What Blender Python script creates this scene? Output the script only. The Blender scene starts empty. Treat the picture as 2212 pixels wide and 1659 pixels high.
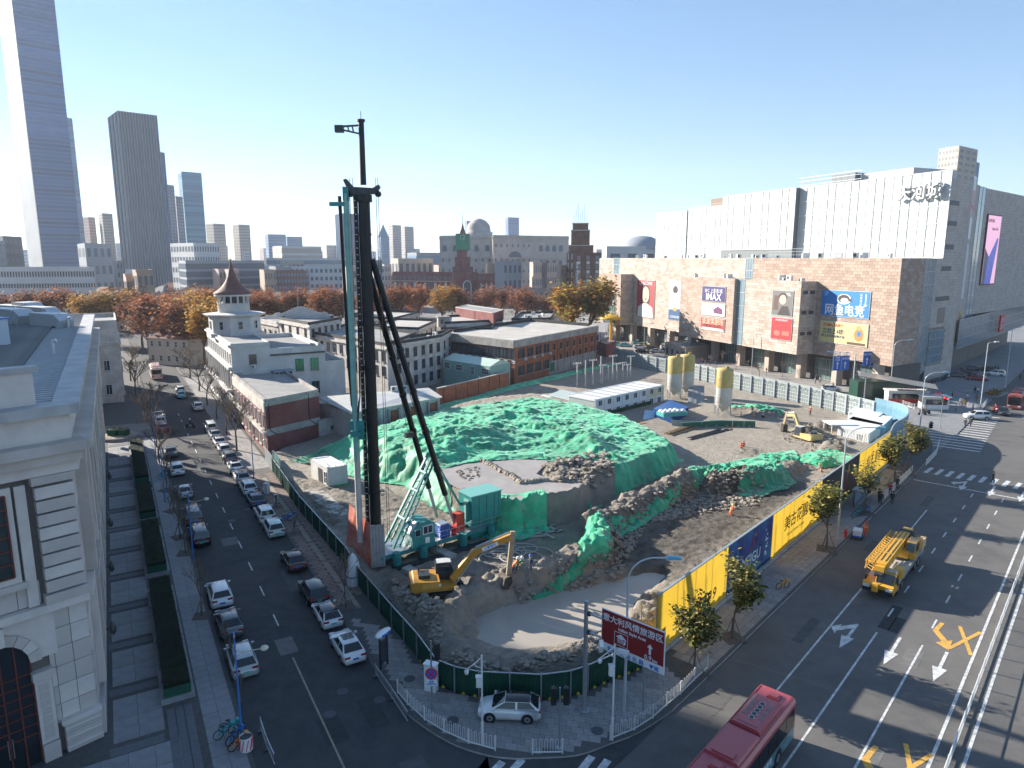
import bpy,bmesh,math,random
import numpy as np
from mathutils import Vector,Matrix
R = math.radians
rnd = random.Random(7)
sc = bpy.context.scene
col = sc.collection
# camera
CAM_H = 31.0
FPX,HOR,SW,SH = 1500.0,272.0,2212.0,1659.0
PITCH = math.atan(HOR/FPX)
cd = bpy.data.cameras.new('camera'); cam = bpy.data.objects.new('camera',cd); col.objects.link(cam)
cd.sensor_width = 36.0; cd.lens = FPX/SW*36.0; cd.clip_start = 0.5; cd.clip_end = 20000
cam.location = (0,0,CAM_H); cam.rotation_euler = (math.pi/2 - PITCH,0,0)
sc.camera = cam
# sky, sun, exposure
SUN_AZ,SUN_EL = -59.0,21.8          # bearing clockwise from +Y, elevation
w = bpy.data.worlds.new('World'); sc.world = w; w.use_nodes = True
nt = w.node_tree; bg = nt.nodes['Background']
sky = nt.nodes.new('ShaderNodeTexSky'); sky.sky_type = 'NISHITA'; sky.sun_disc = False
sky.sun_elevation = R(SUN_EL); sky.sun_rotation = R(SUN_AZ)
sky.air_density = 1.0; sky.dust_density = 0.0; sky.ozone_density = 2.2; sky.altitude = 2500
sg_n = nt.nodes.new('ShaderNodeGamma'); sg_n.inputs[1].default_value = 0.7   # evens the whole dome out
nt.links.new(sky.outputs[0],sg_n.inputs[0]); sh_n = nt.nodes.new('ShaderNodeHueSaturation'); sh_n.inputs['Saturation'].default_value = 1.25; nt.links.new(sg_n.outputs[0],sh_n.inputs['Color']); nt.links.new(sh_n.outputs[0],bg.inputs[0]); bg.inputs[1].default_value = 0.12
sl = bpy.data.lights.new('sun','SUN'); sl.energy = 5.0; sl.angle = R(0.53); sl.color = (1.0,0.93,0.82)
so = bpy.data.objects.new('sun',sl); col.objects.link(so); so.location = (-200,120,150)
_d = Vector((-math.sin(R(SUN_AZ))*math.cos(R(SUN_EL)),-math.cos(R(SUN_AZ))*math.cos(R(SUN_EL)),-math.sin(R(SUN_EL))))
so.rotation_euler = _d.to_track_quat('-Z','Y').to_euler()
sc.view_settings.view_transform = 'Standard'; sc.view_settings.look = 'None'
sc.view_settings.exposure = 1.5; sc.view_settings.gamma = 1.0
sc.cycles.max_bounces = 6; sc.cycles.diffuse_bounces = 3; sc.cycles.glossy_bounces = 3
sc.cycles.transparent_max_bounces = 8; sc.cycles.caustics_reflective = False; sc.cycles.caustics_refractive = False
sc.cycles.use_denoising = True; sc.cycles.volume_bounces = 0
HAZE = 0.00013
_on = 'first second third fourth fifth sixth seventh eighth ninth tenth eleventh twelfth thirteenth fourteenth fifteenth sixteenth seventeenth eighteenth nineteenth'.split()
def ordn(k):
 k += 1
 return _on[k - 1] if k < 20 else ('','','twent','thirt','fort','fift','sixt','sevent')[k // 10] + ('ieth' if k % 10 == 0 else 'y-' + _on[k % 10 - 1])
# survey helpers
_c,_s = math.cos(PITCH),math.sin(PITCH)
def gp(x,y,z=0.0):
 """survey-sheet point -> plan position (X, Y) of a point at height z"""
 v = SH/2 - y; u = x - SW/2
 hz = FPX*_c + v*_s; dz = -FPX*_s + v*_c
 t = (z - CAM_H)/dz
 return (u*t,hz*t)
def g3(x,y,z=0.0,dz=0.0):
 a = gp(x,y,z); return (a[0],a[1],z + dz)
def at_y(x,y,Y):
 """survey-sheet point at plan distance Y -> (X, Y, Z)"""
 v = SH/2 - y; u = x - SW/2
 hz = FPX*_c + v*_s; dz = -FPX*_s + v*_c
 return (u*Y/hz,Y,CAM_H + dz*Y/hz)
AZ_ST,AZ_AV,AZ_MALL = R(-30),R(41.5),R(-22.5)
def frame(az):
 d = (math.sin(az),math.cos(az)); n = (math.cos(az),-math.sin(az))
 return lambda o,t: (n[0]*o + d[0]*t,n[1]*o + d[1]*t)
ST = frame(AZ_ST)     # side street: offset right, distance along
AV = frame(AZ_AV)     # avenue
def lerp(a,b,t): return tuple(p + (q - p)*t for p,q in zip(a,b))
# materials
_mats = {}
def mat(name,colr,rough=0.8,metal=0.0,var=0.12,scale=3.0,bump=0.0,bscale=None,emit=0.0,spec=0.5,alpha=1.0,var2=None,obj_coord=True,coat=0.0):
 if name in _mats: return _mats[name]
 m = bpy.data.materials.new(name); m.use_nodes = True; t = m.node_tree; b = t.nodes['Principled BSDF']
 b.inputs['Roughness'].default_value = rough; b.inputs['Metallic'].default_value = metal
 b.inputs['Specular IOR Level'].default_value = spec
 if coat: b.inputs['Coat Weight'].default_value = coat; b.inputs['Coat Roughness'].default_value = 0.05
 c = (*colr,1.0); b.inputs['Base Color'].default_value = c
 if var > 0 or bump > 0:
  tc = t.nodes.new('ShaderNodeTexCoord')
  src = tc.outputs['Object']
 if var > 0:
  n = t.nodes.new('ShaderNodeTexNoise'); n.inputs['Scale'].default_value = scale; n.inputs['Detail'].default_value = 6
  n.inputs['Roughness'].default_value = 0.65
  t.links.new(src,n.inputs['Vector'])
  r = t.nodes.new('ShaderNodeValToRGB')
  lo = tuple(max(0,v*(1 - var)) for v in colr); hi = tuple(min(1,v*(1 + var)) for v in colr)
  if var2: hi = var2
  r.color_ramp.elements[0].position = 0.3; r.color_ramp.elements[1].position = 0.7
  r.color_ramp.elements[0].color = (*lo,1); r.color_ramp.elements[1].color = (*hi,1)
  t.links.new(n.outputs['Fac'],r.inputs['Fac']); t.links.new(r.outputs['Color'],b.inputs['Base Color'])
 if bump > 0:
  n2 = t.nodes.new('ShaderNodeTexNoise'); n2.inputs['Scale'].default_value = bscale or scale*4; n2.inputs['Detail'].default_value = 8
  n2.inputs['Roughness'].default_value = 0.7
  t.links.new(src,n2.inputs['Vector'])
  bp = t.nodes.new('ShaderNodeBump'); bp.inputs['Strength'].default_value = bump; bp.inputs['Distance'].default_value = 0.1
  t.links.new(n2.outputs['Fac'],bp.inputs['Height']); t.links.new(bp.outputs['Normal'],b.inputs['Normal'])
 if emit > 0:
  b.inputs['Emission Color'].default_value = c; b.inputs['Emission Strength'].default_value = emit
 _mats[name] = m
 return m
def layered(name,colA,colB,scaleA,colC=None,scaleC=0.3,rough=0.85,bump=0.0,bscale=20,lo=0.4,hi=0.6,rand=0.0,mixC=0.5):
 """two noise layers of worn colour, optional per-object tint"""
 if name in _mats: return _mats[name]
 m = bpy.data.materials.new(name); m.use_nodes = True; t = m.node_tree; b = t.nodes['Principled BSDF']
 b.inputs['Roughness'].default_value = rough; b.inputs['Specular IOR Level'].default_value = 0.35
 tc = t.nodes.new('ShaderNodeTexCoord')
 def noise(sc_,det=7):
  n = t.nodes.new('ShaderNodeTexNoise'); n.inputs['Scale'].default_value = sc_; n.inputs['Detail'].default_value = det
  n.inputs['Roughness'].default_value = 0.65; t.links.new(tc.outputs['Object'],n.inputs['Vector']); return n
 def ramp(n,c0,c1,p0,p1):
  r = t.nodes.new('ShaderNodeValToRGB'); e = r.color_ramp.elements
  e[0].position = p0; e[1].position = p1; e[0].color = (*c0,1); e[1].color = (*c1,1)
  t.links.new(n.outputs['Fac'],r.inputs['Fac']); return r
 out = ramp(noise(scaleA),colA,colB,lo,hi).outputs['Color']
 if colC is not None:
  mx = t.nodes.new('ShaderNodeMix'); mx.data_type = 'RGBA'
  f = ramp(noise(scaleC),(0,0,0),(mixC,)*3,0.42,0.62)
  t.links.new(f.outputs['Color'],mx.inputs[0]); t.links.new(out,mx.inputs[6]); mx.inputs[7].default_value = (*colC,1)
  out = mx.outputs[2]
 if rand > 0:
  oi = t.nodes.new('ShaderNodeObjectInfo'); hs = t.nodes.new('ShaderNodeHueSaturation')
  mr = t.nodes.new('ShaderNodeMapRange'); mr.inputs[3].default_value = 1 - rand; mr.inputs[4].default_value = 1 + rand
  t.links.new(oi.outputs['Random'],mr.inputs[0]); t.links.new(mr.outputs[0],hs.inputs['Value']); t.links.new(out,hs.inputs['Color'])
  out = hs.outputs['Color']
 t.links.new(out,b.inputs['Base Color'])
 if bump > 0:
  n2 = noise(bscale,8); bp = t.nodes.new('ShaderNodeBump'); bp.inputs['Strength'].default_value = bump; bp.inputs['Distance'].default_value = 0.12
  t.links.new(n2.outputs['Fac'],bp.inputs['Height']); t.links.new(bp.outputs['Normal'],b.inputs['Normal'])
 _mats[name] = m
 return m
def glass(name,colr,rough=0.08,metal=0.0,rand=0.25):
 if name in _mats: return _mats[name]
 m = mat(name,colr,rough,metal,var=0,spec=0.6)
 t = m.node_tree; b = t.nodes['Principled BSDF']
 if rand:
  oi = t.nodes.new('ShaderNodeObjectInfo'); hs = t.nodes.new('ShaderNodeHueSaturation')
  mr = t.nodes.new('ShaderNodeMapRange'); mr.inputs[3].default_value = 1 - rand; mr.inputs[4].default_value = 1 + rand
  t.links.new(oi.outputs['Random'],mr.inputs[0]); t.links.new(mr.outputs[0],hs.inputs['Value']); hs.inputs['Color'].default_value = (*colr,1)
  t.links.new(hs.outputs['Color'],b.inputs['Base Color'])
 return m
def thin(m,f):
 """thin sheet that lets part of the light through"""
 t = m.node_tree; b = t.nodes['Principled BSDF']; o = t.nodes['Material Output']; tr = t.nodes.new('ShaderNodeBsdfTranslucent'); mx = t.nodes.new('ShaderNodeMixShader'); mx.inputs[0].default_value = f
 if b.inputs['Base Color'].links: t.links.new(b.inputs['Base Color'].links[0].from_socket,tr.inputs[0])
 else: tr.inputs[0].default_value = b.inputs['Base Color'].default_value
 t.links.new(b.outputs[0],mx.inputs[1]); t.links.new(tr.outputs[0],mx.inputs[2]); t.links.new(mx.outputs[0],o.inputs[0]); return m
# mesh helpers
class MB:
 """collects shapes; build() links them as ONE mesh object"""
 def __init__(s): s.v = []; s.f = []; s.m = []; s.mats = []; s.sm = []
 def mi(s,m):
  if m not in s.mats: s.mats.append(m)
  return s.mats.index(m)
 def add(s,vs,fs,m,smooth=False):
  o = len(s.v); k = s.mi(m); s.v.extend(vs)
  for f in fs: s.f.append(tuple(i + o for i in f)); s.m.append(k); s.sm.append(smooth)
  return s
 def box(s,c,d,m,rz=0.0,rx=0.0,ry=0.0,taper=1.0):
  hx,hy,hz = d[0]/2,d[1]/2,d[2]/2
  vs = [(x*(taper if z > 0 else 1),y*(taper if z > 0 else 1),z) for z in (-hz,hz) for x,y in ((-hx,-hy),(hx,-hy),(hx,hy),(-hx,hy))]
  if rz or rx or ry:
   M = Matrix.Rotation(rz,3,'Z') @ Matrix.Rotation(ry,3,'Y') @ Matrix.Rotation(rx,3,'X')
   vs = [tuple(M @ Vector(v)) for v in vs]
  vs = [(v[0] + c[0],v[1] + c[1],v[2] + c[2]) for v in vs]
  return s.add(vs,[(0,3,2,1),(4,5,6,7),(0,1,5,4),(1,2,6,5),(2,3,7,6),(3,0,4,7)],m)
 def span(s,a,b,m):
  """axis box from corner a to corner b"""
  return s.box([(p + q)/2 for p,q in zip(a,b)],[abs(q - p) for p,q in zip(a,b)],m)
 def bar(s,a,b,wd,ht,m):
  """rectangular bar from a to b"""
  a,b = Vector(a),Vector(b); d = b - a; L = d.length
  if L < 1e-6: return s
  q = d.to_track_quat('X','Z').to_matrix()
  vs = [tuple(q @ Vector((x,y,z)) + a) for x in (0,L) for y,z in ((-wd/2,-ht/2),(wd/2,-ht/2),(wd/2,ht/2),(-wd/2,ht/2))]
  return s.add(vs,[(0,3,2,1),(4,5,6,7),(0,1,5,4),(1,2,6,5),(2,3,7,6),(3,0,4,7)],m)
 def cyl(s,a,b,r0,m,r1=None,n=10,caps=True,smooth=True):
  r1 = r0 if r1 is None else r1
  a,b = Vector(a),Vector(b); d = b - a
  if d.length < 1e-6: return s
  q = d.to_track_quat('Z','Y').to_matrix()
  vs = []
  for p,r in ((a,r0),(b,r1)):
   for i in range(n):
    t = 2*math.pi*i/n; vs.append(tuple(q @ Vector((r*math.cos(t),r*math.sin(t),0)) + p))
  fs = [(i,(i + 1) % n,n + (i + 1) % n,n + i) for i in range(n)]
  s.add(vs,fs,m,smooth)
  if caps:
   s.add(vs[:n],[tuple(range(n - 1,-1,-1))],m); s.add(vs[n:],[tuple(range(n))],m)
  return s
 def tube(s,pts,r,m,n=8):
  for a,b in zip(pts[:-1],pts[1:]): s.cyl(a,b,r if not callable(r) else r(a),m,n=n,caps=True)
  return s
 def lathe(s,prof,m,c=(0,0,0),n=20,smooth=True):
  vs = [];
  for r,z in prof:
   for i in range(n):
    t = 2*math.pi*i/n; vs.append((c[0] + r*math.cos(t),c[1] + r*math.sin(t),c[2] + z))
  fs = []
  for k in range(len(prof) - 1):
   for i in range(n): fs.append((k*n + i,k*n + (i + 1) % n,(k + 1)*n + (i + 1) % n,(k + 1)*n + i))
  s.add(vs,fs,m,smooth)
  if prof[-1][0] > 0.02: s.add(vs[-n:],[tuple(range(n))],m)
  return s
 def prism(s,poly,z0,z1,m,mtop=None):
  """vertical prism over a plan polygon (counter-clockwise or not)"""
  ar = sum(poly[i][0]*poly[(i + 1) % len(poly)][1] - poly[(i + 1) % len(poly)][0]*poly[i][1] for i in range(len(poly)))
  if ar < 0: poly = list(reversed(poly))
  n = len(poly); vs = [(p[0],p[1],z0) for p in poly] + [(p[0],p[1],z1) for p in poly]
  s.add(vs,[(i,(i + 1) % n,n + (i + 1) % n,n + i) for i in range(n)],m)
  s.add(vs[n:],[tuple(range(n))],mtop or m); s.add(vs[:n],[tuple(range(n - 1,-1,-1))],m)
  return s
 def ext(s,prof,axis,a,b,m,smooth=False):
  """extrude a closed 2-D profile along x (axis='x', prof=(y,z)) or y (axis='y', prof=(x,z))"""
  n = len(prof)
  P = (lambda t,p: (t,p[0],p[1])) if axis == 'x' else (lambda t,p: (p[0],t,p[1]))
  vs = [P(a,p) for p in prof] + [P(b,p) for p in prof]
  s.add(vs,[(i,(i + 1) % n,n + (i + 1) % n,n + i) for i in range(n)],m,smooth)
  s.add(vs[:n],[tuple(range(n))],m); s.add(vs[n:],[tuple(range(n - 1,-1,-1))],m)
  return s
 def data(s,name):
  me = bpy.data.meshes.new(name); me.from_pydata(s.v,[],s.f)
  for m in s.mats: me.materials.append(m)
  me.polygons.foreach_set('material_index',s.m); me.polygons.foreach_set('use_smooth',s.sm)
  me.update()
  bm = bmesh.new(); bm.from_mesh(me); bmesh.ops.recalc_face_normals(bm,faces=bm.faces); bm.to_mesh(me); bm.free()
  return me
 def build(s,name,parent=None,loc=(0,0,0),rz=0.0,**kw):
  return link(name,s.data(name),parent,loc,rz,**kw)
def link(name,data,parent=None,loc=(0,0,0),rz=0.0,label=None,cat=None,group=None,kind=None,rot=None,scale=None):
 o = bpy.data.objects.new(name,data); col.objects.link(o)
 o.location = loc; o.rotation_euler = rot if rot is not None else (0,0,rz)
 if scale is not None: o.scale = scale if hasattr(scale,'__len__') else (scale,)*3
 if parent is not None: o.parent = parent
 if label: o['label'] = label
 if cat: o['category'] = cat
 if group: o['group'] = group
 if kind: o['kind'] = kind
 return o
def thing(name,label,cat,loc=(0,0,0),rz=0.0,group=None,scale=None):
 if len(loc) == 2: loc = (loc[0],loc[1],0)
 return link(name,None,None,loc,rz,label,cat,group,scale=scale)
def copy_tree(o,parent=None,**kw):
 c = o.copy(); col.objects.link(c); c.parent = parent
 for ch in o.children: copy_tree(ch,c)
 for k,v in kw.items():
  if k == 'loc': c.location = v if len(v) == 3 else (v[0],v[1],0)
  elif k == 'rz': c.rotation_euler = (0,0,v)
  elif k == 'scale': c.scale = (v,)*3 if not hasattr(v,'__len__') else v
  else: c[k] = v
 return c
_text_cache = {}
def text_mesh(s,m,size=1.0,extrude=0.01,bold=0.0,align='CENTER',spacing=1.0,shear=0.0):
 k = (s,m.name,size,extrude,bold,align,spacing,shear)
 if k in _text_cache: return _text_cache[k]
 cu = bpy.data.curves.new('lettering','FONT'); cu.body = s; cu.size = size; cu.extrude = extrude; cu.offset = bold
 cu.align_x = align; cu.align_y = 'CENTER'; cu.space_character = spacing; cu.shear = shear; cu.resolution_u = 3
 o = bpy.data.objects.new('lettering',cu); col.objects.link(o)
 dg = bpy.context.evaluated_depsgraph_get(); me = bpy.data.meshes.new_from_object(o.evaluated_get(dg))
 me.materials.clear(); me.materials.append(m)
 bpy.data.objects.remove(o); bpy.data.curves.remove(cu)
 _text_cache[k] = me; return me
def text(s,m,parent,loc,rot,size,name='lettering',**kw):
 return link(name,text_mesh(s,m,size,**kw),parent,loc,rot=rot)
# value noise for terrain
_rs = np.random.RandomState(3); _tab = _rs.rand(256,256)
def vnoise(x,y):
 xi = np.floor(x).astype(int); yi = np.floor(y).astype(int); fx = x - xi; fy = y - yi
 fx = fx*fx*(3 - 2*fx); fy = fy*fy*(3 - 2*fy)
 a = _tab[xi % 256,yi % 256]; b = _tab[(xi + 1) % 256,yi % 256]; c = _tab[xi % 256,(yi + 1) % 256]; d = _tab[(xi + 1) % 256,(yi + 1) % 256]
 return (a*(1 - fx) + b*fx)*(1 - fy) + (c*(1 - fx) + d*fx)*fy
def fbm(x,y,f=1.0,o=4,g=0.5):
 r = 0; a = 1; s = 0
 for k in range(o):
  r = r + a*(vnoise(x*f + 17.3*k,y*f - 9.1*k) - 0.5); s += a; a *= g; f *= 2.03
 return r/s
def sdf(px,py,poly):
 """signed distance to polygon, positive inside"""
 d = np.full(px.shape,1e9); ins = np.zeros(px.shape,bool); n = len(poly)
 for i in range(n):
  x0,y0 = poly[i]; x1,y1 = poly[(i + 1) % n]; dx,dy = x1 - x0,y1 - y0
  t = np.clip(((px - x0)*dx + (py - y0)*dy)/(dx*dx + dy*dy + 1e-9),0,1)
  d = np.minimum(d,np.hypot(px - x0 - t*dx,py - y0 - t*dy))
  c = (y0 > py) != (y1 > py)
  with np.errstate(divide='ignore',invalid='ignore'):
   xx = dx*(py - y0)/(dy if dy else 1e-9) + x0
  ins ^= c & (px < xx)
 return np.where(ins,d,-d)
def dline(px,py,line):
 """distance to polyline and parameter of the nearest point (0..n-1)"""
 d = np.full(px.shape,1e9); u = np.zeros(px.shape)
 for i in range(len(line) - 1):
  x0,y0 = line[i][:2]; x1,y1 = line[i + 1][:2]; dx,dy = x1 - x0,y1 - y0
  t = np.clip(((px - x0)*dx + (py - y0)*dy)/(dx*dx + dy*dy + 1e-9),0,1)
  dd = np.hypot(px - x0 - t*dx,py - y0 - t*dy); k = dd < d
  d = np.where(k,dd,d); u = np.where(k,i + t,u)
 return d,u
def sstep(a,b,x):
 t = np.clip((x - a)/(b - a),0,1); return t*t*(3 - 2*t)
# setting: ground, roads, pavements
M_ground = layered('city_ground',(0.16,0.15,0.14),(0.24,0.22,0.20),0.05,rough=0.95)
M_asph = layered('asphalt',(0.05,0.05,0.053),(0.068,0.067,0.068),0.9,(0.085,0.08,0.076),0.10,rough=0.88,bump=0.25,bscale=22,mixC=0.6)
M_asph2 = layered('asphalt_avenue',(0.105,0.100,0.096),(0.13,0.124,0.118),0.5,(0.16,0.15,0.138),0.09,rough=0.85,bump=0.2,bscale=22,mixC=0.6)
M_white = layered('road_paint_white',(0.55,0.55,0.54),(0.74,0.74,0.72),3.0,(0.3,0.3,0.3),2.2,rough=0.7,mixC=0.7)
M_yellow = layered('road_paint_yellow',(0.62,0.34,0.06),(0.74,0.42,0.09),3.0,(0.35,0.22,0.1),2.2,rough=0.7,mixC=0.6)
M_kerb = layered('kerb_stone',(0.30,0.29,0.28),(0.42,0.40,0.38),1.2,rough=0.85)
M_joint = mat('paving_joint',(0.10,0.095,0.09),0.95,var=0.2)
M_slab = layered('paving_slab',(0.25,0.235,0.225),(0.33,0.31,0.30),2.0,(0.20,0.18,0.17),0.3,rough=0.85,rand=0.14)
M_slabp = layered('plaza_slab',(0.22,0.22,0.23),(0.30,0.30,0.31),1.0,(0.2,0.19,0.19),0.25,rough=0.7,rand=0.07)
M_band = mat('plaza_band',(0.13,0.13,0.14),0.75,var=0.15)
M_redpav = layered('red_pavers',(0.19,0.125,0.105),(0.27,0.19,0.165),2.5,(0.28,0.25,0.22),0.35,rough=0.9,rand=0.15)
gm = MB(); gm.add([(-9000,-3000,-0.03),(9000,-3000,-0.03),(9000,16000,-0.03),(-9000,16000,-0.03)],[(0,1,2,3)],M_ground)
ground = gm.build('ground',kind='structure')
def sheet(name,poly,z,m,kind='structure',parent=None):
 b = MB(); n = len(poly)
 ar = sum(poly[i][0]*poly[(i + 1) % n][1] - poly[(i + 1) % n][0]*poly[i][1] for i in range(n))
 if ar < 0: poly = list(reversed(poly))
 b.add([(p[0],p[1],z) for p in poly],[tuple(range(n))],m)
 return b.build(name,parent,kind=kind)
# carriageways
avenue = sheet('avenue',[AV(-20.4,-80),AV(-20.4,400),AV(14,400),AV(14,-80)],0.0,M_asph2)
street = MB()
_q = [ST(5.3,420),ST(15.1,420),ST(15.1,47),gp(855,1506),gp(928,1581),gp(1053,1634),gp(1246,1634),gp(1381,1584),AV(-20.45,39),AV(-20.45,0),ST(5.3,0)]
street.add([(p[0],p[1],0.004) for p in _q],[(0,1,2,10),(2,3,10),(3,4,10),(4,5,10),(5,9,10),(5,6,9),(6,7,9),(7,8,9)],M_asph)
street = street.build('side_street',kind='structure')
MALL = frame(AZ_MALL)   # offset right, distance along, of the street that runs past the mall
cross = sheet('mall_street',[(73,124),(62,152),(44,195),(20,250),(-20,340),(-12,345),(32,250),(55,200),(74,165),(92,146),(84,125)],0.008,M_asph2)
KERB_C = [ST(15.1,62),ST(15.2,55),gp(803,1431),gp(855,1506),gp(880,1544),gp(928,1581),gp(988,1614),gp(1053,1634),gp(1106,1641),gp(1148,1640),gp(1246,1634),gp(1318,1609),gp(1381,1584),AV(-20.45,39.6)]
def smooth_path(pts,k=4):
 out = []
 n = len(pts)
 for i in range(n - 1):
  p0 = pts[max(i - 1,0)]; p1 = pts[i]; p2 = pts[i + 1]; p3 = pts[min(i + 2,n - 1)]
  for j in range(k):
   t = j/k
   out.append(tuple(0.5*(2*b + (c - a)*t + (2*a - 5*b + 4*c - d)*t*t + (3*b - a - 3*c + d)*t**3) for a,b,c,d in zip(p0,p1,p2,p3)))
 out.append(pts[-1]); return out
KC = smooth_path(KERB_C,3)
FENCE = [gp(590,1020),gp(648,1107),gp(748,1224),gp(775,1270),gp(848,1359),gp(903,1424),gp(943,1482),gp(983,1499),gp(1035,1510),gp(1168,1517),gp(1231,1509),gp(1268,1496),gp(1321,1472),gp(1386,1447),AV(-24.6,46.2)]
# pavement round the corner of the site
av_edge = [AV(-20.4,t) for t in (39.7,60,80,100,112)] + [gp(1990,1010),gp(2012,985),gp(2015,960),gp(1995,935),(75,121),(72,128),(66,142)]
pv = [ST(15.1,200),ST(15.1,62)] + KC + av_edge + [(64.9,137.5),(69.6,121.2),(68,116),(63,110),AV(-24.5,113)] + [AV(-24.5,46.2)] + list(reversed(FENCE[:-1])) + [ST(19.0,103),ST(19.2,125),ST(19.2,200)]
corner_pav = MB().prism(pv,-0.02,0.13,M_kerb,M_joint).build('corner_pavement',kind='structure')
plaza_poly = [ST(-60,135.5),ST(5.3,135.5),ST(5.3,45),ST(5.3,30),ST(4,24),ST(0,20),ST(-60,20)]
plaza = MB().prism(plaza_poly,-0.02,0.13,M_kerb,M_joint).build('plaza',kind='structure')
far_pav_l = MB().prism([ST(-3,147),ST(5.3,147),ST(5.3,420),ST(-40,420)],-0.02,0.13,M_kerb,M_joint).build('street_pavement',kind='structure')
far_pav_r = MB().prism([ST(15.1,200.5),ST(40,200.5),ST(40,420),ST(15.1,420)],-0.02,0.13,M_kerb,M_joint).build('street_pavement',kind='structure')
mall_pav = MB().prism([(92,147),(74,166),(55,201),(32,251),(-12,346),(60,380),(120,250),(150,222),(103,172)],-0.02,0.14,M_kerb,M_slab).build('mall_forecourt',kind='structure')
av_pav = MB().prism([AV(-20.3,143),AV(-20.3,400),AV(-60,400),AV(-52,240),AV(-38,165),AV(-27,143)],-0.02,0.12,M_kerb,M_slabp).build('avenue_pavement',kind='structure')
av_pav2 = MB().prism([AV(14,-80),AV(14,400),AV(60,400),AV(60,-80)],-0.02,0.12,M_kerb,M_slabp).build('avenue_pavement',kind='structure')
# paving pieces ------------------------------------------------------------
def in_poly(p,poly):
 r = False; n = len(poly); j = n - 1
 for i in range(n):
  if (poly[i][1] > p[1]) != (poly[j][1] > p[1]) and p[0] < (poly[j][0] - poly[i][0])*(p[1] - poly[i][1])/(poly[j][1] - poly[i][1] + 1e-12) + poly[i][0]: r = not r
  j = i
 return r
def pave(parent,poly,sx,sy,az,z,m,gap=0.025,name='paving_slab',limit=300,brick=False,jit=0.004,keep=None):
 F = frame(az); iF = lambda p: (p[0]*math.cos(az) - p[1]*math.sin(az),p[0]*math.sin(az) + p[1]*math.cos(az))
 q = [iF(p) for p in poly]
 o0,o1 = min(p[0] for p in q),max(p[0] for p in q); t0,t1 = min(p[1] for p in q),max(p[1] for p in q)
 cells = []
 j = 0; t = t0 + sy/2
 while t < t1:
  o = o0 + sx/2 + (sx/2 if brick and j % 2 else 0)
  while o < o1:
   cs = [F(o + a*sx*0.47,t + b*sy*0.47) for a in (-1,1) for b in (-1,1)]
   if all(in_poly(c,poly) for c in cs) and (keep is None or keep(F(o,t))): cells.append(F(o,t))
   o += sx
  t += sy; j += 1
 cells.sort(key=lambda p: p[0]**2 + p[1]**2)
 b = MB().box((0,0,0),(sx - gap,sy - gap,0.05),m); me = b.data(name)
 r = random.Random(len(cells))
 for p in cells[:limit]: link(name,me,parent,(p[0],p[1],z - 0.005 + r.uniform(-jit,jit)),-az)
 if len(cells) > limit:
  b = MB()
  for p in cells[limit:]:
   b.box((p[0],p[1],z - 0.005 + r.uniform(-jit,jit)),(sx - gap,sy - gap,0.05),m,rz=-az)
  b.build('paving_field',parent,kind='stuff')
corner_poly = KC[2:] + [AV(-20.6,44),AV(-24.4,46)] + list(reversed(FENCE[4:-1]))
inner = [p for p in corner_poly]
def shrink(poly,d):
 cx = sum(p[0] for p in poly)/len(poly); cy = sum(p[1] for p in poly)/len(poly)
 return [(p[0] + (cx - p[0])*d,p[1] + (cy - p[1])*d) for p in poly]
pave(corner_pav,shrink(inner,0.03),0.8,0.6,R(12),0.13,M_slab,brick=True)
pave(corner_pav,[AV(-20.7,44),AV(-24.3,46),AV(-24.3,112),AV(-20.7,112)],0.6,0.9,AZ_AV,0.13,M_slab,limit=150)
pave(corner_pav,[ST(15.3,56),ST(18.7,60),ST(18.7,102),ST(15.3,104)],0.55,0.55,AZ_ST,0.13,M_redpav,limit=240,brick=True,keep=lambda p: abs(p[0]*0.866 + p[1]*0.5 - 16.9) > 0.35)
pave(corner_pav,[ST(15.3,105),ST(18.9,105),ST(18.9,198),ST(15.3,198)],0.7,0.7,AZ_ST,0.13,M_slab,limit=60)
# tactile strip in the red pavement
ts = MB()
for k in range(70):
 p = ST(16.9,57 + k*0.62); ts.box((p[0],p[1],0.142),(0.55,0.58,0.03),M_redpav if k % 9 == 0 else mat('tactile_tile',(0.30,0.25,0.2),0.9,var=0.2),rz=-AZ_ST)
ts.build('tactile_strip',corner_pav)
# plaza: big slabs and dark bands
for k,t in enumerate((46.5,53.5,60.5,67.5,74.5,81.5,88.5,95.5,102.5,109.5,116.5,123.5,130.5)):
 pave(plaza,[ST(-2.3,t + 0.9),ST(0.7,t + 0.9),ST(0.7,t + 6.1),ST(-2.3,t + 6.1)],1.5,2.6,AZ_ST,0.13,M_slabp,gap=0.03)
 a,b = ST(-2.5,t),ST(0.6,t)
 MB().box(((a[0] + b[0])/2,(a[1] + b[1])/2,0.13),(3.1,0.85,0.05),M_band,rz=-AZ_ST).build('stone_band',plaza)
pave(plaza,[ST(3.0,30),ST(5.0,30),ST(5.0,135),ST(3.0,135)],1.0,1.6,AZ_ST,0.13,M_slabp,limit=150)
pave(plaza,[ST(-12,24),ST(2.9,24),ST(2.9,46.3),ST(-6,46)],1.5,2.2,AZ_ST,0.13,M_slabp,limit=90)
# three long dark steps at the plaza's end
for k in range(3):
 a = ST(1.15 + k*0.55,45.2)
 MB().box((a[0],a[1],0.15),(0.5,8.6,0.05),M_band,rz=-AZ_ST).build('stone_step',plaza)
for k in range(4):
 a = ST(1.0 + k*0.45,132)
 MB().box((a[0],a[1],0.15),(0.4,6.0,0.06),M_band,rz=-AZ_ST).build('stone_step',plaza)
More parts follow.
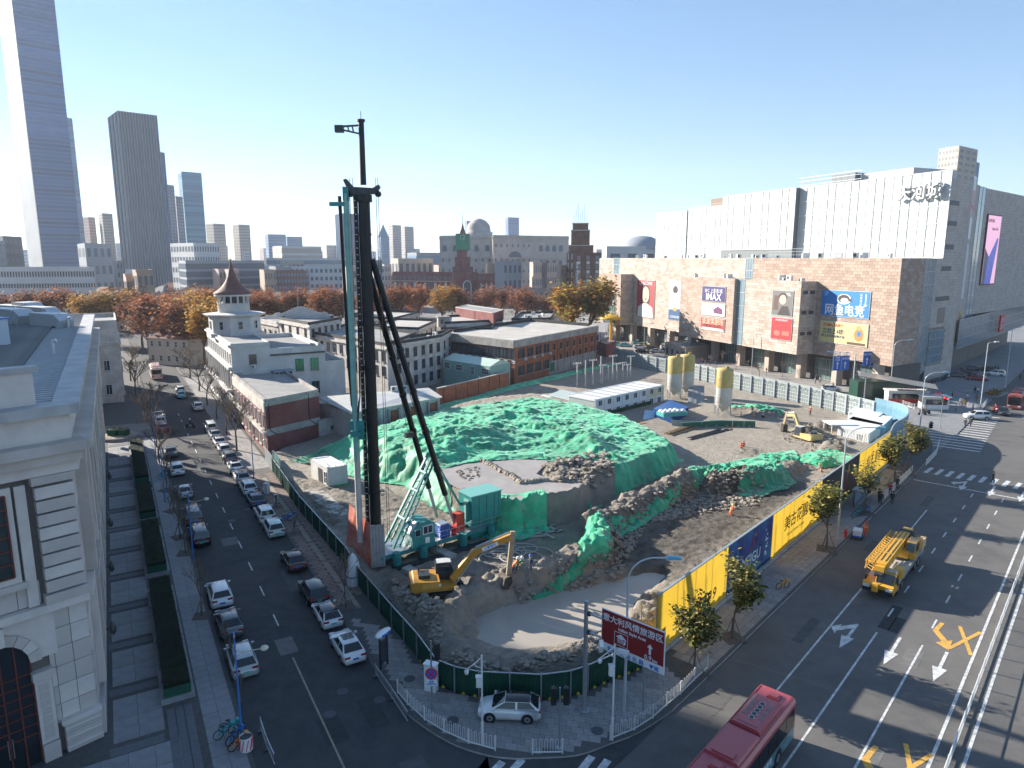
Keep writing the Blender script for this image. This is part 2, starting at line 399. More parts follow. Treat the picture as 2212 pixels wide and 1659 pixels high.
# markings ------------------------------------------------------------------
def strip(parent,a,b,wd,m=None,z=0.012,name='lane_marking'):
 dx,dy = b[0] - a[0],b[1] - a[1]; L = math.hypot(dx,dy); nx,ny = -dy/L*wd/2,dx/L*wd/2
 return MB().add([(a[0] + nx,a[1] + ny,z),(b[0] + nx,b[1] + ny,z),(b[0] - nx,b[1] - ny,z),(a[0] - nx,a[1] - ny,z)],[(0,1,2,3)],m or M_white).build(name,parent)
def poly_mark(parent,pts,m,z=0.014,name='arrow_marking'):
 return MB().add([(p[0],p[1],z) for p in pts],[tuple(range(len(pts)))],m).build(name,parent)
_ia = lambda p: (p[0]*math.cos(AZ_AV) - p[1]*math.sin(AZ_AV),p[0]*math.sin(AZ_AV) + p[1]*math.cos(AZ_AV))
def tav(x,y): return _ia(gp(x,y))[1]
# solid then dashed lines
strip(avenue,AV(-15.9,tav(1859,1271)),AV(-15.9,20),0.15)
strip(avenue,AV(-12.63,tav(1894,1366)),AV(-12.63,15),0.15)
strip(avenue,AV(-9.3,tav(1993,1394)),AV(-9.3,10),0.15)
for o,ys in ((-15.9,[(1960,1168)]),(-12.63,None),(-9.3,None)):
 pass
t0 = tav(1859,1271)
strip(avenue,AV(-15.9,t0 + 18),AV(-15.9,t0 + 28),0.15)
for o,tA in ((-12.63,tav(1894,1366) + 3.5),(-9.3,tav(1993,1394) + 3.5)):
 t = tA
 while t < 106:
  strip(avenue,AV(o,t),AV(o,t + 1.9),0.15); t += 5.9
strip(avenue,AV(-5.93,10),AV(-5.93,106),0.2)
strip(avenue,AV(-4.3,10),AV(-4.3,106),0.2)
for o in (-1.0,2.4,5.8):
 for t in np.arange(20,106,6): strip(avenue,AV(o,t),AV(o,t + 2),0.15)
strip(avenue,AV(9.2,10),AV(9.2,112),0.15)
# stop line and zebra at the far junction
for k in range(26):
 o = -19.5 + k*1.35
 strip(avenue,AV(o,113.5),AV(o + 0.25,117.0),0.55,z=0.013,name='zebra_stripe')
strip(avenue,AV(-20,108.8),AV(-6,108.8),0.3,z=0.013)
strip(avenue,AV(-4,108.8),AV(13.5,108.8),0.3,z=0.013)
za,zb = gp(2003,960),gp(2065,888)
for k in range(17):
 p = lerp(za,zb,k/16.0); q = (p[0] + 7.5*math.sin(R(128)),p[1] + 7.5*math.cos(R(128)))
 p = (p[0] - 2.5*math.sin(R(128)),p[1] - 2.5*math.cos(R(128)))
 strip(avenue,p,q,0.6,z=0.016,name='zebra_stripe')
for k in range(9):
 a = gp(2015 + k*26,905 + k*3.5)
 strip(avenue,(a[0] + 25,a[1] + 12),(a[0] + 27.5,a[1] + 15),0.5,z=0.016,name='zebra_stripe')
# arrows: local along -t (towards the camera)
def arrow(o,t,kind,m=M_white,L=5.2):
 P = lambda a,b: AV(o + a,t - b)
 if kind == 'straight':
  poly_mark(avenue,[P(-.12,0),P(.12,0),P(.12,L*.55),P(.5,L*.55),P(0,L),P(-.5,L*.55),P(-.12,L*.55)],m)
 elif kind == 'straight_turn':
  poly_mark(avenue,[P(-.12,0),P(.12,0),P(.12,L*.55),P(.5,L*.55),P(0,L),P(-.5,L*.55),P(-.12,L*.55)],m)
  poly_mark(avenue,[P(-.12,0.1),P(-.12,1.0),P(-1.0,2.3),P(-1.0,2.9),P(-1.6,1.9),P(-1.0,.9),P(-1.0,1.4)],m,z=0.0145)
 elif kind == 'merge':
  poly_mark(avenue,[P(-.16,0),P(.16,0),P(0.0,1.6),P(.9,3.0),P(1.2,2.6),P(1.25,4.6),P(.2,3.9),P(.55,3.4),P(-.4,1.9)],m)
def tmark(x,y): return _ia(gp(x,y))
o,t = tmark(1858,1350); arrow(-14.25,t,'straight_turn',L=5.0)
o,t = tmark(1944,1377); arrow(-10.95,t,'straight',L=5.2)
o,t = tmark(2046,1409); arrow(-7.6,t,'straight',L=5.2)
o,t = tmark(2085,1048); arrow(-14.2,t + 2,'straight_turn',L=5); arrow(-10.9,t + 2,'straight'); arrow(-7.6,t + 2,'straight')
for (x,y) in ((2036,1346),(1893,1612)):
 o,t = tmark(x,y); arrow(o,t,'merge',M_yellow,5.0)
for (x,y) in ((2085,1383),(1966,1660)):
 c = tmark(x,y)
 for sgn in (1,-1):
  strip(avenue,AV(c[0] - 0.75,c[1] - sgn*2.3),AV(c[0] + 0.75,c[1] + sgn*2.3),0.3,M_yellow,z=0.0135 + 0.001*sgn,name='cross_marking')
# side street centre line
strip(street,ST(9.95,12),ST(10.05,tmark(628,1410)[1]*0 + 52.0),0.13,mat('worn_yellow_paint',(0.30,0.26,0.18),0.8,var=0.35))
for k in range(16): strip(street,ST(10.1,57.5 + k*6.2),ST(10.1,59.7 + k*6.2),0.12)
# zebra at the near crossing
for (x,y) in ((1075,1657),(1118,1652),(1270,1645),(1305,1653)):
 p = gp(x,y); d = (0.55,0.83)
 strip(street,(p[0] - d[0]*1.6,p[1] - d[1]*1.6),(p[0] + d[0]*.55,p[1] + d[1]*.55),0.5,name='zebra_stripe')
# repair patches
for k in range(16):
 r_ = random.Random(k + 40); o_,t_ = (r_.uniform(-19,8),r_.uniform(24,104)) if k % 2 else (r_.uniform(6,14),r_.uniform(30,120)); a_ = (AV if k % 2 else ST)(o_,t_)
 MB().box((a_[0],a_[1],.0035 if k % 2 else .0075),(r_.uniform(.7,1.8),r_.uniform(1.5,6),.006),mat('asphalt_patch_%d' % (k % 3),((.085,)*3,(.15,.143,.135),(.04,)*3)[k % 3],.9,var=.25,scale=1.5),rz=-(AZ_AV if k % 2 else AZ_ST)).build('asphalt_patch',avenue if k % 2 else street)
# manhole covers
mcv = MB().cyl((0,0,0),(0,0,0.012),0.42,mat('cast_iron',(0.09,0.09,0.1),0.6,0.5,var=0.2),n=20)
mcd = mcv.data('manhole_cover')
for k,(x,y) in enumerate(((740,1494),(712,1543),(500,1125),(820,1512),(885,1470),(978,1560),(535,1100),(1290,1583))):
 p = gp(x,y); onp = k >= 4 and k != 6
 link('manhole_cover',mcd,None,(p[0],p[1],0.155 if onp else 0.006),label='round iron manhole cover in the %s, %s from the street centre line' % ('corner pavement' if onp else 'side street',ordn(k)),cat='manhole cover',group='covers in the ' + ('pavement' if onp else 'street'))
# building site: terrain, ponds, netting
SITE = FENCE + [AV(-24.7,60),AV(-24.7,90),AV(-24.7,112.6),(63,110.2),(68,116),(69.4,121),(68,125.5),(64.6,136.5),(59.4,147),(53,158.5),(44.8,177.3),(37.2,188.4),(30.5,206),(22.3,192.6),(-1,163.4),(-14.5,143.5),(-26.5,125.2),(-33.5,115),(-37.5,108),(-38,103)]
G4 = lambda pts,z: [gp(x,y,z) for x,y in pts]
PLAT = G4([(596,1030),(760,1036),(1000,1110),(1180,1125),(1340,1068),(1480,1005),(1520,1028),(1372,1090),(1292,1132),(1296,1188),(1150,1238),(1098,1250),(1040,1275),(950,1338),(880,1296),(830,1250),(736,1150),(640,1058)],1.2)
MOUND = G4([(828,1040),(873,1047),(905,1078),(940,1098),(1010,1123),(1078,1138),(1130,1134),(1188,1124),(1256,1110),(1341,1068),(1443,1025),(1478,1000)],1.2) + G4([(1420,955),(1330,915),(1235,888),(1150,872),(1060,880),(960,900),(860,925),(770,940),(690,968),(640,992),(700,1008),(760,1030)],1.0)
TOP = G4([(790,985),(900,985),(980,965),(1100,935),(1170,925),(1245,945),(1300,965),(1280,930),(1200,890),(1130,880),(1020,895),(900,925),(800,945)],5.0)
POND2 = G4([(953,1012),(1003,998),(1053,995),(1106,982),(1151,982),(1168,993),(1140,1022),(1192,1040),(1246,1045),(1241,1053),(1176,1062),(1106,1077),(1083,1079),(1010,1052),(978,1035)],4.2)
POND1 = G4([(1030,1350),(1034,1385),(1070,1412),(1120,1418),(1180,1408),(1250,1390),(1310,1360),(1360,1320),(1420,1268),(1425,1250),(1395,1246),(1330,1262),(1250,1280),(1180,1293),(1110,1318)],0.1)
BERMS = [  # polyline (px, py, height), half width
 ([(850,1268,1.6),(905,1318,2.3),(955,1345,2.6)],1.7),
 ([(1105,1248,2.5),(1040,1282,2.3),(985,1312,2.4),(958,1350,2.4),(955,1388,2.0),(990,1425,2.0),(1060,1448,1.9),(1150,1446,1.8),(1240,1428,1.9),(1320,1400,1.9),(1385,1345,1.7),(1410,1300,1.3)],2.0),
 ([(1105,1248,2.5),(1165,1240,2.6),(1292,1192,3.0),(1300,1160,3.1),(1285,1136,3.1),(1372,1092,3.0),(1445,1060,3.2),(1500,1034,3.0),(1580,1026,2.4)],2.4),
 ([(1540,1046,2.8),(1600,1035,3.0),(1650,1028,2.6),(1710,1010,1.6)],3.0),
 ([(1030,1150,2.0),(1110,1142,1.9)],0.9),
 ([(650,1075,0.9),(720,1140,0.8)],1.2),
]
HEAPS = [  # px, py, height, radius
 (1640,893,2.3,7.0),(1600,890,1.3,5),(1745,935,2.2,5.0),(1775,925,2.0,4.0),(1700,922,1.2,3.0),(1800,968,2.0,4.2),(1830,962,1.2,3),(1770,1003,1.3,5.5),(1690,1000,1.2,4.5),(1625,985,1.0,4),
 (1085,1005,0,1)]
RUB = G4([(1172,1000),(1240,985),(1330,985),(1335,1010),(1270,1040),(1190,1040)],4.2)
RIM = G4([(1000,1060),(1045,1074),(1083,1087),(1110,1085),(1176,1070),(1243,1058),(1262,1046)],4.4)
def terrain_z(x,y,fine=True):
 n1 = fbm(x,y,0.12,4); n2 = fbm(x + 50,y,0.6,4); n3 = fbm(x - 80,y + 30,2.2,3)
 z = np.full(x.shape,0.15) + 0.05*n1
 rough = np.full(x.shape,0.06); wet = np.full(x.shape,0.15)
 s = sdf(x + 0.8*n2,y + 0.8*n1,PLAT); k = sstep(-0.6,0.6,s); z = z + k*(1.05 - 0.0*z); rough = rough + k*0.18; wet = wet + k*0.25
 # excavated pit floor beside the hoarding
 oa = x*math.cos(AZ_AV) - y*math.sin(AZ_AV); ta = x*math.sin(AZ_AV) + y*math.cos(AZ_AV)
 pit = sstep(-45,-34,-(-oa - 0))*0
 bank = sstep(-31.5,-26.0,oa)*sstep(40,50,ta)*(1 - sstep(90,100,ta))
 z = z + bank*(1.0 + 0.9*n2); rough = rough + bank*0.25; wet = wet - bank*0.2
 pitz = sstep(-44,-36,oa)*(1 - bank)*sstep(52,58,ta)*(1 - sstep(92,97,ta)); wet = np.maximum(wet,pitz*0.95); rough = rough + pitz*0.12
 for pts,hw in BERMS:
  ln = [gp(a,b,h*0.6) for a,b,h in pts]; hs = np.array([h for _,_,h in pts])
  d,u = dline(x + 1.3*n2,y + 1.3*fbm(x - 20,y + 9,0.6,4),ln)
  i = np.clip(u.astype(int),0,len(hs) - 2); h = hs[i] + (hs[i + 1] - hs[i])*(u - i)
  e = 1 - sstep(0.15,1.0,d/(hw*1.25)); h = h*(1 + 0.35*n2)
  z = np.maximum(z,0.1 + h*e); rough = rough + 0.45*e; wet = wet + 0.25*e*(0.5 + n1)
 for a,b,h,r in HEAPS:
  p = gp(a,b,h*0.5); d = np.hypot(x - p[0],y - p[1])/r + 0.5*n2
  e = 1 - sstep(0.1,1.0,d); z = np.maximum(z,0.15 + h*e*(1 + 0.4*n2)); rough = rough + 0.4*e; wet = wet + 0.5*e
 s = sdf(x + 1.2*n2,y + 1.2*n1,MOUND); left = np.clip((-8 - x)/14,0,1); e = sstep(0.0,2.2 + 5.5*left,s)
 z = np.maximum(z,1.0 + e*(2.7 + 0.5*n1)) ; rough = rough + 0.1*e
 z = np.where(s < 0,np.maximum(z,0),z)
 s2 = sdf(x + 2*n2,y + 2*n1,TOP); e2 = sstep(-5.0,3.0,s2)*sstep(0,3,s); z = z + e2*(1.2 + 2.4*n1 + 1.2*n2)
 s3 = sdf(x + 0.6*n2,y + 0.6*n1,POND2); e3 = sstep(-1.6,0.1,s3); z = z*(1 - e3) + 4.0*e3; rough = rough*(1 - e3); wet = wet*(1 - e3) + 0.5*e3
 d6,_ = dline(x + .5*n2,y + .5*n1,RIM); z = np.maximum(z,(1 - sstep(.25,1.5,d6))*(4.5 + .5*n2)); rough = rough + .25*(1 - sstep(.3,1.5,d6))
 s5 = sdf(x,y,RUB); e5 = sstep(-1,1,s5)*(1 - e3); z = z + e5*(0.5 + 1.0*n2); rough = rough + 0.5*e5; wet = wet + 0.3*e5
 s4 = sdf(x + 1.2*n2,y + 1.2*n1,POND1); e4 = sstep(-1.0,0.4,s4); z = z*(1 - e4) + 0.2*e4; rough = rough*(1 - e4)
 z = z + pitz*(1 - sstep(.3,.9,z))*.16*np.sin((x*.8 - y*.6)*4.2 + 2*n1)
 clod = np.abs(fbm(x*1.0 + 11,y - 7,1.4,4))
 if fine: z = z + rough*(1.5*n3 + 2.0*(0.16 - clod))
 oin = sdf(x,y,SITE); z = np.where(oin < 0.6,0.15 + (z - 0.15)*np.clip(oin/0.6,0.0,1),z)
 return z,np.clip(wet + 0.5*n1,0,1),rough
xs = np.arange(-39,71,0.27); ys = []; yy = 43.5
while yy < 208: ys.append(yy); yy += 0.22 + max(0,yy - 80)*0.009
ys = np.array(ys); XX,YY = np.meshgrid(xs,ys)
ZZ,WET,RGH = terrain_z(XX,YY)
INS = sdf(XX,YY,SITE)
def grid_mesh(name,X,Y,Z,keep,m,attr=None,smooth=True):
 ny,nx = X.shape
 idx = np.arange(nx*ny).reshape(ny,nx)
 q = np.stack([idx[:-1,:-1],idx[:-1,1:],idx[1:,1:],idx[1:,:-1]],-1).reshape(-1,4)
 k = (keep[:-1,:-1] & keep[:-1,1:] & keep[1:,1:] & keep[1:,:-1]).reshape(-1)
 q = q[k]; used = np.unique(q); remap = np.full(nx*ny,-1); remap[used] = np.arange(len(used))
 V = np.stack([X.ravel(),Y.ravel(),Z.ravel()],-1)[used]; q = remap[q]
 me = bpy.data.meshes.new(name); me.vertices.add(len(V)); me.vertices.foreach_set('co',V.ravel())
 me.loops.add(q.size); me.loops.foreach_set('vertex_index',q.ravel()); me.polygons.add(len(q))
 me.polygons.foreach_set('loop_start',np.arange(0,q.size,4)); me.polygons.foreach_set('loop_total',np.full(len(q),4))
 me.update(calc_edges=True); me.validate(); me.materials.append(m); me.polygons.foreach_set('use_smooth',np.full(len(me.polygons),smooth))
 if attr:
  for an,av in attr.items():
   a = me.attributes.new(an,'FLOAT','POINT'); a.data.foreach_set('value',av.ravel()[used].astype(np.float32))
 return me
def soil_mat():
 m = bpy.data.materials.new('site_soil'); m.use_nodes = True; t = m.node_tree; b = t.nodes['Principled BSDF']; b.inputs['Roughness'].default_value = 0.92
 b.inputs['Specular IOR Level'].default_value = 0.25
 def nd(k,**kw):
  n = t.nodes.new(k)
  for a,v in kw.items(): n.inputs[a].default_value = v
  return n
 tc = nd('ShaderNodeTexCoord'); L = t.links.new
 def noise(s,d=8,r=0.7):
  n = nd('ShaderNodeTexNoise',Scale=s,Detail=d,Roughness=r); L(tc.outputs['Object'],n.inputs['Vector']); return n.outputs['Fac']
 def ramp(f,c0,c1,p0=0.35,p1=0.65):
  r = t.nodes.new('ShaderNodeValToRGB'); e = r.color_ramp.elements; e[0].position = p0; e[1].position = p1; e[0].color = (*c0,1); e[1].color = (*c1,1); L(f,r.inputs['Fac']); return r.outputs['Color']
 def mix(f,a,c):
  x = t.nodes.new('ShaderNodeMix'); x.data_type = 'RGBA'; L(f,x.inputs[0]); L(a,x.inputs[6]); L(c,x.inputs[7]); return x.outputs[2]
 dry = ramp(noise(1.6),(0.27,0.23,0.185),(0.44,0.39,0.33)); wetc = ramp(noise(1.1),(0.055,0.05,0.043),(0.13,0.115,0.095)); conc = ramp(noise(0.5),(0.42,0.38,0.33),(0.58,0.53,0.47),0.3,0.7)
 aw = nd('ShaderNodeAttribute'); aw.attribute_name = 'wet'; ac = nd('ShaderNodeAttribute'); ac.attribute_name = 'conc'
 add = t.nodes.new('ShaderNodeMath'); add.operation = 'ADD'; sub = t.nodes.new('ShaderNodeMath'); sub.operation = 'MULTIPLY_ADD'
 L(noise(0.8),sub.inputs[0]); sub.inputs[1].default_value = 1.4; sub.inputs[2].default_value = -0.75
 L(aw.outputs['Fac'],add.inputs[0]); L(sub.outputs[0],add.inputs[1]); add.use_clamp = True
 colr = mix(ac.outputs['Fac'],mix(add.outputs[0],dry,wetc),conc); L(colr,b.inputs['Base Color'])
 bp = t.nodes.new('ShaderNodeBump'); bp.inputs['Strength'].default_value = 0.9; bp.inputs['Distance'].default_value = 0.4
 L(noise(2.6,10,0.75),bp.inputs['Height']); L(bp.outputs['Normal'],b.inputs['Normal'])
 return m
M_soil = soil_mat()
YARD = G4([(1200,905),(1400,930),(1480,1000),(1520,1022),(1640,975),(1800,1010),(1850,960),(1680,945),(1600,905),(1560,860),(1440,800),(1330,790),(1100,842),(940,905)],0.15)
CONC = sstep(-3,2,sdf(XX + 5*fbm(XX,YY,0.2,4),YY + 5*fbm(XX + 9,YY + 9,0.2,4),YARD))*(ZZ < 0.6)*np.clip(0.95 + 1.2*fbm(XX,YY,0.35,4),0,1)
site = link('site_terrain',grid_mesh('site_terrain',XX,YY,ZZ,INS > 0.0,M_soil,{'wet': WET,'conc': CONC}),kind='structure')
# exposed haul road slabs near the corner rig
M_conc = layered('site_concrete',(0.34,0.32,0.29),(0.46,0.44,0.40),0.8,(0.26,0.23,0.2),0.5,rough=0.9,bump=0.2,bscale=9)
def slurry(name,poly,z,m,ext):
 xs_ = [p[0] for p in poly];
 ys_ = [p[1] for p in poly]; gx,gy = np.meshgrid(np.arange(min(xs_) - 2.5,max(xs_) + 2.5,0.2),np.arange(min(ys_) - 2.5,max(ys_) + 2.5,0.2))
 gz = np.full(gx.shape,z) + 0.012*fbm(gx,gy,0.5,3); k = sdf(gx,gy,poly) > -ext
 o = link(name,grid_mesh(name,gx,gy,gz,k,m),kind='structure'); return o
M_slur = layered('slurry',(0.36,0.315,0.265),(0.42,0.375,0.32),0.5,(0.31,0.27,0.23),0.25,rough=0.32,bump=0.04,bscale=1.5)
M_slur2 = layered('drying_slurry',(0.33,0.29,0.27),(0.38,0.345,0.32),0.5,(0.28,0.25,0.23),0.2,rough=0.5,bump=0.06,bscale=1.5)
slurry('pond_water',POND1,0.5,M_slur,2.0)
slurry('pond_water',POND2,4.03,M_slur2,1.1)
# earth bar that divides the drying pond
dm = MB()
pts = [gp(x,y,4.1) for x,y in ((1040,995),(1062,1004),(1085,1018),(1106,1028),(1128,1042),(1150,1040),(1180,1036))]
rr = random.Random(4)
for a,b in zip(pts[:-1],pts[1:]):
 for k in range(9):
  p = lerp(a,b,k/9); s_ = rr.uniform(0.3,0.55)
  dm.lathe([(s_,-0.3),(s_*0.9,0.1),(s_*0.5,0.3),(0.02,0.4)],M_soil,(p[0] + rr.uniform(-.2,.2),p[1] + rr.uniform(-.2,.2),4.05),n=6,smooth=False)
dm.build('mud_ridge',site,kind='stuff')
# lumps of broken clay in the drying pond and on the berms
lm = []
for q in range(5):
 b = MB(); r_ = random.Random(q); vs = []
 bm = bmesh.new(); bmesh.ops.create_icosphere(bm,subdivisions=1,radius=1)
 for v in bm.verts: v.co *= r_.uniform(0.65,1.2); v.co.z *= 0.75
 me = bpy.data.meshes.new('clod'); bm.to_mesh(me); bm.free(); me.materials.append(M_soil); lm.append(me)
def hz_at(x,y):
 i = int(np.clip((x - xs[0])/0.27,0,len(xs) - 1)); j = int(np.clip(np.searchsorted(ys,y),0,len(ys) - 1)); return float(ZZ[j,i])
r_ = random.Random(9); bigclod = MB()
def clods(poly,n,smin,smax):
 x0,x1 = min(p[0] for p in poly),max(p[0] for p in poly); y0,y1 = min(p[1] for p in poly),max(p[1] for p in poly); k = 0
 while k < n:
  x,y = r_.uniform(x0,x1),r_.uniform(y0,y1)
  if not in_poly((x,y),poly): continue
  s_ = smin + (smax - smin)*r_.random()**2.5; z = hz_at(x,y)
  me = lm[k % 5]; a = r_.uniform(0,6.28); ca,sa = math.cos(a),math.sin(a)
  bigclod.add([(x + s_*(v.co.x*ca - v.co.y*sa),y + s_*(v.co.x*sa + v.co.y*ca),z + s_*(v.co.z*.8 + 0.2)) for v in me.vertices],[tuple(p.vertices) for p in me.polygons],M_soil)
  k += 1
clods(RUB,520,0.12,0.6)
clods(G4([(985,1020),(1030,1005),(1050,1030),(1000,1040)],4),70,0.1,0.4)
clods(G4([(850,1262),(960,1330),(950,1420),(1100,1450),(1380,1360),(1380,1400),(1080,1470),(940,1430),(920,1350),(845,1290)],1.5),2600,0.06,0.3)
clods(G4([(1110,1255),(1290,1200),(1300,1130),(1500,1040),(1660,1020),(1640,1070),(1400,1110),(1330,1230),(1120,1300)],2.2),2400,0.07,0.4)
clods(G4([(1690,925),(1780,915),(1830,970),(1800,1000),(1690,950)],1),260,0.1,0.35)
bigclod.build('clay_clods',site,kind='stuff')
for me in lm: bpy.data.meshes.remove(me)
# green dust netting laid over the spoil --------------------------------------
def net_mat():
 m = layered('dust_netting',(0.014,0.20,0.10),(0.03,0.36,0.185),0.55,(0.06,0.48,0.26),0.22,rough=0.55,bump=0.5,bscale=5)
 t = m.node_tree; b = t.nodes['Principled BSDF']; L = t.links.new; tc = t.nodes.new('ShaderNodeTexCoord'); src = b.inputs['Base Color'].links[0].from_socket
 vo = t.nodes.new('ShaderNodeTexVoronoi'); vo.inputs['Scale'].default_value = .16; L(tc.outputs['Object'],vo.inputs['Vector'])      # overlapping sheets of different age
 sp_ = t.nodes.new('ShaderNodeSeparateColor'); L(vo.outputs['Color'],sp_.inputs[0]); mr = t.nodes.new('ShaderNodeMapRange'); mr.inputs[3].default_value = .72; mr.inputs[4].default_value = 1.25; L(sp_.outputs[0],mr.inputs[0])
 hs = t.nodes.new('ShaderNodeHueSaturation'); L(mr.outputs[0],hs.inputs['Value']); L(src,hs.inputs['Color'])
 dn = t.nodes.new('ShaderNodeTexNoise'); dn.inputs['Scale'].default_value = .9; dn.inputs['Detail'].default_value = 9; L(tc.outputs['Object'],dn.inputs['Vector']); dr_ = t.nodes.new('ShaderNodeMapRange'); dr_.inputs[1].default_value = .54; dr_.inputs[2].default_value = .74; dr_.inputs[4].default_value = .75; L(dn.outputs['Fac'],dr_.inputs[0])
 dx = t.nodes.new('ShaderNodeMix'); dx.data_type = 'RGBA'; L(dr_.outputs[0],dx.inputs[0]); L(hs.outputs[0],dx.inputs[6]); dx.inputs[7].default_value = (.24,.25,.18,1); L(dx.outputs[2],b.inputs['Base Color'])
 b.inputs['Sheen Weight'].default_value = 0.6; b.inputs['Sheen Tint'].default_value = (0.6,1,0.8,1); b.inputs['Sheen Roughness'].default_value = 0.4
 return m
M_net = net_mat()
def net(name,pts,label,zref=1.0,step=0.2,lift=0.1,wr=0.12,az=30,edge=0.5,seed=0):
 poly = [gp(p[0],p[1],p[2] if len(p) > 2 else zref) for p in pts]
 px_ = [p[0] for p in poly]; py_ = [p[1] for p in poly]
 gx,gy = np.meshgrid(np.arange(min(px_) - 1,max(px_) + 1,step),np.arange(min(py_) - 1,max(py_) + 1,step*1.15))
 d = sdf(gx + edge*2*fbm(gx + seed,gy,0.5,3),gy + edge*2*fbm(gx,gy + seed,0.5,3),poly)
 z0 = terrain_z(gx,gy)[0] + .05
 ca,sa = math.cos(R(az)),math.sin(R(az)); u = gx*ca + gy*sa; v = -gx*sa + gy*ca
 wb = fbm(gx + seed,gy - seed,0.25,2)
 rdg = lambda q,e_: np.clip(1 - 3.2*np.abs(q),0,1)**e_; ridge = 1.7*rdg(fbm(u*0.3 + 4*wb + seed,v*1.2 + 3*wb,0.7,3),2.2); ridge2 = 1.5*rdg(fbm(u*1.1 - seed,v*0.4,1.0,2),3); fold = np.abs(fbm(u*0.5 + seed*2,v*0.5,0.42,3))
 sl = np.hypot(*np.gradient(z0,step*1.15,step))
 gz = z0 + lift + wr*(ridge - 0.6) + wr*0.7*(ridge2 - 0.6) + 1.3*fold*np.clip(d/2,0,1) + 0.5*fbm(gx,gy,0.3,3)*np.clip(d,0,1)
 gz = np.where(d < 0.35,np.minimum(gz,z0 + 0.1),gz)
 gx2 = gx + 0.10*fbm(gx,gy + 40,1.4,2); gy2 = gy + 0.10*fbm(gx + 40,gy,1.4,2)
 return link(name,grid_mesh(name,gx2,gy2,gz,d > 0,M_net),label=label,cat='netting',group='green dust nets over the spoil')
net('dust_net',[(622,998,1),(700,975,1),(770,950,1),(850,925,2),(960,895,3),(1060,878,3),(1150,866,3),(1240,880,3),(1340,905,3),(1430,950,3),(1480,996,1),(1443,1028,1),(1341,1072,1),(1256,1112,1.2),(1236,1085,3),(1290,1050,4.5),(1330,1010,4.8),(1318,985,5),(1230,985,5),(1150,978,5),(1103,978,5),(1010,992,4.6),(945,1010,4.5),(990,1055,4.5),(1020,1075,4.5),(1015,1124,1.2),(938,1099,1.2),(903,1079,1.2),(873,1050,1.2),(828,1042,1.2),(760,1032,1),(700,1010,1)],'huge rumpled green net over the big spoil heap behind the piling rig',az=20)
net('dust_net',[(1012,1058,4.4),(1106,1062,4.4),(1172,1050,4.4),(1195,1150,1.2),(1130,1168,1.2),(1060,1172,1.2),(1010,1155,1.2)],'green net hanging down the near bank of the drying pond',az=80,seed=3)
net('dust_net',[(1140,1236,3),(1200,1212,3.2),(1255,1185,3.2),(1232,1160,3),(1252,1132,3),(1300,1112,3),(1330,1150,3.6),(1318,1192,2.6),(1275,1212,2.2),(1215,1240,2.4),(1150,1262,2.4)],'narrow green net with a wide patch draped on the pit edge',az=70,seed=5,edge=.2,wr=.12,lift=.3)
net('dust_net',[(1305,1116,3),(1370,1088,3.2),(1445,1050,3.2),(1478,1036,3),(1470,1062,2.4),(1400,1108,2.4),(1335,1142,2.4)],'strip of green net along the crest above the pit',az=60,seed=7,edge=.2,wr=.12,lift=.3)
net('dust_net',[(1480,1032,2),(1510,1012,1.5),(1560,1003,1),(1640,985,1),(1720,972,1),(1725,990,1.4),(1650,1010,2.2),(1560,1025,2.6),(1500,1037,2.8)],'long green net along the yard edge of the pit',az=10,seed=9,edge=.4)
net('dust_net',[(1590,1028,2.6),(1640,1010,2),(1700,1020,1.5),(1725,1045,1),(1700,1060,1),(1640,1068,1.5),(1600,1060,2)],'crumpled green net over the black spoil at the pit end',az=100,seed=11,edge=.5)
net('dust_net',[(1725,985,1),(1770,972,1),(1820,982,.8),(1850,995,.5),(1830,1012,.5),(1770,1020,.5),(1730,1010,.5)],'bright green net on the low heap beside the black hoarding',az=40,seed=13,edge=.5)
net('dust_net',[(1575,875,1),(1640,868,2),(1700,880,1.5),(1688,905,.5),(1640,905,.5),(1580,888,.5)],'small green net over a heap behind the silos',az=40,seed=15,edge=.5)
net('dust_net',[(1010,868,.3),(1100,838,.3),(1250,805,.3),(1330,790,.3),(1330,797,.3),(1250,815,.3),(1110,850,.3),(960,893,.3),(830,926,.3),(830,912,.3),(930,888,.3)],'green net strip at the foot of the brick wall',az=20,seed=17,edge=.4)
# hoarding, fences, railings
M_hy = mat('hoarding_yellow',(0.78,0.50,0.05),0.45,var=0.07,scale=0.4); thin(M_hy,.3)
M_hn = layered('hoarding_navy',(0.006,0.012,0.06),(0.014,0.035,0.13),0.5,(0.01,0.08,0.14),0.35,rough=0.35,mixC=0.7)
M_hk = mat('hoarding_black',(0.018,0.019,0.024),0.4,var=0.2,scale=0.5)
M_hb = layered('hoarding_sky',(0.12,0.25,0.34),(0.22,0.36,0.43),0.4,(0.07,0.18,0.26),0.3,rough=0.45)
thin(M_hn,.25)
M_ink = mat('black_ink',(0.025,0.02,0.016),0.6,var=0)
M_wpaint = mat('white_paint',(0.72,0.72,0.71),0.45,var=0.05)
M_steel = mat('galvanised_steel',(0.42,0.44,0.46),0.4,0.7,var=0.15,scale=4)
M_dsteel = mat('dark_steel',(0.06,0.065,0.07),0.5,0.6,var=0.2)
M_gfence = layered('fence_green_sheet',(0.008,0.045,0.028),(0.014,0.07,0.042),0.8,rough=0.45,bump=0)
M_gsheet = layered('fence_grey_sheet',(0.26,0.31,0.31),(0.36,0.40,0.40),0.6,(0.20,0.27,0.25),0.3,rough=0.55)
M_fgrey = mat('fence_post_grey',(0.30,0.35,0.38),0.5,0.2,var=0.1)
HO = -24.6
HH = 5.25
hoard = thing('hoarding','tall yellow navy and black site hoarding along the avenue pavement','hoarding',AV(HO,45))
hoard.rotation_euler = (0,0,-AZ_AV)      # local y runs along the avenue, local +x faces the road
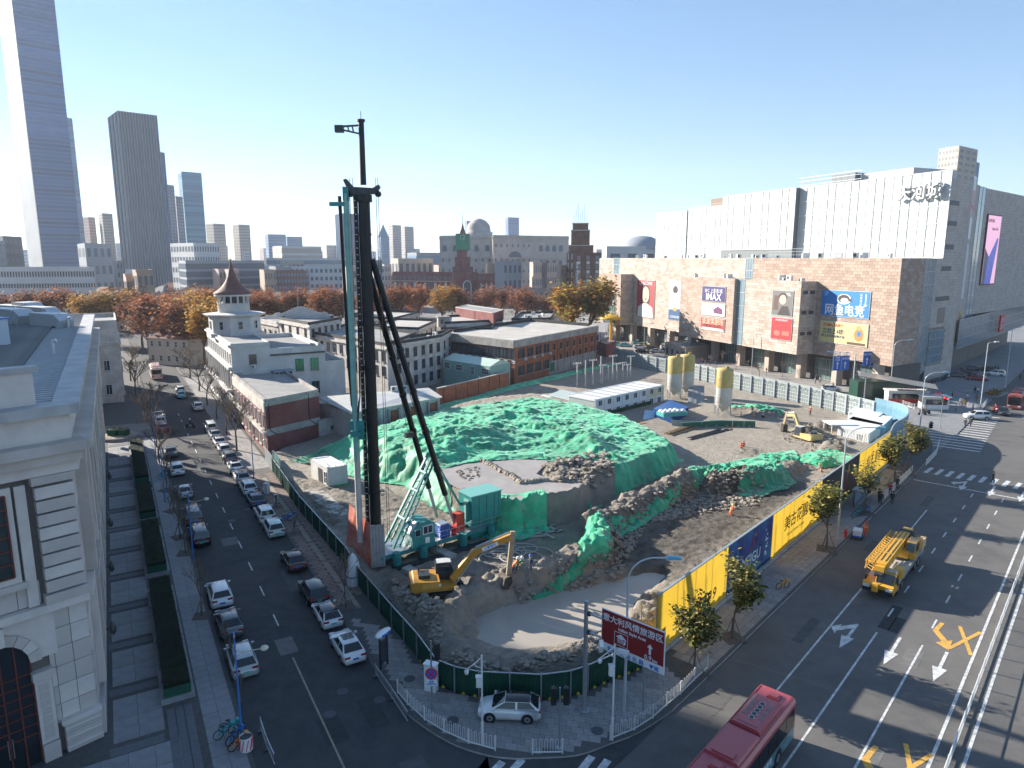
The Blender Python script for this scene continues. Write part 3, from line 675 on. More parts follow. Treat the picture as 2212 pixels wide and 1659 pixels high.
def hpanel(t0,t1,m,n):
 L = (t1 - t0)/n
 h_ = L/2 - .006; b = MB().add([(.045,-h_,.45),(.045,h_,.45),(.045,h_,HH + .1),(.045,-h_,HH + .1)],[(0,1,2,3)],m).box((0.0,0,HH + 0.14),(0.2,L - 0.012,0.09),M_fgrey)
 b.box((-.03,-h_ + .04,HH/2 + .3),(.06,.06,HH - .5),M_steel)
 me = b.data('panel')
 for k in range(n): link('panel',me,hoard,(0,t0 - 45 + L*(k + 0.5),0))
hpanel(44.8,57.36,M_hy,4); hpanel(57.36,67.92,M_hn,3); hpanel(67.92,82.9,M_hy,5); hpanel(82.9,97.92,M_hk,5); hpanel(97.92,113.6,M_hy,5)
pl = MB().box((0.06,34.3,0.2),(0.4,68.6,0.42),M_kerb); pl.build('plinth',hoard)
# inner support trusses
tm = MB()
tm.bar((0,0,0),(0,0,HH),0.06,0.06,M_steel).bar((-1.4,0,0),(-1.4,0,HH*0.8),0.06,0.06,M_steel)
for k in range(4):
 z0,z1 = HH*0.2*k,HH*0.2*(k + 1); tm.bar((0,0,z0),(-1.4,0,z1),0.04,0.04,M_steel); tm.bar((0,0,z1),(-1.4,0,z1),0.04,0.04,M_steel)
tmd = tm.data('truss')
for k in range(18): link('truss',tmd,hoard,(-0.09,0.05 + k*3.95,0.1))
rot_h = (math.pi/2,0,math.pi/2)      # faces +x, reads along +y
text('312 9999',M_ink,hoard,(0.06,6.6,1.7),rot_h,1.5,shear=0.25,spacing=1.25)
text('美古花園',M_ink,hoard,(0.06,29.8,3.1),rot_h,1.75,bold=0.004,spacing=1.05)
text('MEIGUHUAYUAN',M_ink,hoard,(0.06,29.8,1.75),rot_h,0.42,spacing=1.7)
text('MEIGU',M_wpaint,hoard,(0.06,17.8,2.3),rot_h,1.5)
text('信达 泰达',M_ink,hoard,(0.06,60.4,3.1),rot_h,1.7)
# printed motif on the navy and black panels: a rearing bird-like sculpture drawn as flat shapes
M_pr = mat('print_red',(0.25,0.02,0.025),0.5,var=0.3,scale=3); M_pg = mat('print_gold',(0.5,0.3,0.06),0.5,var=0.3,scale=3); M_pt = mat('print_teal',(0.02,0.16,0.2),0.5,var=0.4,scale=2)
def flatp(parent,pts,m,x=0.056,name='print'):
 return MB().add([(x,p[0],p[1]) for p in pts],[tuple(range(len(pts)))],m).build(name,parent)
flatp(hoard,[(17.0,3.3),(17.6,3.2),(18.3,3.9),(18.6,4.5),(18.3,4.5),(17.6,3.7)],M_pr); flatp(hoard,[(18.3,4.3),(18.75,4.4),(18.6,4.8)],M_pg); flatp(hoard,[(17.4,1.0),(17.9,1.0),(17.8,1.9),(17.5,1.9)],M_pg,x=0.057)
flatp(hoard,[(14.0,0.8),(14.6,0.8),(14.9,2.6),(14.6,4.6),(14.2,3.0)],M_pt)
for k in range(12): flatp(hoard,[(21 + 0.9*rnd.random(),1.2 + k*0.26),(21.25 + 0.9*rnd.random(),1.3 + k*0.26),(21.1 + 0.9*rnd.random(),1.5 + k*0.26)],M_wpaint,x=0.055 + k*1e-4)
flatp(hoard,[(47.0,1.0),(47.7,1.2),(48.0,2.5),(48.4,3.6),(48.2,4.4),(47.6,3.9),(47.2,2.3)],M_pr); flatp(hoard,[(47.8,3.7),(48.6,3.8),(48.7,4.7),(48.2,4.9)],M_pg,x=0.058)
# rounded corner panels at the junction
CORN = smooth_path([AV(HO,113.6),(60.6,107),(64.4,111),(67.6,115.5),(69.6,120),(69.3,123.6),(67.8,127)],3)
hc = thing('hoarding','curved pale blue site hoarding at the mall junction corner','hoarding',(CORN[0][0],CORN[0][1],0))
for k,(a,b) in enumerate(zip(CORN[:-1],CORN[1:])):
 L = math.hypot(b[0] - a[0],b[1] - a[1]); an = math.atan2(b[1] - a[1],b[0] - a[0])
 MB().box((0,0,HH/2),(L,0.1,HH),M_hb).box((0,0,HH + .05),(L,0.2,0.1),M_fgrey).build('panel',hc,((a[0] + b[0])/2 - CORN[0][0],(a[1] + b[1])/2 - CORN[0][1],0),an)
flatp_ = MB().box((0,0,0),(0.5,0.02,1.6),M_pr).build('print',hc,(63.3 - CORN[0][0],109.2 - CORN[0][1],2.2),R(48))
# grey trussed fence on the mall side (seen from within)
FARF = [(67.8,127),(64.6,136.5),(59.4,147),(53,158.5),(44.8,177.3),(37.2,188.4),(30.5,206)]
def walk(path,step):
 out = []; carry = 0.0
 for a,b in zip(path[:-1],path[1:]):
  L = math.hypot(b[0] - a[0],b[1] - a[1]); n = max(1,round(L/step)); s_ = L/n
  for k in range(n): p = lerp(a,b,(k + 0.5)/n); out.append((p,math.atan2(b[1] - a[1],b[0] - a[0]),s_))
 return out
ff = thing('site_fence','tall grey sheet fence with white lattice frame facing the mall street','fence',(FARF[0][0],FARF[0][1],0))
FH = 4.6
def bay(Ls):
 b = MB().box((0,-0.12,FH/2 + .1),(Ls,0.06,FH),M_gsheet)
 f = MB(); yf = 0.55
 for x in (-Ls/2 + .05,): f.box((x,0.1,FH/2),(0.24,0.3,FH),M_fgrey)
 for z in (0.5,1.25,2.0,2.75,3.5,4.3): f.box((0,0.0,z),(Ls - .2,0.06,0.07),M_wpaint)
 for k in range(5): f.box((-Ls/2 + Ls*(k + .5)/5,0.03,FH/2),(0.05,0.05,FH - .2),M_steel)
 for k in range(4):
  x0 = -Ls/2 + .1 + k*(Ls - .2)/4; x1 = x0 + (Ls - .2)/4
  f.bar((x0,0.05,3.5 if k % 2 else 4.3),(x1,0.05,4.3 if k % 2 else 3.5),0.06,0.06,M_fgrey)
 return b.data('panel'),f.data('lattice')
bays = {}
for p,an,Ls in walk(FARF,3.0):
 k = round(Ls,2)
 if k not in bays: bays[k] = bay(k)
 a = link('panel',bays[k][0],ff,(p[0] - FARF[0][0],p[1] - FARF[0][1],0),an); link('lattice',bays[k][1],a)
# low green corrugated fence along the side street and round the corner
gf = thing('site_fence','low dark green corrugated fence round the corner of the site','fence',(FENCE[0][0],FENCE[0][1],0.1))
def corr(L,h,m):
 n = max(4,int(L/0.14)); prof = []
 for k in range(n + 1):
  x = -L/2 + L*k/n; prof.append((x,0.02 if k % 2 else -0.02))
 vs = [(x,y,0) for x,y in prof] + [(x,y,h) for x,y in prof]; N = n + 1
 b = MB().add(vs,[(i,i + 1,N + i + 1,N + i) for i in range(n)],m)
 b.box((0,0,h + 0.02),(L,0.09,0.06),M_steel); return b
gpost = MB().box((0,0,1.1),(0.09,0.09,2.25),M_steel).data('post')
stripe = {}
M_sy = mat('warning_yellow',(0.55,0.38,0.02),0.6,var=0.1)
for i,(p,an,Ls) in enumerate(walk(FENCE,2.9)):
 k = round(Ls,1)
 if k not in stripe: stripe[k] = corr(Ls,2.05,M_gfence).data('panel')
 q = (p[0] - FENCE[0][0],p[1] - FENCE[0][1],0)
 link('panel',stripe[k],gf,q,an)
 link('post',gpost,gf,(q[0] - Ls/2*math.cos(an) + 0.07*math.sin(an),q[1] - Ls/2*math.sin(an) - 0.07*math.cos(an),0),an)
 if p[1] < 50.5:
  for c in range(int(Ls/0.45)):
   x = -Ls/2 + 0.22 + c*0.45
   MB().box((0,0,0),(0.22,0.05,0.2),M_sy if c % 2 else M_hk,ry=0.5).build('warning_stripe',gf,(q[0] + x*math.cos(an) + .06*math.sin(an),q[1] + x*math.sin(an) - .06*math.cos(an),0.12),an)
tf = thing('fence_panel','faded teal sheet fence beside the red brick annexe','fence',ST(18.9,100.5),-AZ_ST + math.pi/2)
corr(4.5,3.2,mat('teal_sheet',(0.16,0.33,0.31),0.5,var=0.25,scale=1)).build('panel',tf,(0,0,0));
corr(5.0,2.6,mat('grey_sheet',(0.42,0.45,0.46),0.5,var=0.15,scale=1)).build('panel',tf,(4.9,0.3,0))
for x in (-2.3,2.3,7.3): link('post',gpost,tf,(x,0.1,0),0,scale=(1.5,1.5,1.45))
# white hooped pedestrian railing
def rail_bay(L,h=1.05,hoops=True,step=0.17):
 b = MB().cyl((-L/2,0,0),(-L/2,0,h + .06),0.04,M_wpaint,n=6).box((0,0,0.14),(L,0.05,0.07),M_wpaint)
 n = int(L/step)
 for k in range(n):
  x = -L/2 + (k + 0.5)*L/n
  b.bar((x,0,0.15),(x,0,h - .06),0.022,0.022,M_wpaint)
  if hoops and k % 2 == 0: b.bar((x,0,h - .06),(x + L/n/2,0,h),0.022,0.022,M_wpaint).bar((x + L/n/2,0,h),(x + L/n,0,h - .06),0.022,0.022,M_wpaint)
 if not hoops: b.box((0,0,h - .05),(L,0.05,0.05),M_wpaint)
 return b
_rb = {}
def railing(path,label,h=1.05,step=2.0,z=0.13,hoops=True,group='white pavement railings'):
 t = thing('railing',label,'railing',(path[0][0],path[0][1],z),group=group)
 for p,an,L in walk(path,step):
  k = (round(L,1),h,hoops)
  if k not in _rb: _rb[k] = rail_bay(k[0],h,hoops).data('railing_bay')
  link('railing_bay',_rb[k],t,(p[0] - path[0][0],p[1] - path[0][1],0),an)
 p = path[-1]; MB().cyl((0,0,0),(0,0,h + .06),0.04,M_wpaint,n=6).build('end_post',t,(p[0] - path[0][0],p[1] - path[0][1],0))
 return t
railing([gp(859,1501),gp(880,1526),gp(917,1560),gp(959,1586),gp(1012,1610),gp(1070,1626)],'white railing curving round the corner in front of the white car')
railing([gp(1150,1633),gp(1215,1632)],'short free-standing white railing beside the traffic light')
railing([gp(1318,1603),gp(1370,1582),gp(1410,1556),gp(1440,1529),gp(1470,1504),gp(1500,1474),gp(1528,1448)],'hooped white railing on the avenue kerb under the brown sign',step=1.9)
railing([AV(-20.9,97),AV(-20.9,112)],'white railing on the kerb by the bus stop')
railing([gp(2000,1008),gp(2022,985),gp(2028,962)],'short white railing at the junction corner beside the trees',step=1.5)
railing([gp(1905,862),gp(1975,885),gp(2030,890)],'white railing in front of the food kiosks',step=2)
railing([gp(2090,880),gp(2122,884),gp(2132,872)],'white railing bent round the lamp post on the far corner',step=2)
railing([AV(-5.0,t) for t in np.arange(18,104,14)],'long white railing on the median of the avenue',h=1.0,step=3.0,z=0.02,hoops=False)
railing([gp(1690,800),gp(1820,820)],'low white railing along the mall frontage',step=2)
def barrier(path,label):
 t = thing('road_barrier',label,'barrier',(path[0][0],path[0][1],0.02),group='movable barriers on the side street')
 for p,an,L in walk(path,3.0):
  b = MB(); b.box((0,0,0.95),(L,0.05,0.05),M_steel).box((0,0,0.25),(L,0.05,0.05),M_steel)
  for k in range(int(L/0.16)): b.bar((-L/2 + k*.16,0,.25),(-L/2 + k*.16,0,.95),.02,.02,M_steel)
  b.box((-L/2,0,0.5),(0.06,0.06,1.1),M_steel)
  a = b.build('barrier_bay',t,(p[0] - path[0][0],p[1] - path[0][1],0),an)
  MB().box((-L/2,0,.04),(0.35,0.5,0.08),M_dsteel).build('foot',a)
barrier([gp(812,1462),gp(846,1512),gp(881,1565)],'grey barred barrier on the asphalt by the kerb')
barrier([gp(564,1580),gp(577,1620),gp(594,1659)],'grey barred barrier alone on the street near the bicycles')
# signs, lamp posts, poles
M_pole = mat('pole_grey_paint',(0.50,0.53,0.56),0.4,0.3,var=0.06)
M_blue = mat('pole_blue',(0.05,0.18,0.48),0.4,var=0.1)
M_lampb = mat('lamp_head_blue',(0.18,0.42,0.55),0.35,var=0)
M_cream = mat('lamp_cream',(0.62,0.57,0.45),0.4,var=0)
M_black = mat('black_plastic',(0.015,0.015,0.017),0.5,var=0)
M_brown = mat('sign_brown',(0.26,0.022,0.022),0.4,var=0.05)
M_signb = mat('sign_blue',(0.015,0.10,0.42),0.4,var=0.05)
M_signw = mat('sign_white',(0.75,0.76,0.78),0.4,var=0)
_r = lambda s: (math.pi/2,0,0)
# brown tourist sign: local x runs from the mast across the pavement, local -y faces the camera
sp = gp(1262,1535,0.13); sg = thing('tourist_sign','big brown direction board on a grey steel mast at the corner','road sign',(sp[0],sp[1],0.13),math.atan2(-math.sin(AZ_AV),math.cos(AZ_AV)))
MB().cyl((0,0,0),(0,0,8.2),0.17,M_steel,r1=0.14,n=14).cyl((0,0,0),(0,0,0.08),0.4,M_steel,n=12).build('mast',sg)
for z in (7.35,6.0): MB().cyl((0,0,z),(5.7,0.12,z),0.075,M_steel,n=8).cyl((0.2,0,z - .02),(0.32,0,z),0.17,M_dsteel,n=10).build('arm',sg)
bx = MB().box((3.65,-0.05,6.75),(4.7,0.06,2.9),M_signw)
bd = bx.build('board',sg)
MB().box((3.65,-0.085,7.0),(4.58,0.03,2.28),M_brown).build('brown_field',bd)
tw = lambda s,x,z,sz,m=M_signw,**k: text(s,m,bd,(x,-0.108,z),(math.pi/2,0,0),sz,**k)
tw('意大利风情旅游区',3.65,7.65,0.56,bold=0.006); tw('Italian Style Area',3.65,7.17,0.30,bold=0.004); tw('0.9',4.85,6.05,0.42,bold=0.004); tw('km',5.35,6.0,0.3,bold=0.004)
MB().add([(x,-0.108,z) for x,z in ((4.9,6.3),(5.06,6.3),(5.06,6.75),(5.2,6.75),(4.98,7.02),(4.76,6.75),(4.9,6.75))],[tuple(range(7))],M_signw).build('arrow',bd)
fr = MB()
for a,b in (((2.35,6.05),(3.35,6.05)),((3.35,6.05),(3.35,6.95)),((3.35,6.95),(2.35,6.95)),((2.35,6.95),(2.35,6.05))): fr.bar((a[0],-.108,a[1]),(b[0],-.108,b[1]),.02,.025,M_signw)
fr.add([(x,-0.108,z) for x,z in ((2.42,6.6),(2.6,6.72),(2.85,6.85),(3.2,6.62),(3.28,6.5),(3.0,6.56),(2.9,6.5),(2.5,6.62))],[tuple(range(8))],M_signw)
for x in (2.6,2.75,2.9): fr.add([(x,-.108,6.2),(x + .07,-.108,6.2),(x + .07,-.108,6.56),(x,-.108,6.56)],[(0,1,2,3)],M_signw)
fr.add([(3.02,-.108,6.15),(3.2,-.108,6.25),(3.22,-.108,6.45),(3.05,-.108,6.5)],[(0,1,2,3)],M_signw); fr.build('pictogram',bd)
M_sbl = mat('sign_letter_blue',(0.02,0.14,0.55),0.5,var=0)
tw('北▲',2.15,5.5,0.36,M_sbl); tw('大 沽 北 路',3.65,5.5,0.38,M_sbl); tw('▼南',5.3,5.5,0.36,M_sbl)
def lamp(name,label,p,h,az,reach,head=M_lampb,pole=M_pole,rise=1.0,group='lamp posts along the avenue',double=False,r=0.11):
 t = thing(name,label,'street lamp',(p[0],p[1],0.1),-az,group=group)   # local x towards the road
 MB().cyl((0,0,0),(0,0,0.5),r*1.7,pole,n=10).cyl((0,0,0.5),(0,0,h - rise),r,pole,r1=r*0.65,n=10).build('post',t)
 for s in ((1,-1) if double else (1,)):
  pts = [(s*reach*(1 - math.cos(a)),0,h - rise + rise*math.sin(a)) for a in np.linspace(0,1.35,7)] ; e = pts[-1]
  pts.append((s*reach*1.25,0,e[2] + 0.05)); MB().tube(pts,r*0.5,pole,n=7).build('arm',t)
  e = pts[-1]
  MB().box((e[0] + s*.42,0,e[2] + .02),(0.95,0.36,0.14),head,ry=-.08*s).box((e[0] + s*.45,0,e[2] + .1),(0.7,0.26,0.08),head).build('lamp_head',t)
 return t
ex = lambda a: a   # azimuth of local x measured as rotation
lamp('street_lamp','tall curved lamp post with blue head beside the brown sign',gp(1347,1572),12.2,R(10),1.9,rise=1.7)
lamp('street_lamp','tall lamp post in front of the black hoarding panels',gp(1808,1172),13.2,R(20),2.2,rise=1.6)
lamp('street_lamp','curved lamp post beside the traffic light at the far junction',gp(1986,933),11.0,R(20),2.2,rise=1.6)
lamp('street_lamp','curved lamp post near the kiosks beside the mall entrance',gp(1921,861),13.2,R(20),2.2,rise=1.5)
lamp('street_lamp','small lamp post with blue head left of the blue lane signs',gp(1804,843),9.0,R(20),1.2,rise=1.2,double=True)
lamp('street_lamp','lamp post in front of the low stone pavilion by the mall',gp(1485,775),9.0,R(15),1.8,rise=1.4)
lamp('street_lamp','lamp post by the parked cars near the brick building',gp(1391,755),9.0,R(15),1.8,rise=1.4)
lamp('street_lamp','lamp post by the yellow umbrella landmark',gp(1308,742),9.0,R(15),1.5,rise=1.4,double=True)
lamp('street_lamp','lamp post behind the grey fence near the hedge',gp(1623,808),11,R(15),1.8,rise=1.5)
lamp('street_lamp','straight pale lamp post on the far corner beside the flower bed',gp(2117,885),14.0,R(0),1.0,rise=.4,head=M_wpaint)
lamp('street_lamp','straight lamp post in front of the mall side entrance',gp(2171,838),14.5,R(0),1.0,rise=.4,head=M_wpaint)
def blue_lamp(label,p,h=7.2):
 t = thing('street_lamp',label,'street lamp',(p[0],p[1],0.13),R(-8),group='blue lamp posts on the side street')
 MB().cyl((0,0,0),(0,0,h),0.08,M_blue,r1=0.045,n=9).cyl((0,0,h),(0,0,h + .4),0.04,M_cream,r1=0.005,n=6).build('post',t)
 pts = [(0,0,h - .75),(0.25,0,h - .95),(0.7,0,h - .92),(1.3,0,h - .75),(1.75,0,h - .62)]
 MB().tube(pts,0.03,M_cream,n=6).tube([(0,0,h - 1.5),(.3,0,h - 1.1),(.7,0,h - .92)],.022,M_cream,n=6).build('arm',t)
 MB().lathe([(0.05,-.16),(0.2,-.1),(0.27,0),(0.2,.1),(0.05,.15)],M_cream,(2.0,0,h - .55),n=14).build('lamp_head',t)
blue_lamp('blue lamp post beside the striped bin and bicycles',gp(523,1600)); blue_lamp('blue lamp post beside the black parked van',gp(418,1210))
blue_lamp('blue lamp post beside the bare tree at the green hedge end',gp(357,1085)); blue_lamp('blue lamp post in front of the round planter',gp(337,985))
blue_lamp('blue lamp post by the pale narrow building',gp(300,850),8)
blue_lamp('blue lamp post on the sunny pavement by the red annexe',gp(549,1040),6.5)
def pole_cam(label,p,h,sgn):
 t = thing('camera_pole',label,'camera pole',(p[0],p[1],0.13))
 MB().cyl((0,0,0),(0,0,1.6),.09,M_wpaint,n=10).cyl((0,0,1.6),(0,0,h),0.06,M_wpaint,n=10).build('post',t)
 MB().tube([(0,0,h - .15),(sgn*.5,-.1,h - .55),(sgn*.95,-.15,h - .9)],.035,M_wpaint,n=6).tube([(0,0,h - .9),(sgn*.3,-.05,h - .75),(sgn*.5,-.1,h - .55)],.025,M_wpaint,n=6).build('arm',t)
 MB().lathe([(0.05,.18),(.14,.1),(.15,0),(.1,-.14),(.02,-.18)],M_wpaint,(sgn*.95,-.15,h - 1.08),n=12).build('dome_camera',t)
 MB().box((sgn*.18,-.12,h - 1.75),(.34,.26,.7),M_wpaint).box((sgn*.18,-.12,h - 1.38),(.42,.34,.05),M_wpaint).build('control_box',t); return t
pole_cam('white camera pole in front of the parked white hatchback',gp(1042,1612),6.3,-1)
t = pole_cam('white camera pole with two heads under the brown sign',gp(1322,1602),6.8,-1)
MB().box((.5,-.3,6.45),(.7,.3,.22),M_wpaint,rz=-.5).build('camera',t); MB().box((-.85,.1,6.6),(.25,.5,.75),M_wpaint,rx=.6).build('camera',t)
p = gp(1388,1545); t = thing('steel_post','thin grey steel post below the brown sign','post',(p[0],p[1],.13)); MB().cyl((0,0,0),(0,0,4.0),.055,M_steel,n=8).cyl((0,0,0),(0,0,.04),.16,M_steel,n=8).cyl((0,0,4),(0,0,4.06),.07,M_dsteel,n=8).build('shaft',t)
def traffic(label,p,h,boxes,rz=0,lit=None):
 t = thing('traffic_light',label,'traffic light',(p[0],p[1],.13),rz)
 MB().cyl((0,0,0),(0,0,h),.07,M_steel,r1=.055,n=9).cyl((0,0,0),(0,0,.05),.2,M_steel,n=9).build('post',t)
 for bx_,bz in boxes:
  b = MB().box((bx_,0,bz),(.34,.26,1.15),M_black)
  for k in range(3): b.cyl((bx_,-.12,bz - .36 + .36*k),(bx_,-.36,bz - .40 + .36*k),.16,M_black,n=10)
  b.build('signal_head',t)
  if lit is not None:
   for k in range(3):
    lc = mat('lens_red',(0.8,0.03,0.02),.4,var=0,emit=2.5) if k == 2 else mat('lens_dark',(.03,.03,.03),.3,var=0)
    MB().cyl((bx_,-.13,bz - .36 + .36*k),(bx_,-.39,bz - .40 + .36*k),.13,lc,n=10).build('lens',t)
 return t
traffic('traffic light with two black heads on the corner pavement',gp(1208,1620),4.3,((-.4,3.7),(.4,3.7)),R(180))
t = traffic('traffic light beside the round no stopping sign',gp(934,1549),5.6,((-.42,4.7),),R(200))
M_red = mat('sign_red',(0.62,0.02,0.03),.4,var=0)
s = thing('no_stopping_sign','round blue and red no stopping sign with white plate','road sign',(*gp(934,1549),.13))
MB().cyl((0,-.07,3.2),(0,-.12,3.2),.42,M_red,n=24).cyl((0,-.12,3.2),(0,-.135,3.2),.33,M_sbl,n=24).build('disc',s)
MB().box((0,-.145,3.2),(.08,.02,.66),M_red,ry=.78).box((0,-.147,3.2),(.08,.02,.66),M_red,ry=-.78).build('cross',s)
pt = MB().box((0,-.1,2.5),(.8,.04,.42),M_signw).build('plate',s); text('禁停\n违停抓拍',M_sbl,pt,(0,-.125,2.52),(math.pi/2,0,0),.17)
p = gp(931,1500); t = thing('utility_cabinet','white utility cabinet against the green fence','cabinet',(p[0],p[1] + .3,.13),R(-20)); MB().box((0,0,1.05),(.9,.5,2.1),M_wpaint).build('body',t); MB().box((0,0,2.13),(1.0,.6,.08),M_signw).build('lid',t); MB().box((-.2,-.26,1.1),(.42,.02,1.8),M_signw).build('door',t)
p = gp(830,1444); t = thing('bus_stop_totem','slim bus stop totem with a boat shaped blue top','sign',(p[0],p[1],.13),R(62))
MB().box((-.42,0,1.25),(.12,.12,2.5),M_dsteel).box((.42,0,1.25),(.12,.12,2.5),M_dsteel).build('legs',t)
pn = MB().box((0,0,1.35),(.74,.1,1.9),mat('poster_dark',(.06,.06,.07),.3,var=.6,scale=4)).build('poster_panel',t)
MB().lathe([(0.02,-.12),(.75,-.05),(.85,0),(.75,.05),(.02,.12)],M_signw,n=20).build('roof',t,(0,0,2.85)).scale = (1,.42,2.2)
MB().box((0,-.2,2.85),(.9,.3,.16),M_sbl).build('name_plate',t)
# overhead lane signs by the mall
p = gp(1841,850); t = thing('lane_sign','blue lane signs on a grey gantry mast before the mall','road sign',(p[0],p[1],.1),R(12))
MB().cyl((0,0,0),(0,0,9.3),.16,M_pole,r1=.13,n=10).build('mast',t); MB().cyl((-5.5,0,7.6),(5.8,0,7.6),.07,M_pole,n=8).build('arm',t)
for x,s_,z in ((-3.7,'开发路|解放北路\n↑    ↑',7.2),(4.0,'南京路\n↑  自行车',8.0)):
 b = MB().box((x,-.12,z),(4.1,.08,3.4),M_signb).build('board',t)
 MB().box((x,-.165,z),(.06,.01,3.2),M_signw).build('divider',b)
 for i,q in enumerate((-1.0,1.0)):
  MB().add([(x + q + u,-.17,z + v) for u,v in ((-.1,-1.3),(.1,-1.3),(.1,-.2),(.35,-.2),(0,.3),(-.35,-.2),(-.1,-.2))],[tuple(range(7))],M_signw).build('arrow',b)
  text(('解放\n北路','赤峰道','滨江道','非机\n动车')[i + (2 if x > 0 else 0)],M_signw,b,(x + q,-.17,z + 1.0),(math.pi/2,0,0),.6)
traffic('traffic light showing red at the far junction',gp(2030,925),6.2,((.0,5.4),(.55,5.2)),R(0),lit=1)
traffic('black traffic light at the junction corner behind the trees',gp(2002,965),4.2,((.35,3.6),),R(20))
# buildings
def zat(bx,by,ty):
 X,Y = gp(bx,by); v = SH/2 - ty; hz = FPX*_c + v*_s; dz = -FPX*_s + v*_c
 return CAM_H + dz*Y/hz
def on_plane(x,y,P0,n):
 u = x - SW/2; v = SH/2 - y; d = (u,FPX*_c + v*_s,-FPX*_s + v*_c)
 k = (P0[0]*n[0] + P0[1]*n[1])/(d[0]*n[0] + d[1]*n[1]); return (d[0]*k,d[1]*k,CAM_H + d[2]*k)
M_gl = glass('window_glass',(0.035,0.045,0.06),0.06)
M_glb = glass('window_glass_blue',(0.06,0.10,0.17),0.06)
M_wh = layered('white_render',(0.52,0.51,0.505),(0.61,0.60,0.595),0.4,(0.43,0.41,0.385),0.25,rough=0.85)
M_oldw = layered('weathered_white_render',(0.46,0.43,0.40),(0.62,0.59,0.56),0.5,(0.33,0.29,0.26),0.35,rough=0.9,bump=.1)
M_roofg = layered('roof_felt',(0.26,0.25,0.25),(0.36,0.35,0.34),0.25,(0.22,0.21,0.2),0.12,rough=0.9)
M_roofl = layered('roof_screed',(0.42,0.39,0.35),(0.52,0.49,0.45),0.3,(0.36,0.33,0.3),0.12,rough=0.9)
M_bit = mat('bitumen',(0.03,0.03,0.032),0.75,var=0.3,scale=1)
M_brick = layered('brick_red',(0.26,0.085,0.045),(0.36,0.135,0.07),0.9,(0.17,0.09,0.065),0.25,rough=0.9,bump=.35,bscale=5)
M_brickd = layered('brick_dark_red',(0.15,0.045,0.045),(0.20,0.065,0.06),0.7,(0.24,0.11,0.1),0.2,rough=0.85,bump=.2,bscale=6)
M_brownb = layered('brick_brown',(0.11,0.055,0.038),(0.165,0.085,0.055),0.3,rough=0.85)
M_grst = layered('grey_stone',(0.36,0.33,0.31),(0.44,0.41,0.385),0.15,rough=0.85)
M_frame = mat('window_frame_white',(0.62,0.62,0.61),0.5,var=0)
M_fdark = mat('window_frame_dark',(0.06,0.06,0.065),0.5,var=0)
M_fgreen = mat('window_frame_green',(0.02,0.09,0.055),0.5,var=0)
M_ac = mat('ac_white',(0.62,0.62,0.6),0.5,var=.05)
M_conc2 = layered('old_concrete',(0.27,0.25,0.235),(0.38,0.36,0.34),0.5,rough=0.9)
_wc = {}
def win_mesh(w_,h_,fm=None,gm_=None,nx=2,ny=1,sill=True):
 fm = fm or M_fdark; gm_ = gm_ or M_gl; k = (round(w_,2),round(h_,2),fm.name,gm_.name,nx,ny,sill)
 if k in _wc: return _wc[k]
 b = MB().box((0,-0.02,h_/2),(w_,0.05,h_),gm_); f = min(0.09,w_*.08)
 for x in (-w_/2,w_/2): b.box((x,-.05,h_/2),(f,.12,h_ + f),fm)
 for z in (0,h_): b.box((0,-.05,z),(w_ - f,.12,f),fm)
 for i in range(1,nx): b.box((-w_/2 + w_*i/nx,-.045,h_/2),(f*.7,.09,h_ - f),fm)
 for i in range(1,ny): b.box((0,-.043,h_*i/ny),(w_ - f,.085,f*.7),fm)
 if sill: b.box((0,-.12,-.1),(w_ + .3,.28,.1),M_conc2)
 _wc[k] = b.data('window'); return _wc[k]
acm = MB().box((0,-.22,.35),(.85,.36,.62),M_ac).cyl((-.12,-.40,.35),(-.12,-.42,.35),.22,M_fdark,n=12).box((0,-.2,.0),(.8,.4,.05),M_steel).data('air_conditioner')
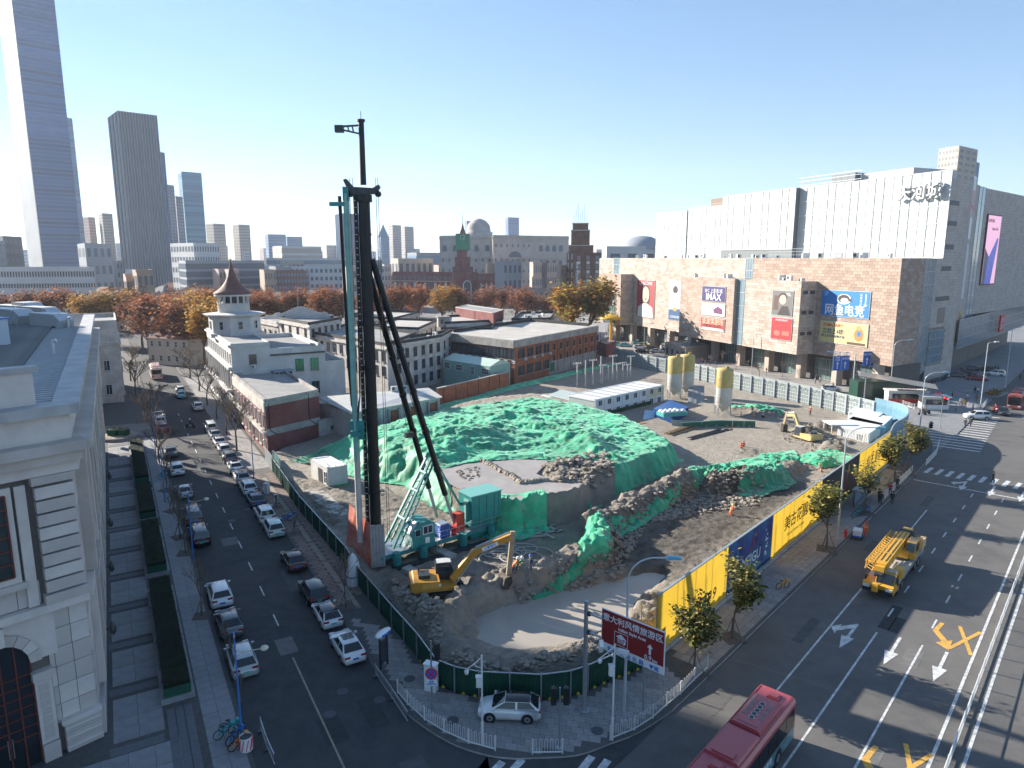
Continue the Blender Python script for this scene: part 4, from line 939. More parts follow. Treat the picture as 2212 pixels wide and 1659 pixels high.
class Bld:
 """parallelogram block: near corner C, ends A and B of the two visible faces, heights z0..z1"""
 def __init__(s,name,label,C,A,B,z1,wall,roof=None,parapet=0.6,z0=0.0,cat='building',group=None,rim=None,parent=None,thick=.35):
  s.C,s.A,s.B,s.z0,s.z1 = C,A,B,z0,z1
  s.D = (A[0] + B[0] - C[0],A[1] + B[1] - C[1])
  s.o = parent or thing(name,label,cat,(C[0],C[1],0),group=group)
  ox,oy = (s.o.location.x,s.o.location.y); s.off = (C[0] - ox,C[1] - oy)
  L = lambda p: (p[0] - ox,p[1] - oy); s.L = L
  s.wall = MB().prism([L(C),L(A),L(s.D),L(B)],z0,z1,wall,roof or M_roofg).build('wall',s.o)
  if parapet:
   cx,cy = (L(C)[0] + L(s.D)[0])/2,(L(C)[1] + L(s.D)[1])/2
   cs = [L(C),L(A),L(s.D),L(B)]; b = MB()
   for p,q in zip(cs,cs[1:] + cs[:1]):
    d = math.hypot(q[0] - p[0],q[1] - p[1]); u = ((q[0] - p[0])/d,(q[1] - p[1])/d); n = (-u[1],u[0])
    if (cx - p[0])*n[0] + (cy - p[1])*n[1] < 0: n = (-n[0],-n[1])
    m_ = ((p[0] + q[0])/2 + n[0]*thick/2,(p[1] + q[1])/2 + n[1]*thick/2,z1 + parapet/2 - .02)
    b.box(m_,(d - .002,thick,parapet),rim or wall,rz=math.atan2(u[1],u[0]))
   b.build('parapet',s.o)
 def face(s,f):
  """start, unit direction, outward-facing rotation, length; face 'A' is C->A, 'B' is C->B"""
  P = s.A if f in 'A' else s.B
  p,q = s.L(s.C),s.L(P); d = math.hypot(q[0] - p[0],q[1] - p[1]); u = ((q[0] - p[0])/d,(q[1] - p[1])/d)
  c = ((s.L(s.C)[0] + s.L(s.D)[0])/2,(s.L(s.C)[1] + s.L(s.D)[1])/2)
  n = (u[1],-u[0])
  if (c[0] - p[0])*n[0] + (c[1] - p[1])*n[1] > 0: n = (-n[0],-n[1])
  return p,u,n,math.atan2(n[0],-n[1]),d
 def put(s,f,me,x,z,out=0.0,name='window',parent=None):
  p,u,n,rz,d = s.face(f)
  return link(name,me,parent or s.o,(p[0] + u[0]*x + n[0]*out,p[1] + u[1]*x + n[1]*out,z),rz)
 def grid(s,f,cols,rows,w_,h_,x0=None,x1=None,skip=(),**kw):
  """cols windows across at heights rows (sill heights)"""
  d = s.face(f)[4]; x0 = 0 if x0 is None else x0; x1 = d if x1 is None else x1
  me = win_mesh(w_,h_,**kw)
  for r_i,z in enumerate(rows):
   for c_i in range(cols):
    if (c_i,r_i) in skip: continue
    s.put(f,me,x0 + (x1 - x0)*(c_i + .5)/cols,z)
 def band(s,f,z,h_,out,m,x0=0,x1=None,name='cornice'):
  d = s.face(f)[4]; x1 = d if x1 is None else x1
  me = MB().box((0,-out/2 + .003,h_/2),(x1 - x0,out,h_),m).data(name); return s.put(f,me,(x0 + x1)/2,z,name=name)
 def piers(s,f,xs_,w_,z,h_,out,m,name='pier'):
  me = MB().box((0,-out/2 + .002,h_/2),(w_,out,h_),m).data(name)
  for x in xs_: s.put(f,me,x,z,name=name)
 def lettering(s,f,txt,m,x,z,size,out=.05,parent=None,**kw):
  p,u,n,rz,d = s.face(f)
  return link('lettering',text_mesh(txt,m,size,**kw),parent or s.o,(p[0] + u[0]*x + n[0]*out,p[1] + u[1]*x + n[1]*out,z),rot=(math.pi/2,0,rz))
def roofclutter(b,n,seed,parent):
 r = random.Random(seed)
 for k in range(n):
  a,c = r.uniform(.15,.85),r.uniform(.15,.85); p = b.L((b.C[0] + (b.A[0] - b.C[0])*a + (b.B[0] - b.C[0])*c,b.C[1] + (b.A[1] - b.C[1])*a + (b.B[1] - b.C[1])*c))
  link('air_conditioner',acm,parent,(p[0],p[1],b.z1),r.uniform(0,6),scale=r.uniform(1,1.8))
def clad(parent,p,u,n,w_,z0,z1,pw,ph,mats_,gap=.03,t=.06,holes=(),limit=300,name='stone',seed=0,stag=True,prox=(0,0)):
 """running-bond stone panels on a wall: start p, direction u, outward normal n; holes = (x0, x1, z0, z1)"""
 r = random.Random(seed); cells = []; nr = max(1,round((z1 - z0)/ph)); hh = (z1 - z0)/nr
 for j in range(nr):
  x = -(pw/2 if (j % 2 and stag) else 0)
  while x < w_ - .05:
   a,b = max(0,x),min(w_,x + pw); x += pw
   if b - a < .12: continue
   za,zb = z0 + j*hh,z0 + (j + 1)*hh
   if any(a < h[1] and b > h[0] and za < h[3] and zb > h[2] for h in holes): continue
   cells.append((a,b,za,zb))
 rz = math.atan2(n[0],-n[1])
 def pos(c):
  x = (c[0] + c[1])/2; return (p[0] + u[0]*x,p[1] + u[1]*x,(c[2] + c[3])/2)
 cells.sort(key=lambda c: (pos(c)[0] + prox[0])**2 + (pos(c)[1] + prox[1])**2 + (pos(c)[2] - 20)**2)
 cache = {}; rest = MB()
 for i,c in enumerate(cells):
  m = r.choice(mats_); q = pos(c); tt = t*r.uniform(.8,1.2)
  if i < limit:
   k = (round(c[1] - c[0],2),m.name)
   if k not in cache: cache[k] = MB().box((0,-t/2 + .002,0),(c[1] - c[0] - gap,t,hh - gap),m).data(name)
   link(name,cache[k],parent,q,rz)
  else:
   rest.box((q[0] + n[0]*(tt/2 - .002),q[1] + n[1]*(tt/2 - .002),q[2]),(c[1] - c[0] - gap,tt,hh - gap),m,rz=rz)
 if rest.v: rest.build(name + '_courses',parent,kind='stuff')
# mall
MO = (85.3,154.2); MU = (math.sin(AZ_MALL),math.cos(AZ_MALL)); MV = (math.cos(AZ_MALL),-math.sin(AZ_MALL))
mp = lambda u,v: (MO[0] + MU[0]*u + MV[0]*v,MO[1] + MU[1]*u + MV[1]*v)
M_ms = [layered('mall_stone_a',(0.407,0.331,0.273),(0.455,0.381,0.319),0.3,rough=.75),layered('mall_stone_b',(0.447,0.377,0.319),(0.496,0.423,0.365),0.3,rough=.75),layered('mall_stone_c',(0.366,0.29,0.236),(0.423,0.348,0.29),0.3,rough=.75),layered('mall_stone_d',(0.476,0.412,0.355),(0.514,0.453,0.396),.3,rough=.75)]
M_msp = [layered('mall_pink_a',(0.347,0.253,0.2),(0.4,0.297,0.239),0.3,rough=.75),layered('mall_pink_b',(0.4,0.297,0.239),(0.443,0.342,0.279),.3,rough=.75),layered('mall_pink_c',(0.313,0.221,0.177),(0.356,0.262,0.209),.3,rough=.75)]
M_mj = mat('mall_joint',(0.26,0.20,0.165),.9,var=.1)
M_mgl = glass('mall_glass',(0.20,0.27,0.31),.12,rand=.12)
mall = thing('shopping_mall','huge stepped shopping mall clad in beige stone with white glass upper storeys','shopping mall',(*MO,0))
ml = lambda u,v: (mp(u,v)[0] - MO[0],mp(u,v)[1] - MO[1])
def mblock(u0,u1,v0,v1,z0,z1,m,name='wall',mtop=None): return MB().prism([ml(u0,v0),ml(u1,v0),ml(u1,v1),ml(u0,v1)],z0,z1,m,mtop or M_roofl).build(name,mall)
MB().prism([ml(0,0),ml(133,0),ml(133,60),ml(34,60),ml(11.8,26.5),ml(2.5,10.7)],7,31,M_mj,M_roofl).build('wall',mall)
mblock(2,131,3.2,12,0.1,7,mat('mall_ground_dark',(.10,.09,.085),.5,var=.3,scale=.3))
for u0,u1 in ((23,43),(47.5,72.4),(108,124)): mblock(u0,u1,-5.2,0.1,7,25.3,M_mj)
SIDE = (MV[0],MV[1])
def mclad(u0,u1,v,z0,z1,mats_,lim,seed,**k): clad(mall,ml(u0,v),MU,(-MV[0],-MV[1]),u1 - u0,z0,z1,1.5,0.75,mats_,t=.05,gap=.045,limit=lim,seed=seed,name='stone_panel',prox=MO,**k)
mclad(0,46.5,0,7,31,M_msp,300,1)
mclad(49.5,118,0,7,31,M_ms,0,2); mclad(122,133,0,7,31,M_ms,0,3)
mclad(23,43,-5.2,7,25.3,M_ms,0,4); mclad(47.5,72.4,-5.2,7,25.3,M_msp[:2] + M_ms[:1],0,5); mclad(108,124,-5.2,7,25.3,M_msp[:2],0,6,holes=((3,12,7,18),))
for u0 in (23,47.5,108): clad(mall,ml(u0,0),(-MV[0],-MV[1]),(-MU[0],-MU[1]),5.2,7,25.3,1.5,.75,M_ms[:3],t=.05,gap=.045,limit=0,name='stone_panel',seed=int(u0))
clad(mall,ml(0,0),(math.sin(R(54.6)),math.cos(R(54.6))),(math.cos(R(54.6)),-math.sin(R(54.6))),10.9,7,31,1.5,.75,M_msp,t=.05,gap=.045,limit=0,name='stone_panel',seed=9)
def glass_strip(P,u,n,w_,z0,z1,cols,rows,m=M_mgl,fm=M_steel,name='glass_strip'):
 b = MB().box((w_/2,-.02,(z0 + z1)/2),(w_,.08,z1 - z0),m)
 for k in range(cols + 1): b.box((w_*k/cols,-.08,(z0 + z1)/2),(.09,.1,z1 - z0),fm)
 for k in range(rows + 1): b.box((w_/2,-.085,z0 + (z1 - z0)*k/rows),(w_,.11,.12),fm)
 return b.build(name,mall,(P[0],P[1],0),math.atan2(u[1],u[0]))
nl = (-MV[0],-MV[1])
def gs(u0,u1,v,z0,z1,c,r,m=M_mgl):     # on the lit facade; local x must run so that -y is outward
 return glass_strip(ml(u1,v),(-MU[0],-MU[1]),nl,u1 - u0,z0,z1,c,r,m)
gs(46.5,49.5,.02,7,31,3,7); gs(118,122,.02,19,31,3,5); gs(43,47.4,-4.2,7,25.2,3,5)
gs(111,120,-5.22,7,18,6,5,glass('shop_glass',(.10,.16,.15),.1)); text('天河城',M_wpaint,mall,(*ml(115.5,-5.5),14.5),(math.pi/2,0,math.atan2(-MU[1],-MU[0])),2.2)
# ground floor glazing and columns
for k in range(11):
 u = 4 + k*11.6; MB().box((0,0,3.5),(2.0,1.6,7),M_ms[0]).build('column',mall,(*ml(u,.9),.05),AZ_MALL*-1)
for k in range(10):
 gs(6 + k*11.6,13 + k*11.6,3.1,.4,5.8,6,2,glass('shop_glass',(.10,.16,.15),.1))
# white upper glass block, built panel by panel
M_wp = layered('white_glass_panel',(0.44,0.465,0.47),(0.49,0.515,0.515),.2,rough=.28,rand=.035); M_wpj = mat('panel_joint',(0.13,0.15,0.16),.6,var=0)
UP = [(4.7,50.5,19.4,31,51.0),(50.5,82.4,17.6,33.6,51.0),(82.9,103.5,19.4,31,48.4),(104.2,123.5,19.4,31,47.9)]
for i,(u0,u1,v,z0,z1) in enumerate(UP):
 if i: mblock(u0,u1,v,58 if i < 2 else 45,31,z1,M_wpj,'upper_wall',M_roofg)
 else: MB().prism([ml(u0,v),ml(u1,v),ml(u1,58),ml(34,58),ml(11.6,26.2)],31,z1,M_mgl,M_roofg).build('upper_wall',mall)
 n = max(1,round((u1 - u0)/2.6)); pw = (u1 - u0)/n; nr = 5 if i < 2 else 4; ph = (z1 - z0)/nr
 me = MB().box((0,-.05,0),(pw - .24,.12,ph - .22),M_wp).data('glass_panel')
 rz = math.atan2(-MU[1],-MU[0])
 for a in range(n):
  for c in range(nr): link('glass_panel',me,mall,(*ml(u0 + (a + .5)*pw,v),z0 + (c + .5)*ph),rz)
 fd = MB().box((0,-.13,0),(.14,.14,z1 - z0),M_wpaint).data('fin')
 for a in range(0,n + 1,3): link('fin',fd,mall,(*ml(u0 + a*pw,v),(z0 + z1)/2),rz)
 for c in range(nr + 1): MB().box((0,-.12,0),(u1 - u0,.3,.14),M_wpaint).build('transom',mall,(*ml((u0 + u1)/2,v),z0 + c*ph),rz)
gs(82.3,83.0,18.2,31,49.5,1,4); gs(103.4,104.3,19.6,31,47.5,1,4)
text('天河城',mat('sign_grey',(.50,.52,.53),.5,var=0),mall,(*ml(11.8,18.3),46.4),(math.pi/2,0,math.atan2(-MU[1],-MU[0])),3.9,extrude=.35,bold=.04)
# rooftop plant
mblock(20,38,26,42,51,53.6,M_wh,'plant_room',M_wh); mblock(36,44,24,36,51,54,M_wpj,'plant_room'); mblock(90,97,24,34,48.4,51.5,mat('plant_brown',(.25,.18,.15),.8),'plant_room')
sc_ = MB()
for k in range(11):
 a = ml(34 + k*2.2,24); sc_.bar((*a,51),(*a,55 - (k % 4)*.4),.07,.07,M_steel)
for z in (52.2,53.4,54.4): sc_.bar((*ml(34,24),z),(*ml(56,24),z),.07,.07,M_steel)
sc_.build('roof_scaffold',mall)
mr = MB()
for k in range(34): a = ml(84 + k*1.15,20.2); mr.bar((*a,48.3),(*a,49.3),.05,.05,M_steel)
mr.bar((*ml(84,20.2),49.3),(*ml(123,20.2),49.3),.05,.05,M_steel); mr.build('roof_railing',mall)
for k in range(26):
 u = rnd.uniform(6,130); v = rnd.uniform(2,14); link('roof_unit',acm,mall,(*ml(u,v),31),rnd.uniform(0,6),scale=rnd.uniform(1,2.2))
for u0,u1 in ((23,43),(47.5,72.4)):
 for k in range(5): link('roof_unit',acm,mall,(*ml(rnd.uniform(u0 + 1,u1 - 1),-rnd.uniform(1.2,3.5)),25.3),rnd.uniform(0,6),scale=rnd.uniform(1,2))
rail = MB()
for k in range(15): a = ml(40 + k,12); rail.bar((*a,31),(*a,33.6),.05,.05,M_steel)
for z in (31.9,32.8,33.6): rail.bar((*ml(40,12),z),(*ml(54,12),z),.05,.05,M_steel)
rail.build('roof_frame',mall)
# stone stair tower and right wing along the avenue
E1 = (math.sin(R(52)),math.cos(R(52))); T0 = (105.2,175.0)
def fr2(P,az_):
 e = (math.sin(R(az_)),math.cos(R(az_))); return e,(e[1],-e[0])
def wing(name,P,az_,w_,z0,z1,depth,mats_,seed,holes=(),lim=0,band=None):
 e,n = fr2(P,az_); Q = (P[0] + e[0]*w_,P[1] + e[1]*w_); q = [P,Q,(Q[0] - n[0]*depth,Q[1] - n[1]*depth),(P[0] - n[0]*depth,P[1] - n[1]*depth)]
 MB().prism([(a[0] - MO[0],a[1] - MO[1]) for a in q],z0,z1,M_mj,M_roofg).build(name,mall)
 clad(mall,(P[0] - MO[0],P[1] - MO[1]),e,n,w_,z0,z1,1.5,.75,mats_,t=.05,gap=.045,limit=lim,name='stone_panel',seed=seed,holes=holes)
 return e,n,Q
M_mt = [layered('mall_tower_a',(0.46,0.385,0.345),(0.517,0.437,0.391),.3,rough=.75),layered('mall_tower_b',(0.517,0.437,0.391),(0.564,0.483,0.437),.3,rough=.75)]
e,n,T1 = wing('tower_wall',T0,52,17,0,50.4,25,M_mt,21,holes=((0.5,9.5,4,13),))
for z,x0,x1 in ((44.6,4.5,10.2),(39.6,4.3,10),(33.8,4,9.8),(28.4,3.8,9.6),(20.8,2,10.5)):
 p = (T0[0] + e[0]*(x0 + x1)/2 + n[0]*.06 - MO[0],T0[1] + e[1]*(x0 + x1)/2 + n[1]*.06 - MO[1]); MB().box((0,0,0),(x1 - x0,.1,1.15),M_fdark).build('slot_window',mall,(*p,z),math.atan2(e[1],e[0]))
def glz(P,az_,x,w_,z0,z1,c,r,m=M_mgl,out=.03):
 e,n = fr2(P,az_); a = (P[0] + e[0]*x + n[0]*out - MO[0],P[1] + e[1]*x + n[1]*out - MO[1]); return glass_strip(a,e,n,w_,z0,z1,c,r,m)
glz(T0,52,.5,9,4.2,12.8,5,4)
p = (T0[0] + e[0]*6.5 + n[0]*.06 - MO[0],T0[1] + e[1]*6.5 + n[1]*.06 - MO[1]); MB().box((0,0,0),(4.6,.1,4),glass('dull_glass',(.12,.13,.15),.2)).build('slot_window',mall,(*p,16.5),math.atan2(e[1],e[0]))
# glazed link between podium and tower
a,b = mp(2.6,10.8),T0; L_ = math.hypot(b[0] - a[0],b[1] - a[1]); az_l = math.degrees(math.atan2(b[0] - a[0],b[1] - a[1]))
glz(a,az_l,0,L_,3,30.9,6,9); a2_ = mp(4.7,19.3); L2_ = math.hypot(b[0] - a2_[0],b[1] - a2_[1]); glz(a2_,math.degrees(math.atan2(b[0] - a2_[0],b[1] - a2_[1])),0,L2_,31,50.6,4,7); MB().prism([(a[0] - MO[0],a[1] - MO[1]),(b[0] - MO[0],b[1] - MO[1]),(b[0] - MO[0] + 10,b[1] - MO[1] + 25),(a[0] - MO[0] + 5,a[1] - MO[1] + 25)],2.6,30.9,M_wpj,M_roofg).build('link_core',mall)
e2,n2,T2 = wing('tower_wall',T1,41,13,8,50.4,20,M_mt,22)
glz(T2,46,0,7,8,50.2,2,10,glass('mosaic_glass',(.22,.30,.36),.1));
T3 = (T2[0] + 7*math.sin(R(46)),T2[1] + 7*math.cos(R(46))); MB().prism([(q[0] - MO[0],q[1] - MO[1]) for q in (T2,T3,(T3[0] - 9,T3[1] + 18),(T2[0] - 9,T2[1] + 18))],8,50,M_wpj,M_roofg).build('link_core',mall)
e3,n3,T4 = wing('wing_wall',T3,49,75,15,50.2,40,M_mt,23)
glz((T1[0] + .6,T1[1] - .4),45,0,96,7,14.8,60,3,glass('band_glass',(.16,.22,.28),.15))
MB().prism([(q[0] - MO[0],q[1] - MO[1]) for q in ((T1[0] + 1,T1[1] + 5),(T4[0] - 8,T4[1] + 3),(T4[0] - 20,T4[1] + 20),(T1[0] - 3,T1[1] + 20))],0,15,mat('mall_ground_dark',(.10,.09,.085),.5,var=.3,scale=.3)).build('wing_base',mall)
for x,w_,h_,z,m_ in ((4.2,3.4,16,36,M_wpaint),(4.2,3.4,14.5,20.2,mat('banner_white',(.55,.57,.6),.5,var=.15,scale=.4)),(4.2,3.2,8,9,mat('banner_gold',(.55,.33,.06),.5,var=.1))):
 q = (T1[0] + e2[0]*x + n2[0]*.1 - MO[0],T1[1] + e2[1]*x + n2[1]*.1 - MO[1]); ba = MB().box((0,0,h_/2),(w_,.12,h_),m_).build('banner',mall,(*q,z),math.atan2(e2[1],e2[0]))
 if z == 36: text('LI\nNING',M_red,ba,(0,-.08,9),(math.pi/2,0,0),1.7); MB().box((0,-.07,9),(2.4,.02,7),mat('banner_pink',(.6,.25,.22),.5,var=0)).build('print',ba)
 if z == 9: text('餐\n饮\n广\n场',M_ink,ba,(0,-.08,4),(math.pi/2,0,0),1.5)
# LED screen on the wing
scn = (T3[0] + e3[0]*9.5 + n3[0]*.25 - MO[0],T3[1] + e3[1]*9.5 + n3[1]*.25 - MO[1])
led = MB().box((0,0,0),(12.5,.5,20),M_fdark).build('screen',mall,(*scn,33.3),math.atan2(e3[1],e3[0]))
MB().box((0,-.27,0),(12,.05,19.4),mat('screen_pink',(.70,.36,.50),.4,var=.08,scale=.5,emit=.35)).build('picture',led)
def lp(pts,m_,d=-.31): MB().add([(x,d,z) for x,z in pts],[tuple(range(len(pts)))],m_).build('picture',led)
lp([(-6,.5),(-1.5,-2.2),(-1,-4),(-3.5,-9.7),(-6,-9.7)],mat('screen_navy',(.02,.02,.07),.4,var=0,emit=.2)); lp([(4.2,3.6),(5.2,3.2),(2,-9.7),(-3.6,-9.7),(-2.5,-2.4)],mat('screen_blue',(.05,.07,.35),.4,var=.5,scale=.3,emit=.3),d=-.315)
text('SAMSUNG',M_ink,led,(-3.0,-.32,8.2),(math.pi/2,0,0),1.3); text('Galaxy Fold',M_ink,led,(1,-.32,6),(math.pi/2,0,0),1.2)
q = (T3[0] + e3[0]*26 + n3[0]*1.2 - MO[0],T3[1] + e3[1]*26 + n3[1]*1.2 - MO[1]); ub = MB().box((0,0,0),(4.2,.4,5.2),M_red).build('shop_sign',mall,(*q,11),math.atan2(e3[1],e3[0])); text('UNI\nQLO',M_signw,ub,(0,-.23,0),(math.pi/2,0,0),2.0)
# posters on the lit facade ------------------------------------------------
def poster(x0,y0,x1,y1,v,m_,name='poster',fr_=True):
 P0 = mp(0,v); a = on_plane(x0,y0,P0,MV); b = on_plane(x1,y1,P0,MV)
 w_ = math.hypot(b[0] - a[0],b[1] - a[1]); h_ = abs(a[2] - b[2]); c = ((a[0] + b[0])/2 - MV[0]*.12 - MO[0],(a[1] + b[1])/2 - MV[1]*.12 - MO[1],(a[2] + b[2])/2)
 o_ = MB().box((0,0,0),(w_ + .3,.16,h_ + .3),M_steel).build(name,mall,c,math.atan2(-MU[1],-MU[0]))
 MB().box((0,-.09,0),(w_,.03,h_),m_).build('print',o_); return o_,w_,h_
def shp(o_,pts,m_,d=-.112): MB().add([(x,d,z) for x,z in pts],[tuple(range(len(pts)))],m_).build('print',o_)
def ell(cx,cz,rx,rz_,n=18,a0=0,a1=6.2832): return [(cx + rx*math.cos(a0 + (a1 - a0)*k/n),cz + rz_*math.sin(a0 + (a1 - a0)*k/n)) for k in range(n)]
PR = lambda n_,c_: mat('print_' + n_,c_,.5,var=.06)
rotT = (math.pi/2,0,0)
skin_p,hair_p,wht_p = PR('skin',(.62,.40,.31)),PR('dark',(.03,.02,.022)),PR('white',(.68,.67,.66))
o_,w_,h_ = poster(1378,605,1413,688,0,PR('crimson',(.36,.035,.04)))
shp(o_,ell(0,h_*.08,w_*.27,h_*.33),hair_p,-.110); shp(o_,ell(.1,h_*.12,w_*.2,h_*.22),skin_p,-.114); shp(o_,[(-w_*.45,-h_*.49),(w_*.45,-h_*.49),(w_*.4,-h_*.22),(w_*.1,-h_*.12),(-w_*.1,-h_*.12),(-w_*.4,-h_*.22)],wht_p,-.117); shp(o_,ell(.15,h_*.0,w_*.06,h_*.018),M_red,-.12); text('LANCÔME',M_signw,o_,(0,-.12,h_*.42),rotT,w_*.155)
o_,w_,h_ = poster(1448,607,1471,693,0,PR('sky',(.42,.55,.62))); shp(o_,ell(0,h_*.28,w_*.2,h_*.1),hair_p); shp(o_,[(-w_*.35,-h_*.2),(w_*.35,-h_*.2),(w_*.25,h_*.2),(-w_*.25,h_*.2)],wht_p,-.114); shp(o_,[(-w_*.5,-h_*.5),(w_*.5,-h_*.5),(w_*.5,-h_*.2),(-w_*.5,-h_*.24)],PR('navy',(.03,.09,.22)),-.118); shp(o_,ell(0,-h_*.22,w_*.18,h_*.05),PR('gold',(.5,.38,.14)),-.121); text('LONGINES',M_signw,o_,(0,-.122,-h_*.42),rotT,w_*.16)
o_,w_,h_ = poster(1519,618,1567,653,-5.2,PR('indigo',(.035,.02,.13))); text('SFC 上影影城',M_signw,o_,(0,-.12,h_*.2),rotT,w_*.13); text('IMAX',M_signw,o_,(0,-.12,-h_*.22),rotT,w_*.28,bold=.02)
o_,w_,h_ = poster(1518,654,1566,684,-5.2,wht_p); shp(o_,[(w_*.05,-h_*.3),(w_*.42,-h_*.35),(w_*.4,h_*.1),(w_*.2,h_*.3),(w_*.0,0)],PR('plum',(.14,.03,.12))); text('RGC 2025',PR('magenta',(.35,.05,.2)),o_,(-w_*.22,-.12,h_*.08),rotT,w_*.1)
o_,w_,h_ = poster(1516,685,1565,717,-5.2,PR('banner_red',(.42,.025,.02))); text('波波笑剧场',PR('cream',(.72,.6,.42)),o_,(0,-.12,h_*.2),rotT,w_*.185); text('喜剧 脱口秀 相声',hair_p,o_,(0,-.12,-h_*.15),rotT,w_*.1); shp(o_,[(-w_*.5,-h_*.5),(w_*.5,-h_*.5),(w_*.42,-h_*.3),(-w_*.42,-h_*.3)],wht_p)
o_,w_,h_ = poster(1671,627,1711,683,-5.2,PR('smoke',(.14,.13,.13))); shp(o_,ell(.2,h_*.14,w_*.17,h_*.2),skin_p,-.114); shp(o_,ell(.2,h_*.24,w_*.22,h_*.18),hair_p); shp(o_,[(-w_*.2,-h_*.5),(w_*.45,-h_*.5),(w_*.3,-h_*.12),(0,-h_*.12)],hair_p,-.116); shp(o_,[(-w_*.42,-h_*.3),(-w_*.18,-h_*.3),(-w_*.2,h_*.3),(-w_*.4,h_*.3)],PR('umber',(.1,.05,.03)),-.118); text('YSL',M_signw,o_,(w_*.3,-.12,h_*.36),rotT,w_*.16)
o_,w_,h_ = poster(1669,685,1709,736,-5.2,PR('poster_red',(.40,.02,.025))); shp(o_,ell(-w_*.2,-h_*.22,w_*.16,h_*.13),PR('rose',(.45,.14,.1))); shp(o_,[(w_*.05,-h_*.3),(w_*.4,-h_*.3),(w_*.4,-h_*.1),(w_*.05,-h_*.1)],PR('rose',(.45,.14,.1))); text('MORRORART',M_signw,o_,(0,-.12,h_*.4),rotT,w_*.1)
o_,w_,h_ = poster(1778,626,1877,689,0,PR('azure',(.012,.17,.52))); text('网鱼电竞',M_signw,o_,(0,-.12,-h_*.28),rotT,w_*.21,bold=.03); text('2F',PR('pale_blue',(.4,.6,.75)),o_,(-w_*.4,-.12,h_*.36),rotT,w_*.1); text('扶\n梯\n直\n达',M_signw,o_,(w_*.33,-.12,h_*.2),rotT,w_*.05)
shp(o_,[(w_*.41,h_*.42),(w_*.43,h_*.42),(w_*.43,0),(w_*.46,h_*.03),(w_*.42,-h_*.07),(w_*.38,h_*.03),(w_*.41,0)],M_signw)
shp(o_,ell(-.3,h_*.18,w_*.15,h_*.2),M_signw,-.112); shp(o_,ell(-.3,h_*.19,w_*.125,h_*.165),hair_p,-.115); shp(o_,ell(-.1,h_*.13,w_*.08,h_*.1),M_signw,-.118); shp(o_,[(w_*.08,h_*.18),(w_*.16,h_*.24),(w_*.13,h_*.15),(w_*.17,h_*.1),(w_*.08,h_*.1)],hair_p,-.118)
o_,w_,h_ = poster(1774,692,1873,750,0,PR('straw',(.60,.50,.22))); text('ZUMA FAIRY',M_red,o_,(-w_*.22,-.12,h_*.33),rotT,w_*.075,bold=.02); text('立刻上4楼!',PR('ink_blue',(.03,.04,.12)),o_,(-w_*.2,-.12,h_*.03),rotT,w_*.1,bold=.02); text('魅力全开的动物农场!',PR('ink_blue',(.03,.04,.12)),o_,(-w_*.2,-.12,-h_*.2),rotT,w_*.055,bold=.01)
shp(o_,ell(w_*.33,h_*.0,w_*.1,h_*.3),PR('bronze',(.35,.2,.06))); shp(o_,ell(w_*.32,h_*.33,w_*.06,h_*.1),PR('bronze2',(.5,.3,.1)),-.115); shp(o_,[(w_*.1,-h_*.48),(w_*.47,-h_*.48),(w_*.47,-h_*.36),(w_*.1,-h_*.36)],PR('umber',(.1,.05,.03)),-.117); shp(o_,ell(w_*.33,h_*.05,w_*.04,h_*.12),PR('azure',(.012,.17,.52)),-.118)
text('天河城 B1',M_steel,mall,(*ml(15.5,-.2),7.9),(math.pi/2,0,math.atan2(-MU[1],-MU[0])),1.5)
for zz in (12.3,17.6,22.6):
 for vv in (-3.9,-1.6): MB().box((0,0,0),(1.5,.1,.9),M_fdark).build('slot_window',mall,(*ml(22.93,vv),zz),math.atan2(MV[1],MV[0]))
# canopy by the mall entrance
cp = thing('entrance_canopy','sloping glass entrance canopy below the mall corner','canopy',(*mp(-2,-8),.1))
MB().add([(-5,-4,6.2),(9,-9,4.2),(12,-3,4.2),(-2,3,6.2)],[(0,1,2,3)],glass('canopy_glass',(.35,.33,.30),.2,rand=0)).add([(-5,-4,6.3),(9,-9,4.3),(12,-3,4.3),(-2,3,6.3)],[(0,1,2,3)],glass('canopy_glass',(.35,.33,.30),.2,rand=0)).build('roof',cp)
for x,y,z in ((8,-7,4.3),(10,-3.5,4.3),(-3,-3,5.9)): MB().cyl((x,y,0),(x,y,z),.12,M_steel,n=8).build('post',cp)
MB().span((-2,2,0),(9,6,4),mat('entrance_green',(.01,.05,.035),.3,var=.1)).build('entrance_hall',cp)
# stone building on the left of the street
M_ls = [layered('beige_stone_a',(0.54,0.472,0.432),(0.621,0.553,0.506),.5,(.35,.30,.27),.2,rough=.8),layered('beige_stone_b',(0.594,0.527,0.486),(0.675,0.601,0.553),.5,rough=.8),layered('beige_stone_c',(0.499,0.432,0.392),(0.567,0.499,0.459),.5,rough=.8)]
M_lj = mat('stone_joint',(0.15,0.125,0.115),.9,var=.1)
M_redf = mat('red_window_frame',(0.14,0.035,0.025),.5,var=.1)
M_metal = layered('zinc_gutter',(0.36,0.35,0.35),(0.46,0.45,0.44),.6,rough=.6)
hall = thing('stone_hall','large beige stone hall with arched doorway and tiled roof beside the side street','building',(0,0,0),scale=(1,1,1.08))
sd,sn = (math.sin(AZ_ST),math.cos(AZ_ST)),(math.cos(AZ_ST),-math.sin(AZ_ST))
WZ = 20.2; WO = -3.0; N0 = 49.0; N1 = 127.0
cA = ST(WO,N0)                                   # street corner of the chamfer
ch = (math.sin(R(222)),math.cos(R(222))); chn = (math.sin(R(132)),math.cos(R(132)))
CL = 15.0
cB = (cA[0] + ch[0]*CL,cA[1] + ch[1]*CL)
core = [cA,ST(WO,N1),ST(WO - 42,N1),ST(WO - 42,10),cB]
MB().prism(core,0,WZ,M_lj,M_roofl).build('wall',hall)
